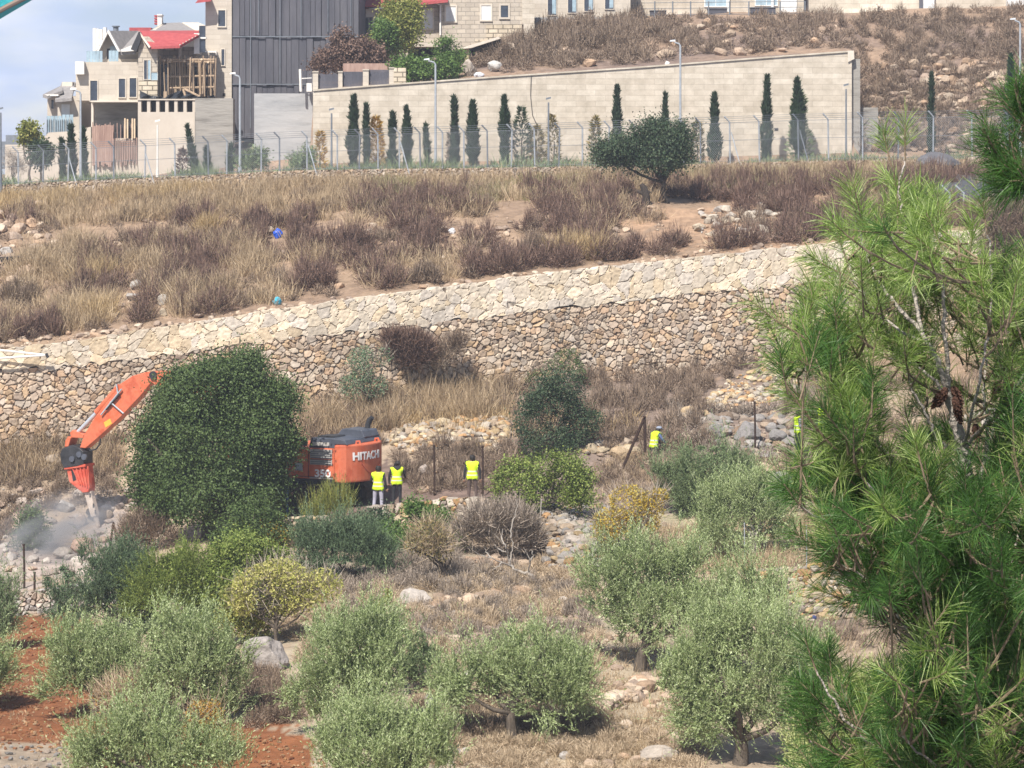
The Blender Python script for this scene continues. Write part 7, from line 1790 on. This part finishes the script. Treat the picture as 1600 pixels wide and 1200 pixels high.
person('worker in a yellow vest, blue shirt and grey cap bending forward beside the leaning poles', at(1021, hq[1] + .6, 666, 1.68), math.pi - 1.0, BLUE, BLKC, dict(sp1=(0, -.03, 1.11), sp2=(0, -.06, 1.26), ch=(0, -.12, 1.37), nk=(0, -.17, 1.46), hd0=(0, -.22, 1.51), hd1=(0, -.27, 1.57), hd2=(0, -.27, 1.64), look=(0, -.9, -.4),
       sl=(.17, -.12, 1.37), sr=(-.17, -.12, 1.37), el=(.21, -.22, 1.13), wl=(.12, -.40, 1.0), er=(-.22, -.25, 1.14), wr=(-.15, -.42, 1.02)), cap=CAPM)
hq = hit(1247, 716)
person('worker in a yellow vest seen in profile at the left edge of the pine', at(1247, hq[1], 640), math.pi - 1.3, WSHT, BLKC, dict(el=(.22, -.12, 1.17), wl=(.16, -.32, 1.10)))
person('worker in a yellow vest almost hidden behind the pine needles', at(1287, hq[1] + .8, 628), math.pi - .4, WSHT, BLKC, {})
person('man in a dark top and blue jeans standing in the shade of the round tree', at(443, 104.2, 733, 1.72), math.pi - .3, BLKC, JEAN, dict(el=(.2, -.12, 1.18), wl=(.10, -.28, 1.12)), vest=False)
# ------------------------------------------------------------------ foreground pine, about eleven metres away
RP = np.random.default_rng(11)
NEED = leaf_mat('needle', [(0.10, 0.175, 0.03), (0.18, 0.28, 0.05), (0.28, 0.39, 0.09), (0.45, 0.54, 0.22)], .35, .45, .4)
NEED_D = leaf_mat('needle_dark_shaded', [(0.03, 0.085, 0.015), (0.06, 0.14, 0.028), (0.10, 0.20, 0.045)], .3, .45, .35)  # shade painted into the pine's lower needles; also the second pine's own dark green
CONE = noise_mat('cone', (0.06, 0.03, 0.022), (0.17, 0.085, 0.06), 60, .8, .8, bscale=120)
def pine_shoots(acc, tw, base, dr, L, nn, nl, rng, mi=None):
    for k in range(len(base)):
        d0 = dr[k] / np.linalg.norm(dr[k]); n = int(nn[k])
        t = rng.uniform(.12, 1.0, n)
        bend = np.array([0, 0, 1.0]) * .25
        pos = base[k] + (d0 + bend * t[:, None] * .5) * (t * L[k])[:, None]
        fwd = rng.uniform(.25, .95, n) + t * .75
        nd = unit(d0 * fwd[:, None] + unit(np.cross(d0, rdir(rng, n))) * 1.1 + np.array([0, 0, .12]))
        ln = nl * rng.uniform(.65, 1.15, n); w = .0023
        s = unit(np.cross(nd, rdir(rng, n))); mid = pos + nd * ln[:, None] * .55 ; tip = pos + nd * ln[:, None] + np.array([0, 0, -1.0]) * (ln * rng.uniform(0, .18, n))[:, None]
        s1 = s * w * .5
        acc.quads(np.stack([pos - s1 * .7, pos + s1 * .7, mid + s1, mid - s1], 1), 0); acc.quads(np.stack([mid - s1, mid + s1, tip + s1 * .25, tip - s1 * .25], 1), 0)
        m = .5; tw.tube([base[k] - d0 * .04, base[k] + (d0 + bend * .25) * L[k] * .5, base[k] + (d0 + bend * .5) * L[k]], [.0042, .0034, .002], 5)
DP = 11.0
pine = thing('pine_tree', (X(1560, DP), DP, ground_z([1560], [DP])[0]), 'tall young pine with long green needles and pale branches filling the right foreground', 'pine tree')
def pxline(pts):
    p = np.array([P(x, y, DP + dz) for x, y, dz, *_ in pts]); n = len(p); t = np.linspace(0, 1, n * 4); k = np.linspace(0, 1, n)
    q = np.stack([np.interp(t, k, p[:, j]) for j in range(3)], 1)
    for _ in range(3): q[1:-1] = (q[:-2] + 2 * q[1:-1] + q[2:]) / 4
    return q
s11 = DP / F
gz0 = ground_z([1590], [DP + .2])[0]
BR = []
def pbranch(name, pts, r0, r1, mat='pine_bark'):
    q = pxline(pts); q = q + np.vstack([np.zeros((1, 3)), RP.normal(size=(len(q) - 2, 3)) * .004, np.zeros((1, 3))]); a = Acc(); r = np.linspace(r0, r1, len(q)) * s11 * (.78 if name == 'trunk' else .58)
    a.tube(q, r, 8); o = a.build(name, M[mat], pine, smooth=True); BR.append((q, r)); return o
ybase = HZ - (gz0 - CZ) / (DP + .2) * F
pbranch('trunk', [(1590, ybase + 30, .2), (1580, 1900, .15), (1562, 1400, .1), (1545, 1100, .05), (1530, 900, 0), (1516, 770, 0), (1503, 705, 0), (1490, 650, 0), (1481, 610, 0)], 24, 9)
pbranch('branch', [(1482, 615, 0), (1470, 580, 0), (1450, 535, .05), (1425, 500, .1), (1400, 480, .1), (1375, 445, .1), (1357, 405, .1), (1345, 372, .1), (1338, 340, .1)], 8.5, 2.2)
pbranch('branch', [(1482, 620, 0), (1480, 580, -.05), (1475, 500, -.1), (1472, 440, -.1), (1470, 390, -.1), (1466, 345, -.1)], 7, 2.5)
pbranch('branch', [(1440, 518, .06), (1431, 470, .1), (1424, 430, .1), (1415, 380, .12), (1407, 325, .12), (1402, 290, .12), (1413, 262, .12), (1414, 235, .12)], 6, 1.8)
pbranch('branch', [(1402, 292, .12), (1396, 268, .1), (1389, 245, .1)], 2.4, 1.4, 'pine_twig')
pbranch('branch', [(1450, 536, .05), (1410, 520, .2), (1375, 495, .3), (1345, 460, .35), (1332, 430, .4), (1320, 400, .4)], 4.5, 1.6)
pbranch('branch', [(1476, 612, 0), (1445, 580, .2), (1425, 565, .3), (1410, 560, .3), (1386, 560, .35)], 4.5, 1.6)
pbranch('branch', [(1503, 703, 0), (1535, 670, -.1), (1560, 640, -.2), (1590, 600, -.3), (1620, 560, -.35)], 6, 3)
pbranch('branch', [(1500, 705, 0), (1472, 695, .15), (1462, 680, .2), (1445, 650, .3), (1428, 615, .3), (1420, 585, .3), (1412, 570, .3)], 5, 2)
pbranch('branch', [(1545, 780, .3), (1541, 700, .3), (1540, 640, .3), (1537, 590, .3), (1540, 565, .3), (1555, 535, .3)], 6, 2)
pbranch('branch', [(1530, 900, 0), (1480, 890, -.2), (1430, 850, -.35), (1380, 795, -.45), (1355, 755, -.5), (1333, 728, -.5)], 7, 2.5)
pbranch('branch', [(1525, 850, 0), (1440, 780, .2), (1392, 720, .25), (1372, 690, .3), (1355, 665, .3), (1335, 630, .3), (1320, 605, .3), (1290, 590, .35), (1255, 578, .35)], 6, 1.8)
pbranch('branch', [(1355, 665, .3), (1340, 625, .2), (1325, 575, .2), (1322, 560, .2)], 3.5, 1.5)
pbranch('branch', [(1530, 920, .0), (1460, 905, -.3), (1400, 890, -.5), (1340, 850, -.6), (1290, 815, -.65), (1250, 790, -.7)], 6, 1.8)
pbranch('branch', [(1545, 1080, .05), (1480, 1040, -.3), (1420, 985, -.5), (1390, 940, -.55), (1360, 905, -.6), (1310, 880, -.6)], 6, 2)
pbranch('branch', [(1530, 930, 0), (1500, 860, -.5), (1470, 815, -.7), (1452, 770, -.8), (1440, 730, -.8)], 4, 1.6, 'pine_twig')
pbranch('branch', [(1555, 1300, .1), (1470, 1230, -.3), (1400, 1190, -.5), (1340, 1150, -.6), (1300, 1090, -.65), (1272, 1040, -.65)], 7, 1.8)
pbranch('branch', [(1560, 1350, .1), (1480, 1290, .1), (1400, 1250, .2), (1310, 1215, .2), (1260, 1150, .25)], 6, 1.8)
pbranch('branch', [(1545, 1100, .05), (1500, 1075, .3), (1475, 1060, .4), (1440, 1020, .45), (1405, 1000, .5), (1385, 975, .5)], 4.5, 1.6)
pbranch('branch', [(1540, 1000, .0), (1560, 960, -.4), (1575, 900, -.5), (1590, 840, -.5), (1600, 780, -.5)], 5, 2)
pbranch('branch', [(1540, 1010, .0), (1580, 960, .3), (1620, 900, .4), (1640, 850, .4)], 5, 2)
pbranch('branch', [(1530, 760, .0), (1545, 690, .5), (1570, 620, .6), (1590, 540, .6), (1600, 470, .6), (1602, 430, .6)], 5, 1.6)
pbranch('branch', [(1503, 700, .0), (1530, 600, -.4), (1545, 520, -.5), (1550, 440, -.5), (1545, 380, -.5), (1540, 350, -.5)], 4.5, 1.6)
pbranch('branch', [(1555, 1250, .1), (1600, 1180, -.2), (1640, 1100, -.3)], 6, 3)
pbranch('branch', [(1560, 1330, .1), (1560, 1230, -.8), (1540, 1160, -.9), (1500, 1110, -1.0)], 5, 2)
pbranch('branch', [(1560, 1330, .1), (1500, 1230, -.8), (1440, 1180, -.9), (1400, 1140, -1.0)], 5, 2)
# pines of new growth: shoots fill the outline, each tied back by a twig to the nearest limb
OUT = [(1385, 275), (1412, 272), (1424, 310), (1450, 350), (1490, 365), (1530, 390), (1540, 420), (1560, 450), (1590, 450), (1680, 440), (1680, 1300), (1270, 1300), (1275, 1200), (1262, 1130), (1258, 1050), (1290, 1060), (1345, 1090), (1400, 1120), (1420, 1060), (1380, 1000), (1350, 950), (1310, 900), (1255, 800), (1250, 770), (1300, 740), (1300, 690), (1225, 600), (1225, 560), (1265, 480), (1300, 460), (1325, 375), (1345, 355), (1380, 330)]
allp = np.vstack([q for q, r in BR]); allr = np.concatenate([r for q, r in BR])
ok = allr < 3.4 * s11; tipp = allp[ok]
cand = poly_px(OUT, 1500, RP)
HOLE = fbm(np.stack([cand[:, 0] * .012, cand[:, 1] * .012, 0 * cand[:, 0]], 1), 66, 3)
w = np.interp(cand[:, 1], [220, 500, 640, 800, 1200], [.62, .60, .50, .85, 1.0]) * np.interp(cand[:, 0], [1230, 1340, 1420], [.75, .8, 1.0])
w = w * np.where((cand[:, 0] < 1420) & (cand[:, 1] > 1010), .55, 1) * np.interp(cand[:, 1], [220, 700, 820, 1200], [.8, .74, .88, .9])
sk = [np.stack([800 + F * q[:, 0] / q[:, 1], HZ - F * (q[:, 2] - CZ) / q[:, 1]], 1) for q, r in BR[:5]]; sk = np.vstack(sk)
w = w * np.interp(cand[:, 1], [300, 520, 620, 780, 820], [.9, .95, .75, .85, 1]) * np.where((cand[:, 0] > 1380) & (cand[:, 0] < 1540) & (cand[:, 1] > 470) & (cand[:, 1] < 770), .6, 1)
w = w * np.where((cand[:, 0] < 1350) & (cand[:, 1] > 500) & (cand[:, 1] < 790), 2.2, 1)
cand = cand[(RP.random(len(cand)) < w) & ((HOLE > np.interp(cand[:, 1], [220, 640, 1200], [.36, .43, .33])) | ((cand[:, 0] < 1350) & (cand[:, 1] > 500) & (cand[:, 1] < 790)))][:900]
lit, deep, tw = Acc(), Acc(), Acc()
nb, nd_, nL, nn_ = [[], []], [[], []], [[], []], [[], []]
for x, y in cand:
    dz = RP.normal() * .45 - (.25 if y > 800 else 0)
    if 420 < y < 790 and np.min(np.hypot(sk[:, 0] - x, sk[:, 1] - y)) < 40: dz = .45 + abs(dz) * .6      # the pale limbs stand clear of the foliage
    p = P(x, y, DP + np.clip(dz, -1.3, 1.1))
    k = np.argmin(np.linalg.norm((tipp - p) * np.array([1, .6, 1]) + np.array([0, 0, .12]), axis=1)); q = tipp[k]
    v = p - q; L = np.linalg.norm(v)
    if L > .95: continue
    dr = unit(v / max(L, .01) * .8 + np.array([0, 0, .5]) + RP.normal(size=3) * .38)
    if L > .08:
        m = (p + q) / 2 + np.array([0, 0, -.12 * L]); tt = np.linspace(0, 1, 6)[:, None]; c = q * (1 - tt) ** 2 + 2 * m * tt * (1 - tt) + p * tt ** 2
        tw.tube(c, np.linspace(.006, .0035, 6), 5)
        if L > .14:                                     # side tufts on the longer twigs
            for _ in range(1 + int(L * 4)):
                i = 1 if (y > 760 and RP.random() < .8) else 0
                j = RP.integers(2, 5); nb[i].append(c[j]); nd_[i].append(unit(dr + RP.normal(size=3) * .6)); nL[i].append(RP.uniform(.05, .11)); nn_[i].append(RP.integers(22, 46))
    i = 1 if RP.random() < np.interp(y, [300, 560, 760, 900], [.08, .25, .75, .90]) else 0  # lower tufts mostly get the darker needles, shade put into their colour
    nb[i].append(p); nd_[i].append(dr); nL[i].append(RP.uniform(.10, .22)); nn_[i].append(RP.integers(80, 150))
for q, r in BR[1:]:                                     # every limb ends in a tuft
    i = 1 if (HZ - (q[-1][2] - CZ) / q[-1][1] * F) > 760 else 0
    nb[i].append(q[-1]); nd_[i].append(unit(q[-1] - q[-4]) + np.array([0, 0, .3])); nL[i].append(.10); nn_[i].append(90)
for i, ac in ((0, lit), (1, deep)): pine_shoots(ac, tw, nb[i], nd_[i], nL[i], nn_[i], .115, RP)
lit.build('needles', NEED, pine); deep.build('shaded_needles', NEED_D, pine); tw.build('twigs', M['pine_twig'], pine)
def cone(px, py, dz, ang, size=.075):
    c = P(px, py, DP + dz); a = Acc(); d0 = np.array([math.sin(ang), -.2, -math.cos(ang)]); d0 = d0 / np.linalg.norm(d0)
    ax = unit(np.cross(d0, [0, 1, .1])); ay = np.cross(d0, ax); n = 7
    t = np.linspace(0, 1, n); a.tube(c + np.outer(t * size, d0), size * .22 * np.array([.5, .9, 1, .95, .8, .5, .15]), 10)
    for k in range(46):
        tt = (k + .5) / 46; an = k * 2.399; rr = size * .23 * math.sin(math.pi * min(tt * .85 + .12, 1)); o_ = ax * math.cos(an) + ay * math.sin(an)
        p = c + d0 * size * tt + o_ * rr; sd = np.cross(d0, o_); a.quads([[p - sd * size * .07, p + sd * size * .07, p + sd * size * .05 + d0 * size * .11 + o_ * size * .05, p - sd * size * .05 + d0 * size * .11 + o_ * size * .05]], 0)
    a.build('pine_cone', CONE, pine)
for c in [(1488, 604, -.08, .5), (1478, 606, -.05, -.4), (1491, 620, -.1, .3), (1493, 632, -.08, .25), (1473, 612, .05, -.6), (1573, 590, -.25, .5), (1560, 596, -.2, -.3), (1524, 662, .2, .1), (1558, 672, .15, .6), (1432, 556, .25, .6), (1530, 806, -.1, -.4), (1420, 1105, -.5, -1.2)]: cone(*c)
# second pine whose branch tip reaches in at the upper right
p2 = thing('pine_tree', (X(1790, 10.5), 10.5, ground_z([1790], [10.5])[0]), 'dark pine branch reaching in at the upper right edge', 'pine tree')
def p2line(pts): return np.array([P(x, y, 10.5 + dz) for x, y, dz in pts])
a = Acc(); gz2 = ground_z([1790], [10.5])[0]; yb2 = HZ - (gz2 - CZ) / 10.5 * F
a.tube(p2line([(1790, yb2 + 20, 0), (1785, 1600, 0), (1780, 900, 0), (1775, 400, 0), (1772, 100, 0), (1770, -150, 0)]), np.array([24, 22, 18, 13, 9, 4]) * s11, 8); a.build('trunk', M['pine_bark'], p2, smooth=True)
lims = [[(1776, 420, 0), (1720, 350, -.1), (1660, 300, -.1), (1600, 265, -.1), (1572, 248, -.1), (1556, 235, -.1)], [(1640, 285, -.1), (1612, 240, -.1), (1602, 200, -.1), (1600, 165, -.1)], [(1660, 300, -.1), (1620, 290, -.2), (1590, 285, -.2)]]
a = Acc(); tn, tt2 = Acc(), Acc(); b_, d_, l_, n_ = [], [], [], []
for L_ in lims:
    q = p2line(L_); a.tube(q, np.linspace(5, 1.6, len(q)) * s11, 6)
    t = np.linspace(0, 1, 24); k = np.linspace(0, 1, len(q)); qq = np.stack([np.interp(t, k, q[:, j]) for j in range(3)], 1)
    for j in range(8, 24):
        for _ in range(2): b_.append(qq[j] + RP.normal(size=3) * .012); d_.append(unit(qq[min(j + 1, 23)] - qq[j - 1]) * .8 + RP.normal(size=3) * .5 + np.array([0, 0, .2])); l_.append(RP.uniform(.07, .16)); n_.append(RP.integers(26, 50))
a.build('branch', M['pine_bark'], p2, smooth=True); pine_shoots(tn, tt2, b_, d_, l_, n_, .105, RP); tn.build('needles', NEED_D, p2); tt2.build('twigs', M['pine_twig'], p2)

# ------------------------------------------------------------------ corner of a teal canopy close to the camera, top left
cn = thing('canopy', P(-30, -30, 3.2), 'teal canopy edge with a brown hem poking into the top left corner', 'canopy')
DC = 3.2
a = Acc(); a.prism([P(-700, -160, DC), P(60, -160, DC), P(60, -13, DC), P(30, -2, DC), P(10, 6, DC), P(0, 11, DC), P(-60, 40, DC), P(-700, 420, DC)], (0, .9, .14)); a.build('fabric', noise_mat('teal_fabric', (0.03, 0.26, 0.30), (0.05, 0.36, 0.38), 12, .8, .2), cn)
a = Acc(); a.tube([P(60, -13, DC - .004), P(32, 0, DC - .004), P(10, 11, DC - .004), P(0, 16.5, DC - .004), P(-60, 45, DC - .004), P(-700, 425, DC - .004)], .0030, 8); a.build('hem', plain_mat('brown_hem', (0.20, 0.15, 0.12), .8), cn)
a = Acc(); a.tube([P(-520, -140, DC + .6), P(-520, 2600, DC + .6)], .02, 10); a.build('pole', M['galv'], cn)

# ------------------------------------------------------------------ thin air between the camera and the hill
def haze():
    m = bpy.data.materials.new('haze'); m.use_nodes = True; N, L = m.node_tree.nodes, m.node_tree.links; N.clear()
    out = N.new('ShaderNodeOutputMaterial'); pv = N.new('ShaderNodeVolumePrincipled'); pv.inputs['Color'].default_value = (0.84, 0.90, 1.0, 1); pv.inputs['Density'].default_value = 0.0005; pv.inputs['Anisotropy'].default_value = 0.2
    L.new(pv.outputs[0], out.inputs['Volume'])
    a = Acc(); a.box(-220, 220, -6, 400, -12, 48); o = a.build('haze', m); tag(o, kind='stuff')
haze()
